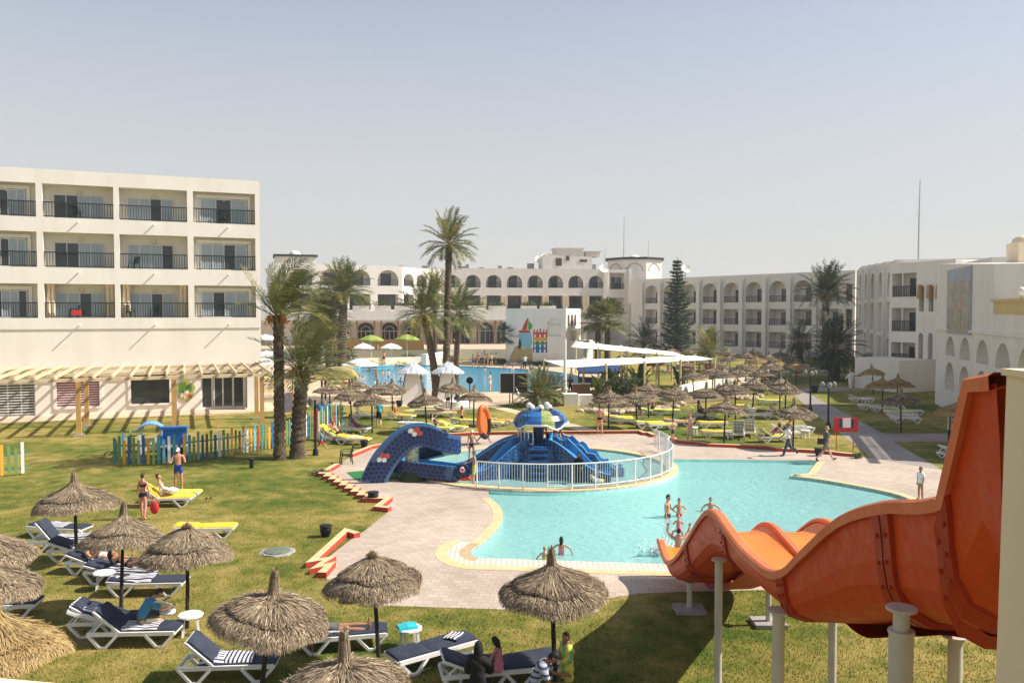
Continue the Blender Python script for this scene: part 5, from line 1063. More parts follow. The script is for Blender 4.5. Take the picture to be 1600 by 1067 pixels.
def make_palm(name, label, cat, px, py, h, r, nf, seed, nl=26, tr=(.34, .26), lean=(0, 0), wind=(0, 0), fruit=True, mats=None, e_lo=-25, skirt=.9, nodes=9, loc=None, group=None, wl=.03):
    rg = random.Random(seed); g = loc or at(px, py); t = thing(name, label, cat, g, 0, group)
    # trunk: rings of old leaf bases
    s = MB(); n = 12; m = max(6, int(h * 3.2)); vs = []; 
    ctr = lambda q: Vector((lean[0] * q ** 1.6, lean[1] * q ** 1.6, h * q))
    rows = []
    for i in range(m + 1):
        q = i / m; rad = tr[0] * (1 - q) + tr[1] * q
        if q < .06: rad *= 1.18
        if q > .8: rad *= 1 + (q - .8) * skirt
        for hi in (0, 1):
            if i == m and hi: break
            c = ctr(min(1, q + hi * .45 / m)); rr_ = rad * (1.10 if hi == 0 else .93)
            rows.append([(c.x + rr_ * cos(2 * pi * (k + .5 * (i % 2)) / n) * rg.uniform(.94, 1.06), c.y + rr_ * sin(2 * pi * (k + .5 * (i % 2)) / n) * rg.uniform(.94, 1.06), c.z) for k in range(n)])
    s.add([p for r_ in rows for p in r_], [(i * n + k, i * n + (k + 1) % n, (i + 1) * n + (k + 1) % n, (i + 1) * n + k) for i in range(len(rows) - 1) for k in range(n)])
    s.build('trunk', [M_bark], t, 35)
    top = ctr(1.0); s = MB(); s2 = MB()
    for j in range(nf):
        q = (j + .5) / nf; az = j * 2.39996 + rg.uniform(-.2, .2); e = R(86 - (86 - e_lo) * q ** .85) + rg.uniform(-.09, .09)
        L = r * (1.12 - .18 * q) * rg.uniform(.9, 1.08); old = q > .86
        frond(s, top + Vector((.10 * cos(az), .10 * sin(az), .25 - .35 * q)), az, e, L, .55 + .75 * q + rg.uniform(-.1, .1), nl, r * .30, rg, wind, 1 if (old or rg.random() < .16) else 0, wl)
    s.build('crown', (mats or [M_frond, M_frond2]) + [M_frond2], t)
    for j in range(int(nf * .9)):
        az = rg.uniform(0, 2 * pi); e = R(rg.uniform(-5, 60)); a = top + Vector((tr[1] * .8 * cos(az), tr[1] * .8 * sin(az), -rg.uniform(.1, .65))); b = a + Vector((cos(e) * cos(az), cos(e) * sin(az), sin(e))) * rg.uniform(.25, .6) * r / 2.6
        s2.tube([a, b], [.05 * r / 2.6, .018], 4, 0, False)
    s2.build('leaf_bases', [M_dead], t)
    if fruit:
        for j in range(4):
            az = rg.uniform(0, 2 * pi); f = MB(); b = top + Vector((cos(az), sin(az), -.35)) * (.16 * r)
            f.tube([top, b + Vector((0, 0, .15))], .025, 4); f.ball(b, (.085 * r / 2.4, .085 * r / 2.4, .15 * r / 2.4), 8)
            for k in range(70):
                u = Vector((rg.gauss(0, 1), rg.gauss(0, 1), rg.gauss(0, 1.4))) * .085 * r / 2.4; f.tube([b + u, b + u + Vector((rg.gauss(0, .03), rg.gauss(0, .03), -.09))], [.02, .006], 3, 0, False)
            f.build('date_cluster', [M_fruit], t)
    return t
WN = (.75, -.1)
make_palm('date_palm', 'tall rough trunked date palm at the left, fronds blown right, over the lawn', 'palm', 437, 718, 7.3, 2.75, 28, 1, 32, (.28, .235), (.0, 0), (1.0, -.1), True, None, 24, wl=.024)
make_palm('date_palm', 'shorter thick date palm right beside the tall rough one on the lawn', 'palm', 465, 715, 4.5, 2.8, 36, 2, 34, (.38, .33), (.30, 0), (.9, -.1), True, None, -2, wl=.024)
make_palm('date_palm', 'tallest date palm standing high above the roofline behind the kiosks', 'palm', 697, 622, 13.2, 2.65, 34, 3, 28, (.33, .25), (.3, 0), (.25, 0), True, wl=.04)
make_palm('date_palm', 'leaning palm with a broad crown between the two checked kiosks', 'palm', 682, 622, 7.2, 2.9, 40, 4, 28, (.36, .28), (-1.1, 0), (.15, 0), False, None, -30, wl=.04)
make_palm('date_palm', 'low spreading palm crown right of the tallest trunk', 'palm', 712, 612, 7.2, 2.9, 34, 5, 28, (.30, .22), (.3, 0), (.2, 0), False, None, -35, wl=.04)
make_palm('date_palm', 'small distant palm with bright orange date clusters left of the tallest', 'palm', 680, 566, 10.2, 3.4, 34, 6, 22, (.32, .28), (0, 0), (0, 0), True, [M_frond2, M_frond2], wl=.06)
make_palm('date_palm', 'upright palm with a full fan crown left of the bamboo screen', 'palm', 534, 590, 9.4, 3.6, 46, 7, 26, (.52, .44), (.3, 0), (.1, 0), False, None, 5, wl=.05)
make_palm('date_palm', 'dense palm behind the thick lawn palms, nearest the white hotel wing', 'palm', 495, 586, 6.8, 3.6, 44, 8, 26, (.5, .45), (.3, 0), (.3, 0), False, wl=.05)
make_palm('date_palm', 'bushy palm between the dense one and the upright fan crowned one', 'palm', 514, 588, 6.4, 3.1, 36, 9, 24, (.42, .36), (0, 0), (.2, 0), True, wl=.05)
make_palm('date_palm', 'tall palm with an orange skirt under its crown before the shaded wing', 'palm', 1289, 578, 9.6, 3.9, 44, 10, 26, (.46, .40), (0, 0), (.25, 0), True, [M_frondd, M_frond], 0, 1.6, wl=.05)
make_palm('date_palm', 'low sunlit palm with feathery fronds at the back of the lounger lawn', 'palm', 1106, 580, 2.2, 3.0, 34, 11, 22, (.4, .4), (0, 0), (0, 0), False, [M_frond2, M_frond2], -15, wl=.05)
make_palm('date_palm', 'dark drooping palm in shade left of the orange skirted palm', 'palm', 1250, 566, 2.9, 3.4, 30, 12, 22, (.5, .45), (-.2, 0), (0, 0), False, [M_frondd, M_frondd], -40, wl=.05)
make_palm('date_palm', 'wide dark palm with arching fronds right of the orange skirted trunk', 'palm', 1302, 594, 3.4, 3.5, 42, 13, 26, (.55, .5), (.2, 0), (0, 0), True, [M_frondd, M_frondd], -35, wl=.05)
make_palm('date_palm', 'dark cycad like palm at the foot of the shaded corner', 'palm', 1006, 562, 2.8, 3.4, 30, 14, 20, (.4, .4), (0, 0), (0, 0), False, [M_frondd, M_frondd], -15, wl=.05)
make_palm('date_palm', 'low bright palm bush in front of the dark two panel board', 'palm', 842, 634, .75, 2.1, 40, 15, 26, (.42, .45), (0, 0), (0, 0), False, [M_frond, M_frond2], -30, wl=.035)
make_palm('date_palm', 'smaller palm bush right of the bright one by the pool edge', 'palm', 862, 629, .7, 1.5, 28, 16, 22, (.3, .3), (0, 0), (0, 0), False, [M_frond, M_frond], -25, wl=.035)
def fanpalm(px, py, h, r, n, seed, label, tr=.3, m=None, loc=None):
    rg = random.Random(seed); g = loc or at(px, py); t = thing('fan_palm', label, 'palm', g); s = MB(); s.lathe([(tr * 1.3, 0), (tr * 1.1, h * .1), (tr, h * .5), (tr * .95, h * .9), (tr * 1.2, h)], 12, jit=.06, rg=rg); s.build('trunk', [M_bark], t, 40); s = MB()
    for j in range(n):
        q = (j + .5) / n; az = j * 2.39996; e = R(85 - 125 * q) + rg.uniform(-.12, .12); d = Vector((cos(e) * cos(az), cos(e) * sin(az), sin(e))); c = Vector((0, 0, h)) + d * r * .55; s.tube([(0, 0, h - .1), c], .035, 3, 2, False)
        side = d.cross(Vector((0, 0, 1))).normalized() if abs(d.z) < .98 else Vector((1, 0, 0)); up = side.cross(d)
        for k in range(17):
            a = (k / 16 - .5) * 4.2; v = (d * cos(a) + side * sin(a) + up * .12).normalized(); l = r * .55 * rg.uniform(.85, 1.1) * (1 - .15 * abs(a) / 1.8); w = (side * cos(a) - d * sin(a)) * .032 * r
            tip = c + v * l + Vector((0, 0, -.22 * l)); mid = c + v * l * .55; s.add([c, mid + w, tip, mid - w], [(0, 1, 2, 3)], rg.choice((0, 0, 1)))
    s.build('crown', m or [M_frond, M_frond2, M_frond2], t); return t
fanpalm(934, 570, 6.0, 3.3, 26, 1, 'left one of the two fan palms right of the mural building', .42); fanpalm(949, 571, 6.3, 3.5, 28, 2, 'right one of the two fan palms right of the mural building', .42)
fanpalm(794, 569, 4.2, 2.1, 24, 3, 'small blue green fan palm at the left edge of the mural wall', .3, [leafmat('blue_green_leaf', (.03, .12, .10), (.08, .2, .17)), M_frondd, M_frondd])
# araucaria: tiers of drooping branches with needle clumps
def araucaria(px, py, h, r, label):
    rg = random.Random(5); g = at(px, py); t = thing('araucaria_tree', label, 'conifer', g); s = MB(); s.tube([(0, 0, 0), (0, 0, h * .6), (0, 0, h)], [.38, .22, .03], 8); s.build('trunk', [M_bark], t, 40); s = MB(); nt_ = 26
    for i in range(nt_):
        q = i / nt_; z = h * (.08 + .90 * q); L = r * (1 - q) ** .62 * (1 + .25 * sin(i * 2.1)) * (1 if i > 3 else .8); nb = 8
        for b in range(nb):
            az = 2 * pi * b / nb + i * .7 + rg.uniform(-.2, .2); l = L * rg.uniform(.8, 1.1); nseg = max(7, int(l * 9))
            for k in range(nseg):
                u = (k + .5) / nseg; c = Vector((cos(az) * l * u, sin(az) * l * u, z - .3 * l * u + .5 * l * u * u))
                for _ in range(4):
                    d = Vector((cos(az) * .7 + rg.gauss(0, .55), sin(az) * .7 + rg.gauss(0, .55), .35 + rg.gauss(0, .35))).normalized() * rg.uniform(.28, .5); x = d.cross(Vector((rg.gauss(0, 1), rg.gauss(0, 1), rg.gauss(0, 1)))).normalized() * .075
                    s.quad(c - x, c + x, c + d + x * .5, c + d - x * .5, 0)
    s.build('crown', [M_pine], t)
araucaria(1057, 562, 16.0, 2.5, 'tall conical araucaria tree in front of the shaded arcaded wing')
def bush(name, px, py, rx, rz, n, label, m, leaf=.16, seed=1, cat='shrub', z=0.):
    rg = random.Random(seed); g = at(px, py, z); t = thing(name, label, cat, g); s = MB(); st_ = MB()
    for k in range(6): st_.tube([(0, 0, 0), (rg.gauss(0, rx * .4), rg.gauss(0, rx * .3), rz * .8)], [.03, .012], 4)
    st_.build('stem', [M_dark], t)
    for k in range(n):
        u = Vector((rg.gauss(0, 1), rg.gauss(0, 1), rg.gauss(0, 1))).normalized() * rg.uniform(.45, 1.0) * (1 + .25 * sin(k)); c = Vector((u.x * rx, u.y * rx * .7, rz * .52 + u.z * rz * .5)); d = Vector((rg.gauss(0, 1), rg.gauss(0, 1), rg.gauss(0, .8))).normalized() * leaf; x = d.cross(Vector((rg.gauss(0, 1), rg.gauss(0, 1), rg.gauss(0, 1)))).normalized() * leaf * .4
        s.quad(c - d, c - x, c + d, c + x, rg.choice((0, 0, 1)))
    s.build('foliage', m, t)
def banana(px, py, h, n, label, seed):
    rg = random.Random(seed); g = at(px, py); t = thing('banana_plant', label, 'plant', g); s = MB()
    for j in range(n):
        az = j * 2.4; e = R(rg.uniform(45, 80)); L = h * rg.uniform(.7, 1.05); p = Vector((0, 0, .2)); d = Vector((cos(e) * cos(az), cos(e) * sin(az), sin(e))); pts = []
        for k in range(8): pts.append(p); p = p + d * L / 7; d = (d + Vector((0, 0, -.16 * k / 3))).normalized()
        sd_ = Vector((-sin(az), cos(az), 0)); wv = [.02, .05, .16, .22, .22, .17, .10, .01]
        for k in range(7): s.quad(pts[k] - sd_ * wv[k] * L * .55 + Vector((0, 0, .05)), pts[k], pts[k + 1], pts[k + 1] - sd_ * wv[k + 1] * L * .55 + Vector((0, 0, .05)), j % 2); s.quad(pts[k], pts[k] + sd_ * wv[k] * L * .55 + Vector((0, 0, .05)), pts[k + 1] + sd_ * wv[k + 1] * L * .55 + Vector((0, 0, .05)), pts[k + 1], j % 2)
    s.build('leaves', [M_frond, M_hedge], t); s = MB(); s.tube([(0, 0, 0), (0, 0, .8)], [.12, .06], 7); s.build('stem', [M_frond2], t)
banana(935, 622, 2.6, 10, 'broad leaved plant left of the garden parasol', 1); banana(958, 618, 2.6, 11, 'broad leaved plant under the blue canopy', 2); banana(981, 618, 2.3, 10, 'rounded leafy plant between the garden parasols', 3); banana(999, 610, 3.4, 7, 'tallest upright plant of the garden bed', 4); banana(1062, 610, 2.4, 8, 'leafy plant at the left end of the low white wall', 5)
bush('oleander_shrub', 973, 621, 1.5, 1.9, 900, 'dark rounded shrub in the middle of the garden bed', [M_hedge, M_frondd], .15, 1); bush('flower_shrub', 1187, 617, 1.3, 1.5, 600, 'reddish bush at the right end of the low wall', [M_hedge, M_dead], .13, 2); bush('red_leaved_shrub', 806, 568, 1.2, 1.4, 400, 'dark red shrub at the foot of the mural', [mat('dark_red_leaf', (.09, .02, .03), .7), M_frondd], .16, 3)
for i, (px, py, rx, rz) in enumerate(((756, 572, 2.2, .9), (775, 572.5, 2.2, .8), (790, 573, 1.7, .8), (829, 574, 1.6, .8), (845, 576, 1.2, .7), (700, 570, 1.8, 1.0))): bush('low_hedge', px, py - 4, rx, rz, 420, ordlab(i, 6) + 'low hedge clump along the planting strip behind the large pool', [M_hedge, M_frondd], .17, 10 + i)
for i, (px, py) in enumerate(((930, 640), (950, 642), (975, 641), (1003, 640), (1030, 637), (1048, 632))): bush('bedding_plant', px, py - 3, .75, .4, 180, ordlab(i, 6) + 'tuft of bedding plants inside the rock edged garden', [M_frond2, M_hedge], .09, 30 + i)
bush('lawn_shrub', 1340, 716, .35, .3, 120, 'small leafy tuft at the end of the red kerb below the sign', [M_hedge, M_frond], .07, 41); bush('lawn_shrub', 500, 742, .5, .25, 160, 'low plant at the top corner of the zigzag kerb', [M_hedge, M_grt], .08, 42); bush('pool_shrub', 640, 566, 1.2, 1.3, 300, 'round bush above the far edge of the large pool', [M_hedge, M_frondd], .15, 43)
bush('vine_shrub', 532, 582, 2.0, 3.4, 700, 'leafy bush at the foot of the upright palm by the square hut', [M_hedge, M_frondd], .2, 44)
# garden bed soil and rocks
mb = MB(); mb.poly(ccw(G((905, 640), (930, 644), (1000, 645), (1040, 640), (1062, 632), (1180, 622), (1185, 614), (1060, 614), (990, 612), (920, 622))), .007, .10, 0, 0); tag(mb.build('garden_bed', [mat('bed_soil', (.20, .15, .08), .95, .35, 2, .5, 12, kind='World')]), kind='structure')
rp = [(906 + 6.2 * i + rnd.uniform(-2, 2), 642.5 + 3.2 * sin(i * .16) + rnd.uniform(-1, 1)) for i in range(23)] + [(1056, 637), (1063, 634), (1150, 624), (1157, 624.5), (1164, 624), (1172, 623.5), (1180, 622.5), (1188, 621)]
for i, (px, py) in enumerate(rp):
    g = at(px, py); s = MB(); r = rnd.uniform(.22, .42); s.ball((0, 0, r * .4), (r * 1.3, r, r * .7), 8); s.v = [(x * (1 + rnd.uniform(-.18, .18)), y * (1 + rnd.uniform(-.18, .18)), max(-.02, z * (1 + rnd.uniform(-.2, .2)))) for x, y, z in s.v]
    o = s.build('garden_rock', [mat('limestone', (.52, .40, .28), .9, .25, 3, .4)], None, None, g); tag(o, ordlab(i, 23) + 'pale rock in the curved edging row of the garden bed' if i < 14 else 'pale rock in the right half of the garden edging row', 'rock', 'rocks edging the garden bed')
# ------------------------------------------------------------------ snake slide
Mdb = mat('slide_dark_blue', (.010, .028, .10), .3, .2, 4); Mlb = mat('slide_light_blue', (.05, .24, .50), .25, .15, 2); Mmb = mat('slide_mid_blue', (.018, .08, .24), .3, .3, 3); Mhx = mat('slide_hex_line', (.055, .11, .23), .35, .1)
Mcr = mat('slide_cream_underside', (.50, .43, .32), .5, .1); Mr_ = mat('slide_red', (.62, .07, .035), .35); My_ = mat('slide_yellow', (.66, .42, .10), .35); Mgn = mat('slide_green', (.10, .36, .28), .35); Mw_ = mat('slide_white', (.75, .74, .70), .3)
def sweep(mb, path, sect, mis, upv=Vector((0, 0, 1)), closed_sec=True):
    P = [Vector(p) for p in path]; n = len(P); m = len(sect(0)); fr_ = []
    for i in range(n):
        T = (P[min(i + 1, n - 1)] - P[max(i - 1, 0)]).normalized(); S = T.cross(upv)
        S = S.normalized() if S.length > .15 else fr_[-1][1]; U = S.cross(T); fr_.append((T, S, U))
    vs = [P[i] + fr_[i][1] * a + fr_[i][2] * b for i in range(n) for a, b in sect(i / (n - 1))]; o = len(mb.v)
    mb.add(vs, [], 0)
    for i in range(n - 1):
        for k in range(m if closed_sec else m - 1):
            mb.f.append((o + i * m + k, o + i * m + (k + 1) % m, o + (i + 1) * m + (k + 1) % m, o + (i + 1) * m + k)); mb.m.append(mis[k])
    if closed_sec:
        mb.f += [tuple(o + k for k in reversed(range(m))), tuple(o + (n - 1) * m + k for k in range(m))]; mb.m += [mis[0]] * 2
    return P, fr_
SN = spline([(-6.2, 36.0, -.05), (-5.8, 36.05, .75), (-5.2, 36.15, 1.50), (-4.55, 36.25, 1.98), (-3.9, 36.35, 2.05), (-3.2, 36.5, 1.75), (-2.75, 36.95, 1.5), (-2.95, 37.6, 1.28), (-3.8, 37.95, 1.05), (-4.75, 37.75, .85), (-5.15, 37.1, .70), (-4.75, 36.45, .60), (-3.8, 36.2, .52), (-2.9, 36.0, .46), (-2.35, 35.85, .42)], 7)
sn = thing('snake_slide', 'blue snake shaped children slide with honeycomb pattern curling down to the paddling pool', 'slide', (0, 0, 0))
hw, hh = .42, .38
def FF(t): return 1.40 - .25 * t / .3 if t < .3 else max(.85, 1.15 - (t - .3) * 1.2)
def ssec(t):
    k = .75 if t > .97 else 1.0; f = FF(t)
    return [(-hw * k, hh * f), (-hw * k, -.34 * f), (-.30 * k, -.44 * f), (.30 * k, -.44 * f), (hw * k, -.34 * f), (hw * k, hh * f), (.33 * k, hh * f), (.30, -.12), (-.30, -.12), (-.33 * k, hh * f)]
s = MB(); P, fr_ = sweep(s, SN, ssec, [0, 0, 1, 0, 0, 2, 2, 2, 2, 2]); s.build('body', [Mhx, Mcr, Mlb], sn, 45)
Ls = [0]
for a, b in zip(P, P[1:]): Ls.append(Ls[-1] + (b - a).length)
def spt(d, sgn, u, off):
    i = 0
    while i < len(Ls) - 2 and Ls[i + 1] < d: i += 1
    q = min(1, max(0, (d - Ls[i]) / (Ls[i + 1] - Ls[i]))); T, S, U = fr_[i]; c = P[i].lerp(P[i + 1], q); S2 = S.lerp(fr_[i + 1][1], q).normalized(); U2 = U.lerp(fr_[i + 1][2], q).normalized()
    return c + S2 * sgn * (hw + off) + U2 * u
s = MB(); hs = .118
for sg in (-1, 1):
    for r_ in range(8):
        for k in range(int(Ls[-1] / (hs * 1.82))):
            d0 = .12 + k * hs * 1.82 + (r_ % 2) * hs * .91; f = FF(d0 / Ls[-1]); u0 = -.34 * f + hs * .95 + r_ * hs * 1.58
            if d0 > Ls[-1] - .5 or u0 + hs * .9 > hh * f: continue
            hv = hash((k, r_, sg)) % 41; cl = 0
            if abs(d0 - 1.25) < .2 or abs(d0 - 3.0) < .22 or abs(d0 - 7.6) < .2: cl = [1, 2, 3, 4][(k + r_) % 4] if 1 < r_ < 5 else 0
            s.add([spt(d0 + hs * .94 * sin(pi * j / 3), sg, u0 + hs * .94 * cos(pi * j / 3), .006) for j in range(6)], [tuple(range(6))], cl)
s.build('honeycomb', [Mdb, Mr_, My_, Mgn, Mw_], sn)
hd = MB(); p = P[-1] + Vector((.12, -.05, .06)); hd.ball((0, 0, 0), (.42, .40, .36), 16); o = hd.build('head', [Mdb], sn, 60, p)
for y in (-.33, .30):
    e = MB(); e.ball((0, 0, 0), (.13, .10, .14), 10, 0); e.ball((.02, math.copysign(.06, y), .02), (.07, .06, .07), 8, 1); e.ball((.03, math.copysign(.10, y), .03), (.035, .03, .04), 8, 2); e.build('eye', [mat('pale_pink', (.70, .45, .45), .4), Mr_, M_black], sn, 60, p + Vector((.06, y, .14)))
e = MB(); e.ball((0, 0, 0), (.34, .36, .14), 12); e.build('mouth', [Mr_], sn, 60, p + Vector((.16, 0, -.26)))
s = MB(); s.lathe([(.52, 0), (.46, .2), (.36, .5), (.31, .7), (.30, 2.0)], 16, (-4.45, 36.3, 0))
m, n, l, b = newmat('green_mosaic_trunk'); v = coords(n, 'Object'); t_ = n.new('ShaderNodeTexVoronoi'); t_.inputs['Scale'].default_value = 9; l.new(v, t_.inputs['Vector']); r_ = ramp(n, [(.15, (.02, .10, .03)), (.3, (.10, .26, .10)), (.5, (.45, .48, .33))]); l.new(t_.outputs['Distance'], r_.inputs[0]); l.new(r_.outputs[0], b.inputs['Base Color']); b.inputs['Roughness'].default_value = .4
s.build('support_trunk', [m], sn, 50); s = MB(); s.lathe([(.62, 0), (.56, .25), (.44, .45)], 12, (-4.45, 36.3, .004), jit=.08, rg=rnd); s.build('support_base', [M_frondd], sn)
# ------------------------------------------------------------------ octopus slide
oc_ = thing('octopus_slide', 'large blue octopus shaped slide with a striped domed cap standing in the paddling pool', 'slide', (1.35, 38.6, -.4), R(0)); PZ_ = 1.75
def scalemat(nm, c1, c2):
    m, n, l, b = newmat(nm); v = coords(n, 'Object'); t_ = n.new('ShaderNodeTexVoronoi'); t_.inputs['Scale'].default_value = 6.5; t_.inputs['Randomness'].default_value = .45; l.new(v, t_.inputs['Vector']); r_ = ramp(n, [(.12, c2), (.42, c1), (.6, tuple(c * .5 for c in c1))]); l.new(t_.outputs['Distance'], r_.inputs[0]); l.new(r_.outputs[0], b.inputs['Base Color']); b.inputs['Roughness'].default_value = .3; return m
Msc = scalemat('blue_scales', (.012, .065, .19), (.028, .15, .34)); Msc2 = scalemat('light_blue_scales', (.03, .17, .38), (.07, .31, .52))
def tentacle(az, L, wd, wavy=0., bend=0., m2=None, steep=1.3):
    path = []; N = 18
    for i in range(N + 1):
        t = i / N; r = .75 + t * (L - .75); a = R(az) + R(bend) * t * t; path.append((r * cos(a), r * sin(a), max(.42, PZ_ * (1 - t ** (1 / steep) * .99) * 1.0 if False else .42 + (PZ_ - .42) * (.5 + .5 * cos(pi * t ** 1.2)))))
    s = MB(); vs = []; P = [Vector(p) for p in path]
    for i, p in enumerate(P):
        T = (P[min(i + 1, N)] - P[max(0, i - 1)]); T.z = 0; T.normalize(); S = Vector((T.y, -T.x, 0)); t = i / N; k = wd * (1 - .15 * t); rim = .30 + wavy * (.10 * sin(i * 1.9)); fl = .55 * (p.z / PZ_) ** .8
        for a, z in ((-k - .10 - fl * .45, 0), (-k - .08 - fl * .12, p.z * .55), (-k - .06, p.z + rim), (-k + .04, p.z + rim + .02), (-k + .12, p.z + .02), (0, p.z - .05), (k - .12, p.z + .02), (k - .04, p.z + rim + .02), (k + .06, p.z + rim), (k + .08 + fl * .12, p.z * .55), (k + .10 + fl * .45, 0)): vs.append(p + S * a + Vector((0, 0, z - p.z)))
    m = 11; mi = [0, 0, 1, 1, 1, 1, 1, 1, 0, 0]; s.v = [tuple(v) for v in vs]
    for i in range(N):
        for k in range(10): s.f.append((i * m + k, i * m + k + 1, (i + 1) * m + k + 1, (i + 1) * m + k)); s.m.append(mi[k])
    s.f.append(tuple(N * m + k for k in range(m))); s.m.append(0); s.build('tentacle_slide', [m2 or Msc, Mlb], oc_, 50)
tentacle(183, 4.0, .44); tentacle(218, 3.6, .42, 0, -8); tentacle(310, 3.8, .44, 0, 14); tentacle(340, 3.9, .46, 1.0, 6, Msc2); tentacle(35, 3.2, .4); tentacle(90, 3.2, .4); tentacle(140, 3.3, .4)
s = MB(); s.lathe([(2.1, 0), (1.8, .8), (1.55, 1.4), (1.45, PZ_ - .05), (1.3, PZ_), (.01, PZ_)], 24, cap=False); s.build('platform', [Msc], oc_, 50)
for i in range(6): s = MB(); s.box((.9 * cos(R(265)) * (2.45 - .17 * i), .9 * sin(R(265)) * (2.45 - .17 * i) * 1.05, .42 + i * .24), (.85, .26, .07)); s.build('step', [Mmb], oc_)
s = MB(); s.tube([(-.12, -.1, PZ_), (-.12, -.1, 2.9)], .24, 12); s.build('column', [Mdb], oc_, 50)
Mst = [mat('cap_blue', (.035, .15, .42), .35, .2), mat('cap_yellow_green', (.30, .36, .12), .35, .25), Mdb, Msc2]
s = MB(); NG = 48
for k in range(NG):
    a1, a2 = 2 * pi * k / NG, 2 * pi * (k + 1) / NG; mi = (0, 1, 2, 3)[(k // 4) % 4]
    pr = [(1.26, 2.68), (1.24, 2.86), (1.10, 3.08), (.82, 3.26), (.45, 3.36), (.0, 3.40)]
    for (r1, z1), (r2, z2) in zip(pr, pr[1:]): s.quad((r1 * cos(a1), r1 * sin(a1), z1), (r1 * cos(a2), r1 * sin(a2), z1), (r2 * cos(a2), r2 * sin(a2), z2), (r2 * cos(a1), r2 * sin(a1), z2), mi)
    lo = lambda a: 2.68 - .20 * max(0, -cos(4 * a + .8)); s.quad((1.30 * cos(a1), 1.30 * sin(a1), lo(a1)), (1.30 * cos(a2), 1.30 * sin(a2), lo(a2)), (1.26 * cos(a2), 1.26 * sin(a2), 2.68), (1.26 * cos(a1), 1.26 * sin(a1), 2.68), mi)
s.build('domed_cap', Mst, oc_, 50)
s = MB(); s.tube([(1.31 * cos(2 * pi * k / 64), 1.31 * sin(2 * pi * k / 64), 2.68 - .20 * max(0, -cos(4 * 2 * pi * k / 64 + .8))) for k in range(65)], .05, 6, 0, False); s.build('cap_trim', [Mw_], oc_, 60)
for a in (-135, -92, -52, 60, 150): 
    e = MB(); e.ball((0, 0, 0), .15, 12, 0); e.ball((.10 * cos(R(a)), .10 * sin(R(a)), -.05), .075, 8, 1); e.build('eye', [Mw_, mat('eye_dark_red', (.16, .02, .015), .4)], oc_, 60, (.62 * cos(R(a)), .62 * sin(R(a)), 3.44))
s = MB(); rr_ = [(1.12 * cos(R(a)), 1.12 * sin(R(a))) for a in range(190, 262, 12)]
for x, y in rr_: s.bar((x, y, PZ_), (x, y, PZ_ + .6), .04)
s.tube([(x, y, PZ_ + .6) for x, y in rr_], .035, 6); s.tube([(x, y, PZ_ + .05) for x, y in rr_], .035, 6); s.build('guard_rail', [Mw_], oc_)
# ------------------------------------------------------------------ white railing round the paddling pool
rl = thing('pool_railing', 'curved white metal railing on the coping of the paddling pool', 'railing', (0, 0, 0)); RPT = [kid(.28, a) for a in np.arange(-118, 4, 1.05)] + [tuple(p[:2]) for p in spline([(7.75, 40.6), (8.0, 41.6), (7.95, 42.8), (7.7, 44.1)], 11)]
step = 9
for i in range(0, len(RPT) - 1, step):
    seg = RPT[i:i + step + 1]; s = MB()
    if len(seg) < 3: break
    s.tube([(x, y, 1.14) for x, y in seg], .030, 6); s.tube([(x, y, .22) for x, y in seg], .024, 6)
    for x, y in seg: s.bar((x, y, .22), (x, y, 1.14), .022)
    s.build('railing_panel', [M_metalw], rl); s = MB(); x, y = seg[0]; s.tube([(x, y, 0), (x, y, 1.16)], .035, 8); s.build('post', [M_metalw], rl)
# ------------------------------------------------------------------ orange wave slide in the foreground
sl_ = thing('wave_slide', 'big orange fibreglass wave slide dropping from the right into the turquoise pool', 'slide', (0, 0, 0))
def fmat(nm, c, c2, rg_=.46):
    m, n, l, b = newmat(nm); v = coords(n, 'Object'); t1 = noise(n, l, v, 1.1, 6, .7); r1 = ramp(n, [(.3, c), (.7, c2)]); l.new(t1.outputs['Fac'], r1.inputs[0]); t4 = noise(n, l, v, 2.6, 9, .75); r4 = ramp(n, [(.60, (0, 0, 0)), (.74, (.5, .5, .5))]); l.new(t4.outputs['Fac'], r4.inputs[0]); mx = n.new('ShaderNodeMixRGB'); mx.inputs[2].default_value = (min(1, c2[0] * 1.15), c2[1] * 1.9 + .03, c2[2] * 2 + .04, 1); l.new(r4.outputs[0], mx.inputs[0]); l.new(r1.outputs[0], mx.inputs[1]); l.new(mx.outputs[0], b.inputs['Base Color']); t2 = noise(n, l, v, 7, 5, .7); r2 = ramp(n, [(.3, (rg_ - .1,) * 3), (.7, (rg_ + .25,) * 3)]); l.new(t2.outputs['Fac'], r2.inputs[0]); l.new(r2.outputs[0], b.inputs['Roughness']); b.inputs['Specular IOR Level'].default_value = .22; addbump(n, l, b, t2.outputs['Fac'], .06); return m
Mo = fmat('orange_fibreglass', (.50, .050, .006), (.58, .070, .009)); Mod = fmat('dark_orange_flange', (.33, .028, .005), (.40, .040, .007)); Mor = fmat('faded_orange_rim', (.60, .14, .045), (.68, .20, .085), .5); Moi = fmat('orange_chute', (.74, .17, .012), (.80, .22, .02), .3)
RIM = [(3.22, 5.35, 7.03), (3.26, 5.7, 6.98), (3.31, 5.95, 6.52), (3.37, 6.24, 6.02), (3.42, 6.7, 5.88), (3.48, 7.5, 5.68), (3.55, 8.65, 5.25), (3.63, 9.94, 4.52), (3.69, 10.8, 4.02), (3.74, 11.6, 3.75), (3.79, 12.6, 3.62), (3.84, 13.6, 3.56), (3.88, 14.6, 3.60), (3.93, 15.5, 3.62), (3.97, 16.3, 3.46), (4.02, 17.3, 2.98), (4.07, 18.5, 2.28), (4.11, 19.8, 1.52), (4.15, 21.2, .93), (4.18, 22.1, .85), (4.2, 22.9, 1.02)]
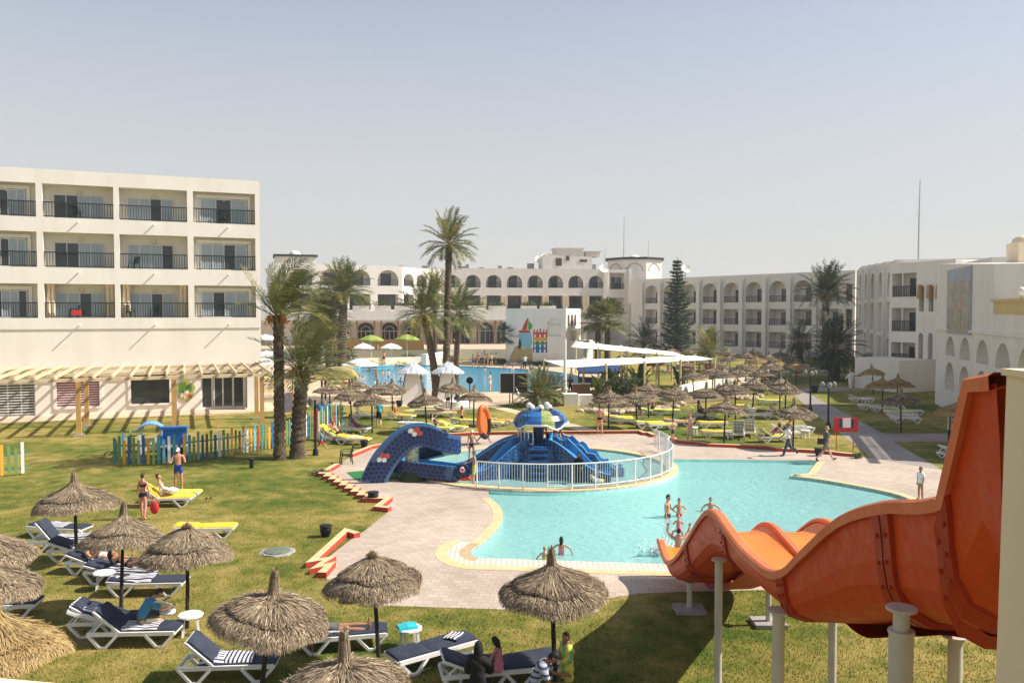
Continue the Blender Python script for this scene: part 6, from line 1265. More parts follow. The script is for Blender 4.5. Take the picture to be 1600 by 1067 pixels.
DPT = [(5.3, 1.7), (5.6, 1.5), (6.2, 1.0), (7.5, 1.10), (9, 1.0), (10.5, .74), (11.4, .52), (13, .52), (14.5, .75), (15.8, .93), (17.5, .85), (20, .6), (22, .40), (23, .36)]
def dpt(y):
    for (a, p), (b, q) in zip(DPT, DPT[1:]):
        if a <= y <= b: return p + (q - p) * (y - a) / (b - a)
    return .4
RP = [RIM[0], RIM[1], RIM[2], RIM[3]] + [tuple(p) for p in spline(RIM[3:], 4)[1:]]
WS = 2.16
def osect(i, p):
    """cross-section from the outside foot of the left wall over both lanes to the right outside foot"""
    x, y, z = p; lane = max(.05, .55 * dpt(y) - .24); c = WS / 2
    dl = .26 if z > 1.6 else .15
    L = []
    for lx0, lx1, r0, r1 in ((0.06, c - .06, 0.0, dl), (c + .06, WS - .06, dl, .18)):
        for k in range(9):
            t = k / 8; u = abs(2 * t - 1) ** 3; top = (-r0 if t < .5 else -r1); bt = -lane - .12; L.append((x + lx0 + (lx1 - lx0) * t, y, z + bt + (top - bt) * u))
    return L
secs = [osect(i, p) for i, p in enumerate(RP)]; n = len(RP); joints = [0, 3, 11, 24, 40, 56, n - 1]
for a, b in zip(joints, joints[1:]):
    s = MB(); m = len(secs[0])
    for i in range(a, b):
        for k in range(m - 1): s.quad(secs[i][k], secs[i][k + 1], secs[i + 1][k + 1], secs[i + 1][k])
    s.build('chute_section', [Moi], sl_, 60)
    # outer skin, left and right: falls from the rim, bellies and turns in under the chute
    s = MB()
    for sx in (0, 1):
        def oq(i):
            x, y, z = RP[i]; dp = dpt(y); X = x - .05 if sx == 0 else x + WS + .05; g = 1 if sx == 0 else -1; zr = z if sx == 0 else z - .18
            f = [(0, 0), (.03, -.22), (.05, -.45), (.09, -.66), (.20, -.84), (.42, -.96), (1.22, -1.0)]
            return [(X + g * u, y, zr + v * dp) for u, v in f]
        for i in range(a, b):
            p, q = oq(i), oq(i + 1)
            for k in range(6): s.quad(*((p[k], q[k], q[k + 1], p[k + 1]) if sx == 0 else (q[k], p[k], p[k + 1], q[k + 1])))
    s.build('outer_shell', [Mo], sl_, 60)
    # bolted flange at the joint
    s = MB(); x, y, z = RP[b]; T = (Vector(RP[min(b + 1, n - 1)]) - Vector(RP[max(b - 1, 0)])).normalized(); dp = dpt(y)
    f = [(0, -.04), (.03, -.22), (.05, -.45), (.09, -.66), (.20, -.84), (.42, -.96), (1.22, -1.0)]; A = [Vector((x - .05 + u, y, z + v * dp)) for u, v in f]; B = [p_ + Vector((-.045, 0, -.05 if k > 3 else -.005)) for k, p_ in enumerate(A)]
    for off in (-.19, .19):
        for k in range(6):
            o1 = T * off; s.quad(A[k] + o1, A[k + 1] + o1, B[k + 1] + o1, B[k] + o1); s.quad(B[k] + o1, B[k + 1] + o1, B[k + 1] + o1 * .08, B[k] + o1 * .08)
    s.build('joint_flange', [Mod], sl_)
    for k in range(1, 6):
        for off in (-.10, .10): h_ = MB(); h_.lathe([(.022, 0), (.022, .018), (.012, .026)], 6); o = h_.build('bolt', [Mod], sl_); o.location = A[k] * .5 + A[k] * .5 + T * off + Vector((-.046, 0, -.02 if k > 3 else 0)); o.rotation_euler = (0, -pi / 2, 0)
def rimstrip(nm, dx, dz, w_):
    s = MB()
    for i in range(n - 1):
        q = []
        for p, pn in ((RP[i], 0), (RP[i + 1], 1)):
            j = i + pn; x, y, z = p; T = (Vector(RP[min(j + 1, n - 1)]) - Vector(RP[max(j - 1, 0)])).normalized(); U = Vector((1, 0, 0)).cross(T).normalized(); c = Vector((x + dx, y, z + (dz if z > 1.6 else dz * .5)))
            q.append([c + Vector((-w_, 0, 0)), c + Vector((-w_, 0, 0)) + U * .05, c + Vector((-w_ * .6, 0, 0)) + U * .075, c + Vector((w_ * .6, 0, 0)) + U * .075, c + Vector((w_, 0, 0)) + U * .05, c + Vector((w_, 0, 0)), c + Vector((-w_, 0, 0)) - U * .05][:7])
        for k in range(6): s.quad(q[0][k], q[0][k + 1], q[1][k + 1], q[1][k])
        if w_ > .09: s.quad(q[0][6], q[1][6], q[1][0], q[0][0])
    return s.build(nm, [Mor], sl_, 60)
rimstrip('rim', 0, .0, .10); rimstrip('lane_divider', WS / 2, -.26, .075); rimstrip('rim', WS, -.18, .09)
def spost(px, d, X, ztop, r, zbase=0., fat=None):
    s = MB(); s.tube([(X, d, zbase), (X, d, ztop)], r, 14)
    if fat: s.tube([(X, d, zbase), (X, d, fat)], r * 1.5, 16); s.tube([(X, d, fat), (X, d, fat + .03)], r * 1.62, 16)
    o = s.build('support_post', [M_post], sl_, 40); s = MB(); s.lathe([(r * 1.9, ztop - .012), (r * 1.9, ztop + .012)], 14, (X, d, 0)); s.build('post_cap', [M_post], o); s = MB(); s.box((X, d, .05), (.75, .6, .1)); s.build('post_base', [M_grey], o)
def zat(y): 
    for p, q in zip(RP, RP[1:]):
        if p[1] <= y <= q[1]: return p[2] + (q[2] - p[2]) * (y - p[1]) / (q[1] - p[1])
    return 1
for d, X, r in ((20.3, 4.45, .065), (15.75, 4.02, .075), (11.4, 3.76, .085)): spost(0, d, X, zat(d) - dpt(d) + .02, r)
spost(0, 7.1, 3.42, 4.90, .068, fat=4.68)
for d, X, r in ((19.4, 6.15, .065), (15.0, 5.95, .075), (10.2, 5.6, .085)): spost(0, d, X, zat(d) - dpt(d) - .16, r)
# second, amber slide showing under the orange one
am = thing('amber_slide', 'amber yellow slide showing under the orange one at the bottom right', 'slide', (0, 0, 0)); s = MB(); pth = spline([(6.2, 8.0, 4.6), (7.2, 9.2, 3.9), (8.6, 11.0, 3.2), (10.5, 13.5, 2.4), (12.5, 16.5, 1.6)], 6)
sweep(s, pth, lambda t: [(.45 * cos(a), .45 * sin(a)) for a in [pi + pi * k / 10 for k in range(11)]] + [(.41 * cos(a), .41 * sin(a)) for a in [2 * pi - pi * k / 10 for k in range(11)]], [0] * 22); s.build('chute', [fmat('amber_fibreglass', (.55, .26, .02), (.62, .32, .04))], am, 60)
for q in (9, 16): p = pth[q]; s = MB(); s.tube([(p.x, p.y, 0), (p.x, p.y, p.z - .4)], .06, 10); o = s.build('support_post', [M_post], am, 40); s = MB(); s.box((p.x, p.y, .05), (.8, .7, .1)); s.build('post_base', [M_grey], o)
# tower wall and parapet of the slide platform
s = MB(); s.box((2.965 + 3, 4.75, 3.55), (6, .30, 7.14)); s.v = [(x - (.10 if z < 1 and x < 4 else 0), y, z) for x, y, z in s.v]; tw_ = thing('slide_tower', 'cream rendered wall of the slide tower at the right edge', 'tower', (0, 0, 0)); s.build('wall', [M_cream], tw_)
s = MB(); s.box((2.955 + 3, 4.75, 7.14), (6.03, .33, .04)); s.build('coping', [M_cream], tw_); s = MB(); s.box((5.9, 3.3, 3.4), (.3, 2.6, 6.8)); s.build('side_wall', [M_cream], tw_)
q = atd(-30, 1056, 2.0); q2 = atd(96, 1070, 2.0); s = MB(); d = (q2 - q); s.box((q.x + .05, 1.9, q.z - .29), (.56, .16, .6)); s.v = [(x, y, z - (x - q.x) * .09) for x, y, z in s.v]; tag(s.build('parapet', [M_cream]), 'cream parapet top cut by the bottom left corner', 'parapet')
# ------------------------------------------------------------------ kiosks, sails, parasols, poolside furniture
Mck = checker('blue_white_check', (.70, .70, .70), (.30, .33, .42), 4.6)
def kiosk(px, py, label):
    g = at(px, py); t = thing('poolside_kiosk', label, 'kiosk', g, .05); s = MB(); w0, w1 = .98, .60; z1 = 2.45
    s.add([(-w0, -w0, 0), (w0, -w0, 0), (w0, w0, 0), (-w0, w0, 0), (-w1, -w1, z1), (w1, -w1, z1), (w1, w1, z1), (-w1, w1, z1)], [(0, 1, 5, 4), (1, 2, 6, 5), (2, 3, 7, 6), (3, 0, 4, 7), (4, 5, 6, 7)]); s.build('body', [M_white], t)
    for sx in (-1, 1):
        for sy in (-1, 1): s = MB(); s.bar((sx * w0, sy * w0, 0), (sx * w1, sy * w1, z1), .07); s.build('corner_trim', [M_black], t)
    s = MB(); r = 1.38; zr = 2.5; ap = (0, 0, 3.42); mid = .62; zm = 3.0
    lo_ = [(r * cos(2 * pi * k / 12), r * sin(2 * pi * k / 12), zr) for k in range(12)]; m_ = [(mid * cos(2 * pi * k / 12), mid * sin(2 * pi * k / 12), zm) for k in range(12)]
    s.add(lo_ + m_ + [ap], [(k, (k + 1) % 12, 12 + (k + 1) % 12, 12 + k) for k in range(12)] + [(12 + k, 12 + (k + 1) % 12, 24) for k in range(12)]); s.add([(x, y, z - .12) for x, y, z in lo_] + lo_, [(k, (k + 1) % 12, 12 + (k + 1) % 12, 12 + k) for k in range(12)]); s.build('canopy', [Mck], t)
    s = MB(); s.bar((0, -w0 * .82 - .03, .8), (0, -w0 * .82 - .03 + .2, 1.7), .03); s.build('door_line', [M_grey], t)
kiosk(646, 629, 'white tapered kiosk with a checked canopy, the left one of the pair'); kiosk(700, 628, 'white tapered kiosk with a checked canopy, the right one behind the pale plinth')
g = at(713, 634); t = thing('curved_plinth', 'low curved white plinth at the foot of the right checked kiosk', 'plinth', g); s = MB(); s.lathe([(1.15, 0), (1.1, .42), (.8, .5), (.01, .5)], 20, cap=False); s.build('base', [M_white], t, 40)
s = MB(); s.tube([(0, -.3, .5), (.3, -.3, 1.3)], [.22, .1], 8); s.build('folded_cloth', [M_navy], t)
def sail(nm, label, pts, thick=.03):
    t = thing(nm, label, 'shade sail'); s = MB(); P = [Vector(p) for p in pts]; N = 12
    A, B, C, D = P; top = []
    for i in range(N + 1):
        for j in range(5):
            u, v = i / N, j / 4; p = (A.lerp(B, u)).lerp(D.lerp(C, u), v); p.z -= .10 * sin(pi * ((u * 4) % 1)) * sin(pi * v) + .04 * sin(pi * ((u * 4) % 1)); top.append(p)
    ix = lambda i, j: i * 5 + j; fs = [(ix(i, j), ix(i + 1, j), ix(i + 1, j + 1), ix(i, j + 1)) for i in range(N) for j in range(4)]; M_ = len(top)
    s.add(top + [p - Vector((0, 0, thick)) for p in top], fs + [tuple(M_ + q for q in reversed(f)) for f in fs]); s.build('fabric', [mat('white_sail_cloth', (.80, .76, .68), .8, .05, 1)], t, 60)
    for i in range(5):
        for E, G_ in ((A, B), (D, C)):
            p = E.lerp(G_, i / 4); s = MB(); s.tube([(p.x, p.y, 0), (p.x, p.y, p.z + .15)], .10, 8); s.build('post', [mat('cream_pole', (.62, .50, .26), .6, .1)], t)
gz = lambda px, py, z: (lambda p: (p.x, p.y, z))(at(px, py, z))
sail('shade_sail', 'nearer white shade sail stretched on cream poles over the poolside bar', [gz(884, 574, 2.75), gz(1117, 561, 3.0), gz(1085, 555.5, 3.15), gz(850, 563, 3.0)])
sail('shade_sail', 'further white shade sail sloping from the mural building to a point on the right', [gz(893, 542, 3.6), gz(1075, 557, 3.0), gz(1050, 549, 3.2), gz(900, 533, 3.9)])
g = at(882.5, 626); t = thing('sail_mast', 'tall white mast between the two shade sails', 'mast', g); s = MB(); s.tube([(0, 0, 0), (0, 0, 5.2)], .13, 10); s.build('pole', [M_metalw], t, 40); s = MB(); s.box((0, 0, .1), (.5, .5, .2)); s.build('foot', [M_grey], t)
def sunshade(px, py, m, label, r=1.5, h=2.5, z=0.):
    g = at(px, py, z + h); t = thing('sunshade', label, 'parasol', (g.x, g.y, z)); s = MB(); s.tube([(0, 0, 0), (0, 0, h)], .04, 6); s.build('pole', [M_metalw], t); s = MB(); N = 8
    s.add([(0, 0, h)] + [(r * .5 * cos(2 * pi * k / N), r * .5 * sin(2 * pi * k / N), h - .22) for k in range(N)] + [(r * cos(2 * pi * k / N), r * sin(2 * pi * k / N), h - .62) for k in range(N)] + [(r * cos(2 * pi * k / N), r * sin(2 * pi * k / N), h - .78) for k in range(N)], [(0, 1 + k, 1 + (k + 1) % N) for k in range(N)] + [(1 + k, 9 + k, 9 + (k + 1) % N, 1 + (k + 1) % N) for k in range(N)] + [(9 + k, 17 + k, 17 + (k + 1) % N, 9 + (k + 1) % N) for k in range(N)]); s.build('canopy', [m], t)
Mlg = mat('lime_canvas', (.27, .34, .06), .8, .08); Mwc = mat('white_canvas', (.80, .77, .70), .8, .04)
sunshade(580, 523, Mlg, 'lime green sunshade left of two on the restaurant terrace', 1.6, 2.9, TZ); sunshade(636, 522, Mlg, 'lime green sunshade right of two on the restaurant terrace', 1.6, 2.9, TZ); sunshade(568, 536, Mwc, 'white sunshade in front of the bamboo screen, left one', 1.5, 2.7, TZ - 1.2); sunshade(611, 536, Mwc, 'white sunshade in front of the bamboo screen, right one', 1.5, 2.7, TZ - 1.2)
sunshade(562, 560, Mwc, 'broad white sunshade beside the left end of the large pool', 1.9, 2.6); sunshade(417, 548, Mwc, 'white sunshade behind the tall palm, upper one', 2.0, 2.7); sunshade(412, 559, Mwc, 'white sunshade behind the tall palm, lower one', 1.9, 2.7); sunshade(444, 553, Mwc, 'white sunshade just right of the tall palm trunk', 1.7, 2.6); sunshade(415, 522, Mwc, 'small far white sunshade at the corner of the hotel block', 1.6, 2.8, TZ)
g = at(527, 629); t = thing('square_hut', 'square straw roofed bar hut with a flat pale roof rim at the pool end', 'hut', g, .1); s = MB()
for sx in (-1, 1):
    for sy in (-1, 1): s.bar((sx * 1.1, sy * 1.1, 0), (sx * 1.1, sy * 1.1, 2.1), .14)
s.build('post', [M_dark], t); s = MB(); a, b, c = 1.75, 1.25, .5; q = [[(x * k, y * k, z) for x, y in ((-1, -1), (1, -1), (1, 1), (-1, 1))] for k, z in ((a, 2.0), (a, 2.12), (b, 2.75), (c, 2.95))]
s.add([p for r_ in q for p in r_], [(i * 4 + k, i * 4 + (k + 1) % 4, i * 4 + 4 + (k + 1) % 4, i * 4 + 4 + k) for i in range(3) for k in range(4)] + [(12, 13, 14, 15), (3, 2, 1, 0)]); s.build('straw_roof', [mat('old_yellow_straw', (.34, .28, .11), .95, .25, 6, .6, 40)], t)
# bamboo screens on the terrace edge, terrace railing
for i, (xa, xb, y, hh_) in enumerate(((520, 590, 547, 1.6), (592, 662, 547, 1.6))):
    a, b = at(xa, y, TZ), at(xb, y, TZ); t = thing('bamboo_screen', ('left ' if i == 0 else 'right ') + 'bamboo screen panel along the terrace edge below the lime sunshades', 'screen', a); s = MB(); d = b - a; s.bar((0, 0, hh_ / 2), (d.x, d.y, hh_ / 2), .06, hh_); s.build('panel', [mat('bamboo', (.50, .30, .10), .7, .2, 5, stretch=(8, 8, .5))], t)
    for k in range(5): s = MB(); s.bar(d * (k / 4) + Vector((0, -.05, 0)), d * (k / 4) + Vector((0, -.05, hh_ + .1)), .1); s.build('post', [M_wood], t)
# board on legs, round sign, red sign, lamps
g = at(803, 629); t = thing('display_board', 'large dark two panel board in a white frame standing by the large pool', 'board', g, .0); 
for k, x in enumerate((-.58, .58)): s = MB(); s.box((x, 0, 1.62), (1.10, .05, 1.6)); s.build('panel', [mat('dark_brown_panel', (.035, .026, .022), .5, .2)], t)
s = MB()
for a, b in (((-1.15, 0, .8), (-1.15, 0, 2.44)), ((1.15, 0, .8), (1.15, 0, 2.44)), ((0, 0, .8), (0, 0, 2.44)), ((-1.15, 0, .8), (1.15, 0, .8)), ((-1.15, 0, 2.44), (1.15, 0, 2.44))): s.bar(a, b, .07)
s.build('frame', [M_metalw], t)
for x in (-.35, -.1): s = MB(); s.bar((x, .05, 0), (x, .05, .8), .09); s.build('leg', [M_dark], t)
s = MB(); s.bar((.15, -.03, 1.3), (.75, -.7, 0), .06); s.build('leg', [M_metalw], t)
g = at(734, 637); t = thing('round_sign', 'dark round sign on a brown post beside the kiosks', 'sign', g); s = MB(); s.tube([(0, 0, 0), (0, 0, 2.4)], .05, 8); s.build('post', [M_brown], t); s = MB(); s.lathe([(.27, 0), (.27, .04)], 20); o = s.build('disc', [M_black], t); o.rotation_euler = (pi / 2, 0, 0); o.location = (0, -.05, 2.15)
g = at(1321, 705); t = thing('map_sign', 'red framed sign with blue and white panels on two thin red posts', 'sign', g, .08); yy = -.0
s = MB(); s.box((0, 0, 1.44), (1.34, .05, .76)); s.build('board', [mat('sign_red', (.55, .03, .025), .5)], t)
for x, w_, m in ((-.29, .14, PC[1]), (0.03, .46, M_wht), (.33, .16, PC[1])): s = MB(); s.box((x, -.04, 1.54 if m is M_wht else 1.52), (w_, .03, .50 if m is M_wht else .46)); s.build('panel', [m if m is M_wht else mat('sign_navy', (.03, .04, .12), .5)], t)
for x in (-.5, .45): s = MB(); s.tube([(x, .04, 0), (x, .04, 1.8)], .025, 6); s.build('post', [Mr_], t)
def lamp(px, py, h, label):
    g = at(px, py); t = thing('street_lamp', label, 'lamp post', g, .3); s = MB(); s.lathe([(.16, 0), (.14, .25), (.07, .4), (.055, h * .9), (.05, h)], 10); s.build('pole', [M_black], t, 40); s = MB()
    for k in range(3):
        a = 2 * pi * k / 3; s.tube([(0, 0, h - .35), (.25 * cos(a), .25 * sin(a), h - .2), (.42 * cos(a), .42 * sin(a), h - .3)], .025, 5)
    s.build('arm', [M_black], t)
    for k in range(3):
        a = 2 * pi * k / 3; b = MB(); b.lathe([(.05, .22), (.13, .12), (.15, 0), (.10, -.14), (.02, -.18)], 8, (.42 * cos(a), .42 * sin(a), h - .14)); b.build('lantern', [M_grey], t)
lamp(1266, 642, 3.0, 'black three armed lamp at the top of the diagonal path'); lamp(1294, 668, 2.9, 'black three armed lamp behind the red framed sign'); lamp(493, 711, 2.9, 'black lamp post in front of the bright pickets right of the palms'); lamp(835, 629, 3.0, 'black lamp beside the dark two panel board'); lamp(820, 563, 2.9, 'slim lamp in front of the painted castle mural')
for i, (px, py) in enumerate(((711, 541), (567, 548), (612, 545))):
    g = at(px, py, TZ); t = thing('globe_lamp', ordlab(i, 3) + 'white globe lamp on the terrace wall', 'lamp', g); s = MB(); s.tube([(0, 0, 0), (0, 0, .9)], .05, 6); s.build('stem', [M_steel], t); s = MB(); s.ball((0, 0, 1.05), .22, 12); s.build('globe', [M_wht], t, 60)
# blue canopied bar, wooden counter, white planters, low walls
g = at(935, 604); t = thing('canopied_stall', 'stall with a sloping dark blue canopy on dark posts under the shade sail', 'stall', g, .05); s = MB(); w_ = 2.1
s.add([(-w_, -.9, 1.55), (w_, -.9, 1.55), (w_, .1, 2.25), (-w_ * .9, .1, 2.25), (-w_, 1.0, 1.7), (w_, 1.0, 1.7), (-w_, -.95, 1.35), (w_, -.95, 1.35)], [(0, 1, 2, 3), (3, 2, 5, 4), (6, 7, 1, 0), (0, 3, 4), (1, 5, 2)]); s.build('canopy', [mat('dark_blue_canvas', (.022, .06, .16), .7)], t)
for x in (-w_, w_ * .1, w_): s = MB(); s.bar((x, -.85, 0), (x, -.85, 1.6), .12); s.build('post', [M_dark], t)
s = MB(); s.box((-w_ * .5, 0, .45), (1.8, .8, .9)); s.build('counter', [M_navy], t)
g = at(908, 619); t = thing('wooden_counter', 'brown wooden bar counter behind the white planter', 'counter', g, .1); s = MB(); s.box((0, 0, .55), (1.5, .6, 1.1)); s.build('cabinet', [mat('brown_wood', (.26, .13, .055), .6, .25, 3, stretch=(1, 1, 5))], t); s = MB(); s.box((0, 0, 1.13), (1.7, .8, .06)); s.build('top', [M_wht], t)
g = at(901, 633); t = thing('garden_planter', 'angular white masonry planter at the corner of the garden bed', 'planter', g, .12); s = MB(); s.box((-.55, 0, .48), (1.1, 1.0, .96), taper=1.06); s.build('box', [M_white], t); s = MB(); s.box((.62, .15, .42), (1.2, .8, .84), taper=1.08); s.build('box', [M_white], t)
def lowwall(pts, h, label, w_=.3):
    mb = MB(); strip(mb, [at(*p) for p in pts], w_, h); tag(mb.build('low_wall', [M_white, M_white]), label, 'wall')
lowwall([(1063, 616), (1085, 609), (1130, 603), (1165, 601), (1181, 602)], .75, 'low curved white wall behind the middle parasols'); lowwall([(1165, 609), (1181, 606)], .7, 'short end block of white wall by the reddish bush', .8)
lowwall([(480, 568), (560, 571), (640, 568.5), (690, 567)], 1.0, 'white wall behind the loungers on the far poolside'); lowwall([(662, 570), (690, 566), (700, 562)], 1.5, 'sloping white stair cheek at the far right of the terrace wall', .8)
lowwall([(640, 642), (760, 640)], .12, 'pale kerb line between kiosks and lawn', .2)
# inflatable raft and water toys are held by people: see below
g = at(1416, 605); t = thing('notice_easel', 'small white notice board standing in the shade by the annexe', 'notice board', at(1357, 577), .1); s = MB(); s.box((0, 0, 1.35), (1.6, .06, 1.7)); s.build('board', [M_wht], t); s = MB(); s.box((0, -.04, 1.4), (1.3, .02, 1.3)); s.build('sheet', [mat('pale_green_sheet', (.38, .50, .42), .6)], t); s = MB(); s.bar((-.7, 0, 0), (-.7, 0, .6), .07); s.bar((.7, 0, 0), (.7, 0, .6), .07); s.build('leg', [M_steel], t)
g = at(1502, 690); t = thing('notice_board', 'white notice board on black posts behind the orange slide top', 'notice board', g, .4); s = MB(); s.box((0, 0, 1.4), (2.2, .06, 1.3)); s.build('board', [M_wht], t); s = MB(); [s.box((0, -.04, z), (1.7, .015, .06)) for z in (1.2, 1.45, 1.7)]; s.build('lettering_bar', [M_navy], t)
for x in (-1, 1): s = MB(); s.bar((x, 0, 0), (x, 0, 2.0), .09); s.build('post', [M_black], t)
# ------------------------------------------------------------------ people: one skinned body each, clothing grown from the body surface
SK = {k: mat('skin_' + k, c, .55, .08, 6, spec=.3) for k, c in (('tan', (.50, .27, .16)), ('fair', (.60, .38, .27)), ('brown', (.34, .17, .095)), ('dark', (.16, .085, .05)), ('red', (.58, .27, .18)))}
M_eye = mat('eye_dark', (.02, .015, .012), .3); M_lip = mat('lips', (.36, .12, .10), .5)
HC = {k: mat('hair_' + k, c, .65, .3, 20) for k, c in (('black', (.012, .010, .009)), ('brown', (.06, .03, .017)), ('grey', (.30, .28, .25)), ('fair', (.36, .23, .10)), ('red', (.18, .05, .02)))}
CL = {k: mat('cloth_' + k, c, .85, .12, 8, .15, 40) for k, c in (('blue', (.035, .06, .30)), ('navy', (.02, .025, .06)), ('black', (.010, .010, .011)), ('white', (.76, .74, .70)), ('teal', (.03, .36, .44)), ('sky', (.07, .24, .42)), ('pink', (.72, .25, .30)), ('red', (.55, .035, .03)), ('khaki', (.20, .17, .11)), ('grey', (.10, .105, .10)), ('jeans', (.045, .06, .10)), ('yellow', (.70, .58, .08)), ('lime', (.50, .60, .12)), ('purple', (.30, .05, .20)), ('brown', (.10, .05, .035)), ('green', (.08, .22, .06)))}
CL['stripe'] = stripes('striped_shirt', (.40, .43, .47), (.06, .07, .11), .11, 2, .62); CL['wstripe'] = stripes('striped_wrap', (.72, .70, .66), (.04, .05, .12), .16, 0); CL['wrap'] = stripes('yellow_green_wrap', (.62, .58, .09), (.20, .42, .16), .22, 0)
def D(a, b=0.): return Vector((sin(R(b)), sin(R(a)) * cos(R(b)), -cos(R(a)) * cos(R(b))))       # limb direction: a forward from hanging down, b outwards to +X
def skeleton(p, fem, sc):
    lean, hy = p.get('lean', 0), p.get('head', 0); sp = Vector((0, sin(R(lean)), cos(R(lean)))); V = {}; P0 = Vector((0, 0, 0)); sw = .165 if fem else .19; hwid = .098 if fem else .088
    tw = R(p.get('twist', 0)); sx = Vector((cos(tw), sin(tw), 0))
    V['pelvis'] = P0; V['belly'] = P0 + sp * .16; l2 = lean + p.get('curl', 0); sp2 = Vector((0, sin(R(l2)), cos(R(l2)))); V['chest'] = V['belly'] + sp2 * .15; V['upper'] = V['chest'] + sp2 * .14; V['neck'] = V['upper'] + sp2 * .12
    hd = l2 * .6 + hy; V['hup'] = V['neck'] + Vector((0, sin(R(hd)), cos(R(hd)))) * .07
    for s, k in ((-1, 'L'), (1, 'R')):
        V['hip' + k] = P0 + Vector((s * hwid, 0, -.06)); a = p.get('hip' + k, 0); ab = p.get('abd' + k, 4) * s; kn = p.get('knee' + k, 2)
        V['knee' + k] = V['hip' + k] + D(a, ab) * .43; V['ank' + k] = V['knee' + k] + D(a - kn, ab * .4) * .41; V['calf' + k] = V['knee' + k].lerp(V['ank' + k], .35); V['toe' + k] = V['ank' + k] + (D(a - kn + 78, s * 8)) * .17
        V['sh' + k] = V['upper'] + sx * s * sw + sp2 * -.0; a = p.get('sh' + k, 0) + p.get('shb', 0); ab = p.get('ab' + k, 10) * s; el = p.get('el' + k, 10)
        V['elb' + k] = V['sh' + k] + D(a - l2 * .0, ab) * .28; V['wri' + k] = V['elb' + k] + D(a + el, ab * .3 + p.get('in' + k, 0) * -s) * .25; V['hand' + k] = V['wri' + k] + (V['wri' + k] - V['elb' + k]).normalized() * .07
    for k in V: V[k] = V[k] * sc
    return V, hd
BN = [('pelvis', 'belly', 'pelvis'), ('belly', 'chest', 'belly'), ('chest', 'upper', 'chest'), ('upper', 'neck', 'neck'), ('neck', 'hup', 'hup')] + [b for k in 'LR' for b in (('pelvis', 'hip' + k, 'hip'), ('hip' + k, 'knee' + k, 'th'), ('knee' + k, 'calf' + k, 'sa'), ('calf' + k, 'ank' + k, 'sb'), ('ank' + k, 'toe' + k, 'ft'), ('upper', 'sh' + k, 'clav'), ('sh' + k, 'elb' + k, 'ua'), ('elb' + k, 'wri' + k, 'fa'), ('wri' + k, 'hand' + k, 'ha'))]
RAD = dict(pelvis=.115, belly=.112, chest=.120, upper=.095, neck=.052, hup=.046, hipL=.088, kneeL=.056, calfL=.058, ankL=.037, toeL=.030, shL=.056, elbL=.040, wriL=.028, handL=.030)
KIT = dict(trunks=[('pelvis', 0, .75), ('hip', 0, 1), ('th', 0, .52)], shorts=[('pelvis', 0, .8), ('hip', 0, 1), ('th', 0, .85)], briefs=[('pelvis', 0, .45), ('hip', 0, 1), ('th', 0, .10)], bra=[('belly', .75, 1), ('chest', 0, .55)], shirt=[('pelvis', .2, 1), ('belly', 0, 1), ('chest', 0, 1), ('clav', 0, 1), ('ua', 0, .7), ('neck', 0, .3)], swimsuit=[('pelvis', 0, 1), ('hip', 0, 1), ('belly', 0, 1), ('chest', 0, .6), ('th', 0, .08)],
           pants=[('pelvis', 0, .8), ('hip', 0, 1), ('th', 0, 1), ('sa', 0, 1), ('sb', 0, .9)], robe=[('pelvis', 0, 1), ('hip', 0, 1), ('belly', 0, 1), ('chest', 0, 1), ('clav', 0, 1), ('neck', 0, .8), ('ua', 0, 1), ('fa', 0, .9), ('th', 0, 1), ('sa', 0, 1), ('sb', 0, .8)], dress=[('pelvis', 0, 1), ('hip', 0, 1), ('belly', 0, 1), ('chest', 0, 1), ('th', 0, .6), ('clav', 0, .5)], shoes=[('ft', 0, 1), ('sb', .93, 1)], wrap=[('pelvis', 0, 1), ('hip', 0, 1), ('belly', 0, 1), ('chest', 0, 1), ('clav', 0, 1), ('neck', 0, .2), ('ua', 0, 1), ('fa', 0, .5), ('th', 0, .7)])
CN = dict(bra='bikini_top', briefs='briefs')
STAND = dict(kneeL=3, kneeR=3); WALK = dict(hipL=24, kneeL=6, hipR=-20, kneeR=22, shL=-22, shR=24, elL=22, elR=28, lean=3)
SIT = dict(hipL=82, hipR=80, kneeL=75, kneeR=72, lean=8, shL=25, shR=25, elL=40, elR=40); LOUNGE = dict(hipL=86, hipR=70, kneeL=4, kneeR=40, lean=-42, shL=-20, shR=-20, elL=40, elR=40, head=20)
PEOPLE = []
def person(label, x, y, z, face, h=1.72, pose=STAND, skin='tan', hair=('short', 'black'), wear=(), fem=False, lod=1, roll=0., group=None, base='feet', wz=None):
    PEOPLE.append(dict(label=label, x=x, y=y, z=z, face=face, h=h, pose=pose, skin=skin, hair=hair, wear=wear, fem=fem, lod=lod, roll=roll, group=group, base=base))
def pg_(label, px, py, face, h=1.72, pose=STAND, z=0., **k): g = at(px, py, z); person(label, g.x, g.y, k.pop('dz', z), face, h, pose, **k)
def ph_(label, px, py, zh, face, h, pose, zp, **k): g = at(px, py, zh); person(label, g.x, g.y, zp, face, h, pose, base='pelvis', **k)
def wade(label, px, py, face, depth, h, pose=STAND, **k): g = at(px, py, -.13); person(label, g.x, g.y, -.13 - depth, face, h, pose, **k)
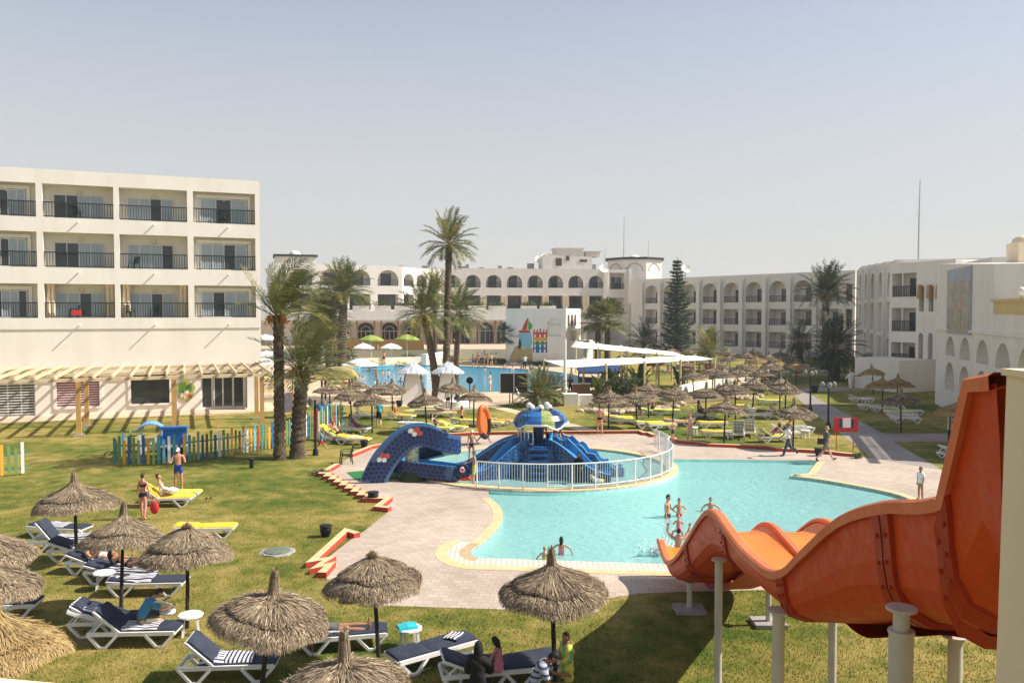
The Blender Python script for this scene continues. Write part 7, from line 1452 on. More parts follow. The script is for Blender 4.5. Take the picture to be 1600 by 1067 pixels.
# --- near people
pg_('person in blue swim trunks and white cap standing with hands together on the left lawn', 279, 765, -75, 1.78, dict(STAND, shL=10, shR=15, elL=95, elR=85, abL=18, abR=18, head=14), skin='red', hair=('cap', 'white'), wear=(('trunks', 'blue', .014),), lod=2)
pg_('person in a dark bikini seen from behind carrying a red bag on the left lawn', 224, 811, 78, 1.66, dict(hipL=10, hipR=-6, kneeL=4, kneeR=8, shL=4, shR=-2, abL=14, abR=16, elL=10, elR=12), skin='red', hair=('short', 'brown'), wear=(('briefs', 'navy', .012), ('bra', 'navy', .010)), fem=True, lod=2)
x, y = on(262, 790, 6, -.18); person('person with a hair bun sitting on the yellow lounger under white cloth', x, y, .50, 8, 1.66, dict(SIT, lean=-14, hipL=78, hipR=70, kneeL=22, kneeR=48, head=-6, twist=10, shL=30, shR=34), skin='tan', hair=('bun', 'brown'), wear=(('swimsuit', 'white', .012),), fem=True, lod=2, base='pelvis')
x, y = on(160, 894, -10, .05); person('sunbather lying on a striped towel with a white cloth over the head', x, y, .53, -10, 1.7, dict(lean=-80, hipL=88, hipR=86, kneeL=4, kneeR=10, shL=20, shR=60, elL=10, elR=90, head=30), skin='tan', hair=('cap', 'white'), wear=(('briefs', 'white', .012),), lod=2, base='pelvis')
x, y = on(192, 908, -6, .22); person('dark haired sunbather in black lying with knees raised beside the white table', x, y, .53, -6, 1.68, dict(lean=-76, hipL=120, hipR=112, kneeL=80, kneeR=66, shL=-10, shR=110, elL=20, elR=70, head=35), skin='brown', hair=('long', 'black'), wear=(('briefs', 'black', .013), ('bra', 'black', .011)), fem=True, lod=2, base='pelvis')
x, y = on(214, 1003, 3, .08); person('person in a blue shirt sitting bent over a book on a navy lounger', x, y, .54, 40, 1.66, dict(SIT, lean=22, curl=18, hipL=84, hipR=86, shL=45, shR=42, elL=62, elR=62, head=26), skin='tan', hair=('short', 'brown'), wear=(('shirt', 'sky', .028), ('shorts', 'khaki', .02)), lod=2, base='pelvis')
ph_('person in black robe and headscarf sitting with back to the viewer', 746, 1004, 1.30, 84, 1.64, dict(SIT, lean=6, curl=6, shL=20, shR=24, elL=50, elR=55), .52, skin='tan', hair=('hijab', 'black'), wear=(('robe', 'black', .045),), fem=True, lod=2)
ph_('girl in a pink swimsuit with dark hair sitting on the edge of a lounger', 781, 989, 1.15, 150, 1.25, dict(SIT, lean=10, head=14, shL=20, shR=20), .50, skin='tan', hair=('long', 'black'), wear=(('dress', 'pink', .02),), fem=True, lod=2)
ph_('person in a striped grey shirt leaning forward over a phone', 832, 1012, 1.22, -8, 1.74, dict(SIT, lean=18, curl=18, hipL=84, hipR=80, kneeL=60, kneeR=50, shL=30, shR=26, elL=62, elR=62, inL=20, inR=20, head=30), .52, skin='brown', hair=('short', 'black'), wear=(('shirt', 'stripe', .028), ('shorts', 'jeans', .022)), lod=2)
g = at(886, 990, 1.36); person('boy wrapped in a yellow and green towel standing beside the parasol pole', g.x, g.y, 0, 200, 1.38, dict(STAND, shL=12, shR=12, abL=4, abR=4, elL=95, elR=95, inL=55, inR=55, head=6), skin='brown', hair=('short', 'brown'), wear=(('wrap', 'wrap', .055), ('shorts', 'navy', .03)), lod=2)
x, y = on(536, 1010, 12, -.25); person('sunbather lying on the flat navy lounger with the head to the left', x, y, .50, 12, 1.7, dict(lean=-84, hipL=90, hipR=88, kneeL=2, kneeR=4, head=30, shL=0, shR=0), skin='brown', hair=('short', 'black'), wear=(('trunks', 'grey', .014),), base='pelvis')
# --- round the pools
pg_('person in a turquoise shirt and black shorts walking away over the lounger lawn', 592, 667, 96, 1.78, dict(WALK, hipL=14, hipR=-14, kneeR=30, head=14, curl=6), skin='fair', hair=('short', 'grey'), wear=(('shirt', 'teal', .03), ('shorts', 'black', .022)))
pg_('person carrying an orange and black inflatable raft along the deck', 757, 693, -12, 1.76, dict(WALK, shL=40, shR=160, elL=40, elR=30), skin='tan', hair=('short', 'fair'), wear=(('trunks', 'green', .014),))
pg_('person in a white swim cap and dark bikini standing on the paddling pool edge', 737, 722, -70, 1.62, dict(STAND, shL=30, elL=80, shR=5, head=10), skin='tan', hair=('cap', 'white'), wear=(('briefs', 'navy', .012), ('bra', 'navy', .010)), fem=True)
g = at(741, 755); person('child in lime shorts standing at the paddling pool fence end', g.x, g.y, -.10, 200, 1.5, dict(STAND, shL=10, shR=30, elR=60, hipL=12), skin='tan', hair=('short', 'brown'), wear=(('shorts', 'lime', .02),))
pg_('person in black trunks seen from behind stepping over the red kerb', 937, 679, 84, 1.8, dict(hipL=14, kneeL=6, hipR=-10, kneeR=10, shL=-4, shR=4, abL=16, abR=16, elL=20, elR=20), skin='red', hair=('short', 'brown'), wear=(('briefs', 'black', .014),))
pg_('person in white top and dark jeans walking left along the far pool edge', 1231, 712, 182, 1.76, dict(WALK, hipR=-26, kneeR=40), skin='brown', hair=('short', 'black'), wear=(('shirt', 'white', .026), ('pants', 'jeans', .02), ('shoes', 'black', .016)))
pg_('person in dark grey shirt and khaki shorts striding right with a bag', 1290, 720, -4, 1.84, dict(WALK, hipL=30, hipR=-26, kneeR=20, shR=10, elR=16, shL=-8), skin='fair', hair=('short', 'fair'), wear=(('shirt', 'grey', .028), ('shorts', 'khaki', .03), ('shoes', 'brown', .016)))
pg_('boy in a white shirt standing at the rounded end of the pool', 1438, 781, 195, 1.32, dict(STAND, shL=6, shR=-6), skin='brown', hair=('short', 'black'), wear=(('shirt', 'white', .03), ('briefs', 'white', .02)))
wade('person in a dark bikini standing thigh deep in the turquoise pool', 1043, 808, -40, .84, 1.68, dict(STAND, shL=-10, elL=70, abL=30, shR=5, head=8), skin='tan', hair=('short', 'black'), wear=(('briefs', 'navy', .012), ('bra', 'black', .010)), fem=True)
wade('girl with hands on hips standing in the pool beside the adult in a bikini', 1061, 806, -80, .72, 1.38, dict(STAND, abL=42, abR=42, elL=70, elR=70, inL=60, inR=60), skin='tan', hair=('short', 'brown'), wear=(('briefs', 'red', .012), ('bra', 'purple', .010)), fem=True)
wade('child chest deep in the pool with arms spread', 1110, 798, -100, .85, 1.36, dict(STAND, abL=58, abR=50, shL=15, shR=15), skin='tan', hair=('short', 'black'), wear=(('trunks', 'blue', .012),))
wade('person with raised arms holding a child on the shoulders beside the slide end', 1060, 868, 88, .85, 1.75, dict(STAND, shL=150, shR=150, abL=32, abR=32, elL=70, elR=70, inL=10, inR=10), skin='red', hair=('short', 'black'), wear=(('trunks', 'navy', .012),))
g = at(1060, 868, -.13); person('small child in a pink cap riding on shoulders by the slide end', g.x, g.y - .02, .70, 88, 1.0, dict(SIT, lean=6, hipL=70, hipR=70, abdL=22, abdR=22, kneeL=60, kneeR=60, shL=40, shR=40, elL=50, elR=50), skin='tan', hair=('cap', 'pink'), wear=(('swimsuit', 'pink', .012),), base='pelvis')
wade('dark haired child in pink at the near pool edge behind the big parasol', 877, 866, 80, .75, 1.30, dict(STAND, abL=50, abR=58, shL=20), skin='tan', hair=('long', 'black'), wear=(('swimsuit', 'pink', .012),), fem=True)
wade('fair haired toddler in yellow at the near pool edge behind the big parasol', 851, 874, 80, .72, 1.12, dict(STAND, abL=40, abR=20), skin='fair', hair=('short', 'fair'), wear=(('swimsuit', 'yellow', .014),))
pg_('person in a pink cap standing on the lawn with hands at the face', 1078, 690, -100, 1.66, dict(STAND, shL=50, shR=50, elL=110, elR=110, inL=20, inR=20, abL=30, abR=30), skin='fair', hair=('cap', 'red'), wear=(('briefs', 'pink', .012), ('bra', 'pink', .010)), fem=True)
pg_('child in dark trunks on the kerb right of the paddling pool railing', 1051, 693, 170, 1.38, dict(STAND, shL=30, elL=100, hipL=8, hipR=-8), skin='tan', hair=('short', 'black'), wear=(('trunks', 'navy', .014),))
pg_('child in white top and red shorts running by the lamp post', 502, 703, -10, 1.2, dict(WALK, hipL=40, hipR=-34, kneeR=60, lean=10, shL=-40, shR=40, elL=60, elR=60), skin='tan', hair=('short', 'brown'), wear=(('shirt', 'sky', .022), ('shorts', 'red', .02)))
def onl(i, label, dx, face, pose, zp=.52, **k): a = (LL + ML + RL)[i] if isinstance(i, int) else i; x, y = on(a[0], a[1], a[2], dx); person(label, x, y, zp, a[2] + face, k.pop('h', 1.68), pose, base='pelvis', **k)
onl(ML[0], 'bather sitting up on the yellow lounger nearest the pickets', -.1, -30, dict(SIT, lean=4, kneeL=30, kneeR=40), skin='red', hair=('short', 'brown'), wear=(('trunks', 'grey', .014),)); onl(ML[1], 'bather reclining with bent legs beside the one nearest the pickets', -.1, 0, LOUNGE, skin='tan', hair=('short', 'black'), wear=(('trunks', 'black', .014),))
onl(ML[3], 'person in purple reclining on the white lounger in parasol shade', .0, 10, LOUNGE, skin='brown', hair=('short', 'black'), wear=(('dress', 'purple', .02),), fem=True)
onl(ML[5], 'bather sitting upright on the yellow lounger right of the turquoise shirt', -.5, 20, dict(SIT, lean=-10), skin='tan', hair=('short', 'brown'), wear=(('swimsuit', 'red', .012),), fem=True)
onl(ML[8], 'person reading on a lime lounger beside the parasol pole before the kiosks', -.05, 0, dict(LOUNGE, hipL=110, kneeL=70, shL=30, shR=30, elL=70, elR=70), skin='fair', hair=('long', 'brown'), wear=(('swimsuit', 'black', .012),), fem=True)
onl(ML[11], 'sunbather lying flat on the yellow lounger below the right kiosk', .05, 0, dict(lean=-80, hipL=88, hipR=86, head=20, shL=10, shR=10), skin='tan', hair=('cap', 'white'), wear=(('briefs', 'purple', .012),))
onl(ML[12], 'long haired bather sitting with bare back on a lime lounger right of the kiosks', -.3, 100, dict(SIT, lean=14, curl=10, kneeL=40, kneeR=50), skin='red', hair=('long', 'red'), wear=(('briefs', 'black', .012),), fem=True)
onl(ML[19], 'broad backed bather sitting away on a lime lounger behind the front pair', .1, 85, dict(SIT, lean=10, curl=10), skin='brown', hair=('short', 'black'), wear=(('trunks', 'navy', .014),), h=1.8)
g = at(999, 656); person('person bending over in dark shirt between the yellow loungers', g.x, g.y, 0, 160, 1.74, dict(STAND, lean=45, curl=15, hipL=10, hipR=-10, shL=40, shR=40), skin='tan', hair=('short', 'brown'), wear=(('shirt', 'grey', .025), ('trunks', 'navy', .014)))
onl(ML[22], 'person in dark robe seated behind the pink capped bather', -.2, -20, dict(SIT, lean=-5), skin='brown', hair=('hijab', 'black'), wear=(('robe', 'brown', .04),), fem=True)
onl(ML[32], 'dark haired bather reclining in parasol shade right of the white table', -.1, 180, dict(LOUNGE, lean=-50), skin='brown', hair=('long', 'brown'), wear=(('swimsuit', 'purple', .012),), fem=True); onl(ML[33], 'bather reclining behind the man in white top and jeans', -.1, 180, LOUNGE, skin='brown', hair=('short', 'black'), wear=(('trunks', 'black', .014),))
onl(ML[39], 'sunbather lying behind the low white wall, left one', -.1, 0, LOUNGE, skin='red', hair=('short', 'brown'), wear=(('trunks', 'red', .014),)); onl(ML[40], 'sunbather sitting up behind the low white wall, right one', 0, 90, SIT, skin='red', hair=('short', 'black'), wear=(('briefs', 'red', .014),))
onl(RL[7], 'person wrapped in a striped towel sitting on the shaded right lawn', .0, 170, dict(SIT, lean=6, kneeL=50, kneeR=62), skin='tan', hair=('short', 'brown'), wear=(('wrap', 'wstripe', .05),), fem=True)
pg_('person in white shirt and black trousers standing on the sand behind the palms', 497, 592, 88, 1.85, dict(STAND, shL=20, elL=60), skin='brown', hair=('short', 'black'), wear=(('shirt', 'white', .03), ('pants', 'black', .02)))
pg_('person in white shirt and black trousers standing on the far pool edge before the mural', 820, 577, -80, 1.9, STAND, skin='tan', hair=('short', 'brown'), wear=(('shirt', 'white', .03), ('pants', 'black', .02)))
pg_('person in white trunks on the near edge of the large pool with one arm out', 766, 612.5, 175, 1.85, dict(STAND, shL=20, abL=70, shR=10), skin='fair', hair=('short', 'black'), wear=(('trunks', 'white', .016),))
pg_('person in pale robe walking along the shaded path', 1328, 609, 200, 1.8, dict(WALK, hipL=10, hipR=-10), skin='brown', hair=('hijab', 'white'), wear=(('robe', 'white', .045),)); pg_('person in white overalls close beside the robed one on the path', 1331, 606, -60, 1.8, dict(STAND, shL=30, elL=60), skin='dark', hair=('short', 'black'), wear=(('shirt', 'white', .03), ('pants', 'white', .025)))
pg_('person in a red top standing under the square straw hut', 537, 622, -80, 1.7, STAND, skin='tan', hair=('short', 'black'), wear=(('shirt', 'red', .03), ('shorts', 'navy', .02)))
pg_('red skinned person walking along the far pool edge left', 600, 570, 100, 1.95, dict(WALK, hipL=10, hipR=-10), skin='red', hair=('short', 'brown'), wear=(('trunks', 'brown', .016),))
FAR = [(712, 566, 'pink', 'trunks', 'navy', 'shirtless person stepping down near the stair cheek'), (746, 571, 'red', 'trunks', 'red', None), (753, 570, 'tan', 'shirt', 'white', None), (757, 568, 'tan', 'shirt', 'yellow', 'person in a yellow top at the centre of the crowd on the far pool edge'), (757, 573, 'red', 'briefs', 'navy', None), (762, 572, 'tan', 'briefs', 'pink', None), (768, 573, 'fair', 'trunks', 'grey', None), (775, 571, 'tan', 'shirt', 'white', 'person in a white top at the right end of the far pool edge crowd'), (739, 575, 'tan', 'trunks', 'blue', None), (748, 576, 'brown', 'trunks', 'black', 'person in black trunks at the water edge left of the crowd'), (849, 568, 'fair', 'trunks', 'khaki', 'pale bather standing below the painted castle')]
k = 0
for px, py, sk_, cl, cm, lab in FAR: pg_(lab or ordlab(k, 6) + 'bare skinned bather in the crowd on the far edge of the large pool', px, py, rnd.uniform(0, 360), rnd.uniform(1.7, 1.85), dict(STAND, shL=rnd.uniform(-10, 60), shR=rnd.uniform(-10, 40), elL=40, elR=30, hipL=8, hipR=-8), skin=sk_ if sk_ in SK else 'red', hair=('short', rnd.choice(('black', 'brown'))), wear=((cl, cm, .025), ('trunks', 'navy', .014)) if cl == 'shirt' else ((cl, cm, .016),), lod=0, group='bathers crowding the far pool edge'); k += lab is None
SW = [(577, 580), (584, 584), (588, 588), (586, 598), (598, 584), (603, 600), (607, 588), (594, 605), (626, 597), (632, 598), (758, 579), (788, 577), (801, 578), (815, 578), (827, 579), (892, 590), (567, 593), (619, 574)]
for i, (px, py) in enumerate(sorted(SW)):
    g = at(px, py, -.12); person((ordlab(i, 18) if i < 15 or i == 17 else 'third last ' if i == 15 else 'second last ') + 'bather from the left in the water of the large blue pool', g.x, g.y, -.12 - rnd.choice((.95, 1.25, 1.35)), rnd.uniform(0, 360), 1.75, dict(STAND, abL=rnd.uniform(10, 70), abR=rnd.uniform(10, 60), shL=20, shR=20), skin=rnd.choice(('tan', 'red', 'brown', 'fair')), hair=('short', rnd.choice(('black', 'brown', 'fair'))), wear=(('trunks', rnd.choice(('red', 'navy', 'blue')), .014),), lod=0, group='bathers in the large pool')
OZ = 1.35
for a, rr_, lab, pose, cm, hr in ((20, .75, 'child in red standing on the octopus slide top, right of its column', dict(STAND, lean=15, shL=50, shR=50), 'red', 'black'), (330, .95, 'child in a white and red vest crouching at the top right tentacle', dict(SIT, lean=12), 'white', 'black'), (150, .9, 'child in red crouching behind the guard rail of the octopus slide', dict(SIT, lean=10), 'red', 'brown'), (75, .9, 'child behind the column on the octopus slide top', STAND, 'purple', 'black')):
    sit = pose is not STAND and 'kneeL' in pose and pose.get('hipL', 0) > 40; person(lab, 1.35 + rr_ * cos(R(a)), 38.6 + rr_ * sin(R(a)), OZ + (.12 if sit else 0), a + 20, 1.15, pose, skin='brown', hair=('short', hr), wear=(('swimsuit', cm, .02),), base='pelvis' if sit else 'feet')
person('child in pink sliding down the front right tentacle', 1.35 + 1.5 * cos(R(309)), 38.6 + 1.5 * sin(R(309)), .98, 308, 1.12, dict(SIT, lean=-12, kneeL=20, kneeR=20, hipL=75, hipR=75, abdL=2, abdR=2, abL=4, abR=4), skin='brown', hair=('short', 'black'), wear=(('swimsuit', 'pink', .016),), base='pelvis')
g = at(866, 683); person('person in a patterned swimsuit standing behind the octopus cap on the right', 2.6, 41.2, -.40, -100, 1.75, STAND, skin='red', hair=('short', 'fair'), wear=(('swimsuit', 'grey', .012),), fem=True)
g = at(905, 752); person('person in long black clothes wading behind the white railing', g.x, g.y, -.35, -110, 1.62, dict(STAND, shL=20, elL=60), skin='brown', hair=('hijab', 'black'), wear=(('robe', 'black', .05),), fem=True)
g = at(925, 750); person('small child bending with a yellow swim ring behind the white railing', g.x, g.y, -.35, -30, 1.15, dict(STAND, lean=50, curl=10, shL=50, shR=50), skin='brown', hair=('short', 'black'), wear=(('trunks', 'red', .016),))
g = at(929, 742); person('child in blue top standing in the paddling pool on the right', g.x, g.y, -.40, 60, 1.15, STAND, skin='brown', hair=('short', 'black'), wear=(('shirt', 'teal', .02), ('trunks', 'red', .016)))
g = at(780, 752); person('child in blue stooping behind the left end of the white railing', g.x, g.y + 1.2, -.40, 0, 1.2, dict(STAND, lean=30), skin='brown', hair=('short', 'black'), wear=(('shirt', 'sky', .02),))
pg_('person in dark red seated at the bar under the shade sail', 891, 617, 80, 1.7, dict(STAND, lean=8), skin='brown', hair=('short', 'black'), wear=(('shirt', 'brown', .03), ('pants', 'black', .02))); pg_('bare chested person under the shade sail behind the blue canopy', 972, 592, 60, 1.75, STAND, skin='red', hair=('short', 'brown'), wear=(('trunks', 'navy', .014),)); pg_('person in orange top under the middle of the shade sail', 1009, 590, -60, 1.75, dict(STAND, shL=40), skin='red', hair=('short', 'brown'), wear=(('shirt', 'red', .02), ('trunks', 'navy', .014))); pg_('person in red on the loungers by the right sail post', 1103, 590, 40, 1.6, dict(STAND, lean=20), skin='red', hair=('short', 'black'), wear=(('shirt', 'red', .02),)); pg_('person in bright blue behind the last sail post', 1127, 583, 40, 1.7, STAND, skin='tan', hair=('short', 'black'), wear=(('shirt', 'blue', .03), ('shorts', 'navy', .02)))
x, z = LB.px(345, 349, -.8); q = LB.w(x, -.8); person('person sitting on the top right balcony of the white block', q.x, q.y, flo[0][0] + .45, LB.rz * 57.3 - 80, 1.7, SIT, skin='brown', hair=('short', 'black'), wear=(('shirt', 'grey', .02), ('shorts', 'navy', .02)), base='pelvis')
for k, i in enumerate((0, 2, 4, 6, 8, 10, 12, 13)): onl(XL[i], ordlab(k, 8) + 'sunbather on the loungers behind the low white wall', -.05, (0, 70, 0, 180)[k % 4], (LOUNGE, SIT, LOUNGE, SIT)[k % 4], skin=('red', 'tan', 'brown', 'red')[k % 4], hair=('short', ('black', 'brown')[k % 2]), wear=(('trunks', ('red', 'navy', 'blue', 'black')[k % 4], .014),) if k % 3 else (('shirt', ('white', 'red')[k % 2], .025),), lod=0, group='sunbathers behind the low white wall')
for k, (px, py) in enumerate(((425, 600), (436, 610), (462, 596), (476, 604), (510, 610), (556, 612), (700, 640), (880, 622), (1021, 583), (1044, 586))): pg_(ordlab(k, 10) + 'bather walking about in the middle distance between pools and sail', px, py, 40 * k, 1.72, dict(WALK if k % 2 else STAND), skin=('tan', 'red', 'brown')[k % 3], hair=('short', 'black'), wear=(('trunks', ('navy', 'red', 'black', 'blue')[k % 4], .016),) + ((('shirt', ('white', 'teal')[k % 2], .025),) if k % 3 == 0 else ()), lod=0, group='bathers walking in the middle distance')
# --- build all bodies in one evaluation
skins = []
for p in PEOPLE:
    sc = p['h'] / 1.75; V, hd = skeleton(p['pose'], p['fem'], sc); names = list(V); me = bpy.data.meshes.new('body'); me.from_pydata([V[k] for k in names], [(names.index(a), names.index(b)) for a, b, _ in BN], []); o = bpy.data.objects.new('body', me); COL.objects.link(o)
    md = o.modifiers.new('Skin', 'SKIN'); md.use_smooth_shade = True; md.branch_smoothing = .35
    for i, k in enumerate(names):
        kk = k[:-1] + 'L' if k[-1] == 'R' else k; r = RAD[kk] * sc * (.90 if p['fem'] and kk in ('belly', 'chest', 'upper', 'shL', 'elbL') else 1) * (1.1 if p['fem'] and kk in ('hipL', 'pelvis') else 1); q = me.skin_vertices[0].data[i]; q.radius = (r * (1.18 if kk in ('pelvis', 'belly', 'chest', 'upper') else 1), r * (.88 if kk in ('pelvis', 'belly', 'chest', 'upper') else 1)); q.use_root = (k == 'pelvis')
    ss = o.modifiers.new('Subdivision', 'SUBSURF'); ss.levels = ss.render_levels = max(1, p['lod'])
    skins.append((o, V, names, hd, sc))
dg = bpy.context.evaluated_depsgraph_get(); metas = [bpy.data.meshes.new_from_object(o.evaluated_get(dg), depsgraph=dg) for o, *_ in skins]
def headmesh(mb, V, hd, sc, lod):
    N, Mv = (12, 9) if lod else (8, 6); rot = Matrix.Rotation(-R(hd), 3, 'X'); c = V['neck'] + Vector((0, sin(R(hd)), cos(R(hd)))) * .125 * sc + rot @ Vector((0, .018, 0)) * sc; L = []
    for i in range(Mv + 1):
        t = pi * i / Mv
        for k in range(N):
            a = 2 * pi * k / N; z = -cos(t); w_ = sin(t); tp = 1 - .22 * max(0, -z) ** 1.5; x, y = w_ * cos(a) * .074 * tp, w_ * sin(a) * .094 * (1 - .10 * max(0, -z)) + (.012 * max(0, -z))
            L.append((x, y, z * .118))
    w3 = lambda v: c + rot @ (Vector(v) * sc)
    mb.add([w3(v) for v in L], [(i * N + k, i * N + (k + 1) % N, (i + 1) * N + (k + 1) % N, (i + 1) * N + k) for i in range(Mv) for k in range(N)], 0)
    if lod:
        mb.add([w3(v) for v in ((-.012, .088, .02), (.012, .088, .02), (.017, .088, -.022), (-.017, .088, -.022), (0, .112, -.02), (0, .093, .025))], [(0, 5, 4), (5, 1, 4), (1, 2, 4), (2, 3, 4), (3, 0, 4)], 0)
        for s in (-1, 1):
            mb.ball(w3((s * .029, .083, .012)), .010 * sc, 6, 1); mb.ball(w3((s * .075, -.005, .0)), (.012 * sc, .018 * sc, .028 * sc), 6, 0)
        mb.ball(w3((0, .086, -.050)), (.022 * sc, .008 * sc, .007 * sc), 6, 2)
    return w3
def hairmesh(kind, w3, sc):
    s = MB(); N, Mv = 16, 10; off = dict(short=1.10, long=1.13, bun=1.10, cap=1.09, hijab=1.22).get(kind, 1.1); vs = []; keep = []
    for i in range(Mv + 1):
        t = pi * i / Mv
        for k in range(N):
            a = 2 * pi * k / N; z = -cos(t); w_ = sin(t); tp = 1 - .22 * max(0, -z) ** 1.5; x, y, zz = w_ * cos(a) * .074 * tp * off, w_ * sin(a) * .094 * off - .004, z * .118 * off; f = w_ * sin(a)
            lim = (.42 if f > .35 else -.15 if f > -.2 else -.62) if kind in ('short', 'bun') else (.30 if f > .3 else .1) if kind == 'cap' else (.45 if f > .45 else -1.6) if kind == 'long' else (.55 if f > .62 else -1.6)
            if kind == 'long' and f < .1 and z < 0: zz -= .16 * (-z); x *= 1.1; y = min(y, .0) - .03
            if kind == 'hijab' and z < -.3: zz -= .10 * (-z); x *= 1.25; y *= 1.15
            vs.append(w3((x, y, zz))); keep.append(z > lim and not (kind == 'hijab' and f > .62 and z > -.45 and z < .5))
    fs = [q for q in [(i * N + k, i * N + (k + 1) % N, (i + 1) * N + (k + 1) % N, (i + 1) * N + k) for i in range(Mv) for k in range(N)] if sum(keep[j] for j in q) >= 3]
    s.add(vs, fs)
    if kind == 'bun': s.ball(w3((0, -.07, .10)), .045 * sc, 8)
    if kind == 'cap': s.add([w3((x, y, z)) for x, y, z in ((-.06, .08, .045), (.06, .08, .045), (.05, .15, .03), (-.05, .15, .03))], [(0, 1, 2, 3)])
    return s
def fingers(mb, V, k, sc):
    W, Hn = V['wri' + k], V['hand' + k]; d = (Hn - W).normalized(); s = d.cross(Vector((0, 1, 0))); s = s.normalized() if s.length > .2 else Vector((1, 0, 0)); nrm = s.cross(d)
    for j in range(4):
        b = Hn + s * (j - 1.5) * .019 * sc; l = (.060, .072, .068, .052)[j] * sc; m_ = b + d * l * .55 + nrm * .006 * sc; mb.tube([b - d * .02 * sc, m_, m_ + d * l * .45 + nrm * .018 * sc], [.0095 * sc, .0085 * sc, .006 * sc], 5)
    b = W.lerp(Hn, .45) + s * .026 * sc; mb.tube([b, b + (d * .6 + s * .8).normalized() * .035 * sc, b + (d * .9 + s * .4).normalized() * .065 * sc], [.012 * sc, .010 * sc, .007 * sc], 5)
for p, (so_, V, names, hd, sc), me in zip(PEOPLE, skins, metas):
    bpy.data.objects.remove(so_); co = np.empty(len(me.vertices) * 3); me.vertices.foreach_get('co', co); co = co.reshape(-1, 3); no = np.empty_like(co).ravel(); me.vertex_normals.foreach_get('vector', no); no = no.reshape(-1, 3)
    best = np.full(len(co), 1e9); bi = np.zeros(len(co), int); bt = np.zeros(len(co))
    for j, (a, b, nm) in enumerate(BN):
        A, B = np.array(V[a]), np.array(V[b]); ab = B - A; t = np.clip(((co - A) @ ab) / max(1e-9, ab @ ab), 0, 1); r = (RAD[a[:-1] + 'L' if a[-1] == 'R' else a] * (1 - t) + RAD[b[:-1] + 'L' if b[-1] == 'R' else b] * t) * sc; d = np.linalg.norm(co - A - t[:, None] * ab, axis=1) / r; q = d < best; best[q] = d[q]; bi[q] = j; bt[q] = t[q]
    bn = [BN[j][2] for j in bi]; faces = [tuple(f.vertices) for f in me.polygons]
    mb = MB(); mb.v = [tuple(c) for c in co]; mb.f = list(faces); mb.m = [0] * len(faces); w3 = headmesh(mb, V, hd, sc, p['lod'])
    if p['lod']:
        fingers(mb, V, 'L', sc); fingers(mb, V, 'R', sc)
    zoff = 0.0
    if p['base'] == 'feet': zoff = -min(c[2] for c in mb.v)
    t = thing('person', p['label'], 'person', (p['x'], p['y'], p['z']), R(p['face'] - 90), p['group'])
    o = mb.build('body', [SK[p['skin']], M_eye, M_lip], t, 180); o.location = (0, 0, zoff)
    hk, hc = p['hair']; hm_ = hairmesh(hk, w3, sc); o = hm_.build({'cap': 'cap', 'hijab': 'headscarf'}.get(hk, 'hair'), [CL[hc] if hk in ('cap', 'hijab') else HC[hc]], t, 180); o.location = (0, 0, zoff)
    for kit, cm, off in p['wear']:
        rule = {}
        for b, t0, t1 in KIT[kit]: rule.setdefault(b, []).append((t0, t1))
        ins = [any(t0 <= bt[i] <= t1 for t0, t1 in rule.get(bn[i], ())) for i in range(len(co))]; fs = [f for f in faces if sum(ins[i] for i in f) >= len(f) - 1]
        if not fs: continue
        mp = {}; c = MB()
        for f in fs:
            for i in f:
                if i not in mp: mp[i] = len(c.v); w_ = off * sc * (1 + .25 * sin(co[i][2] * 40 + co[i][0] * 30)); c.v.append(tuple(co[i] + no[i] * w_))
            c.f.append(tuple(mp[i] for i in f)); c.m.append(0)
        o = c.build({'bra': 'bikini_top', 'briefs': 'swim_briefs', 'trunks': 'swim_trunks', 'wrap': 'wrapped_towel', 'pants': 'trousers'}.get(kit, kit), [CL[cm]], t, 180); o.location = (0, 0, zoff)
    bpy.data.meshes.remove(me)
# --- things they carry
def held(name, label, cat, loc, mb, mats, rot=(0, 0, 0), smooth=50): o = mb.build(name, mats, None, smooth); o.location = loc; o.rotation_euler = rot; return tag(o, label, cat)
g = at(224, 811); s = MB(); s.ball((0, 0, 0), (.17, .09, .24), 12); s.tube([(-.1, 0, .2), (-.06, 0, .38), (.06, 0, .38), (.1, 0, .2)], .015, 5); held('beach_bag', 'bright red bag hanging from the hand of the bikini wearer', 'bag', (g.x + .40, g.y + .02, .42), s, [CL['red']])
g = at(757, 693); s = MB(); N = 28; pth = [(.42 * cos(2 * pi * k / N) * (1 + .12 * abs(cos(2 * pi * k / N))), 0, .95 * sin(2 * pi * k / N)) for k in range(N + 1)]; s.tube(pth, .15, 10, 0, False); s.m = [0 if (i // 10) % 28 < 16 else 1 for i in range(len(s.f))]
s.poly([(.38 * cos(2 * pi * k / N), .88 * sin(2 * pi * k / N)) for k in range(N)], -.03, .03, 0); nv = 2 * N; 
s.v = s.v[:len(s.v)]; kk = len(s.v) - (N + 4 * N); s.v = [(x, -z, y) if i >= kk else (x, y, z) for i, (x, y, z) in enumerate(s.v)]
held('inflatable_raft', 'orange and black inflatable raft carried upright above the deck', 'raft', (g.x - .02, g.y - .36, 1.28), s, [mat('raft_orange', (.66, .14, .03), .35), M_black], (R(6), R(-24), R(58)))
s = MB(); s.tube([(.30 * cos(2 * pi * k / 20), .30 * sin(2 * pi * k / 20), 0) for k in range(21)], .10, 10, 0, False); s.m = [(i // 40) % 2 for i in range(len(s.f))]; g = at(925, 750); held('swim_ring', 'yellow and white swim ring floating by the railing', 'swim ring', (g.x + .25, g.y - .1, .18), s, [CL['yellow'], CL['white']], (R(25), R(15), 0))
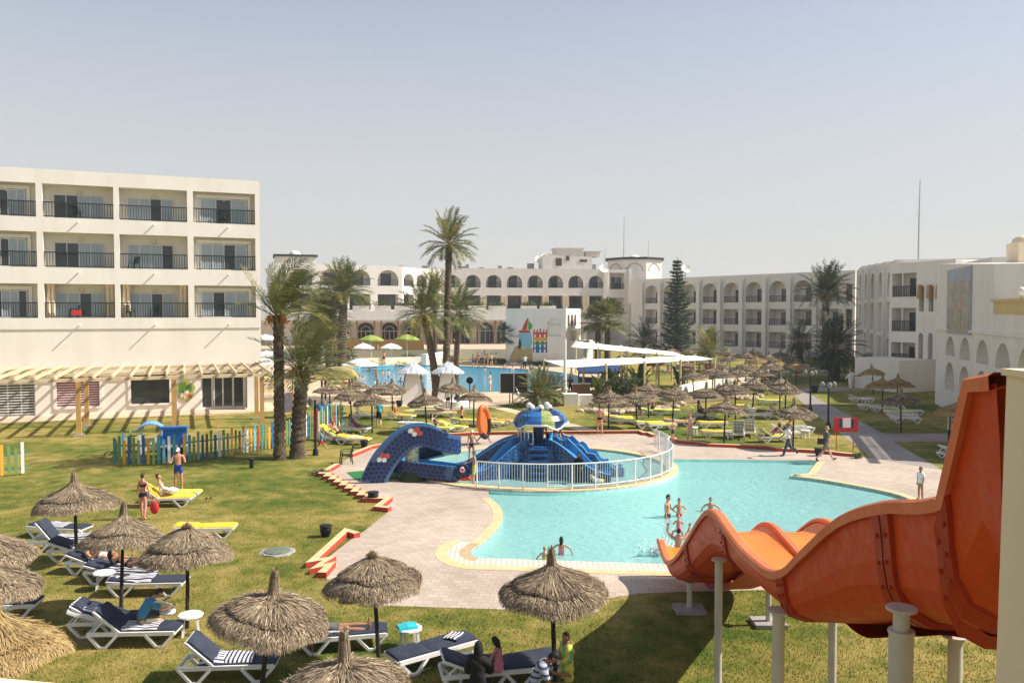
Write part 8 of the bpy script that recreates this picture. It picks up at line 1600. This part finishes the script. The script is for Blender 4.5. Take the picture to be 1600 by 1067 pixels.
g = at(1290, 720); s = MB(); s.box((0, 0, 0), (.34, .18, .28), taper=.85); s.tube([(-.15, 0, .16), (-.1, 0, .3), (.1, 0, .3), (.15, 0, .16)], .015, 5); held('shoulder_bag', 'dark bag swinging behind the striding person in khaki shorts', 'bag', (g.x - .27, g.y - .05, 1.0), s, [M_black])
x, y = on(214, 1003, 3, .45); s = MB(); s.box((-.12, 0, 0), (.24, .34, .02), mtx=Matrix.Rotation(.3, 4, 'Y')); s.box((.12, 0, 0), (.24, .34, .02), mtx=Matrix.Rotation(-.3, 4, 'Y')); held('open_book', 'open book held by the person in the blue shirt', 'book', (x, y + .1, .84), s, [M_wht], (R(-30), 0, R(-30)))
s = MB(); s.ball((0, 0, 0), (.19, .15, .08), 12); held('sun_hat', 'white sun hat on the lounger beside the blue shirted reader', 'hat', (x + .1, y + .35, .58), s, [CL['white']], (R(20), 0, 0)); 
g = at(741, 742); s = MB(); s.tube([(.36 * cos(2 * pi * k / 20), .36 * sin(2 * pi * k / 20), 0) for k in range(21)], .12, 8, 0, False); s.m = [(i // 32) % 2 for i in range(len(s.f))]; held('swim_ring', 'yellow and black swim ring in the water left of the railing', 'swim ring', (g.x - .75, g.y + .2, .08), s, [CL['yellow'], M_black], (R(30), R(20), 0))
x, y = on(262, 790, 6, .1); s = MB(); s.ball((0, 0, 0), (.34, .24, .09), 14); s.v = [(a * (1 + .15 * sin(b * 30)), b, c + .03 * sin(a * 22)) for a, b, c in s.v]; held('white_cloth', 'white cloth over the lap of the woman on the yellow lounger', 'cloth', (x, y, .62), s, [M_wtowel])

# splash where the slide meets the water, red cloth on a balcony rail
s = MB(); rg = random.Random(9)
for i in range(260):
    a = rg.uniform(0, 2 * pi); r_ = abs(rg.gauss(0, .35)); z_ = max(0, rg.gauss(0, .22)) * (1.3 - min(1, r_)); s.ball((r_ * cos(a), r_ * sin(a) * .8, z_), rg.uniform(.012, .045), 5)
g = at(1044, 866, -.13); o = held('water_splash', 'white splash of water where the orange slide runs out into the pool', 'splash', (g.x - .1, g.y + .3, -.10), s, [mat('foam', (.85, .88, .88), .4)]); o['kind'] = 'stuff'
x0, z0 = LB.px(112, 492, 0); x1, z1 = LB.px(128, 485, 0); q = LB.w((x0 + x1) / 2, .10, (z0 + z1) / 2); s = MB(); s.box((0, 0, 0), (x1 - x0, .05, z1 - z0 + .02)); s.v = [(x, y + .02 * sin(x * 9), z) for x, y, z in s.v]; held('red_towel', 'red cloth hung over the lowest balcony rail of the white block', 'towel', q, s, [CL['red']], (0, 0, LB.rz))

# thin summer air: fades the far wings a little
m = bpy.data.materials.new('air_haze'); m.use_nodes = True; n = m.node_tree.nodes; n.remove(n['Principled BSDF']); vp = n.new('ShaderNodeVolumePrincipled'); vp.inputs['Color'].default_value = (.90, .93, 1.0, 1); vp.inputs['Density'].default_value = .00035; vp.inputs['Anisotropy'].default_value = .2
m.node_tree.links.new(vp.outputs[0], n['Material Output'].inputs['Volume'])
s = MB(); s.box((0, 175, 14.6), (680, 520, 32)); tag(s.build('haze', [m]), kind='stuff')
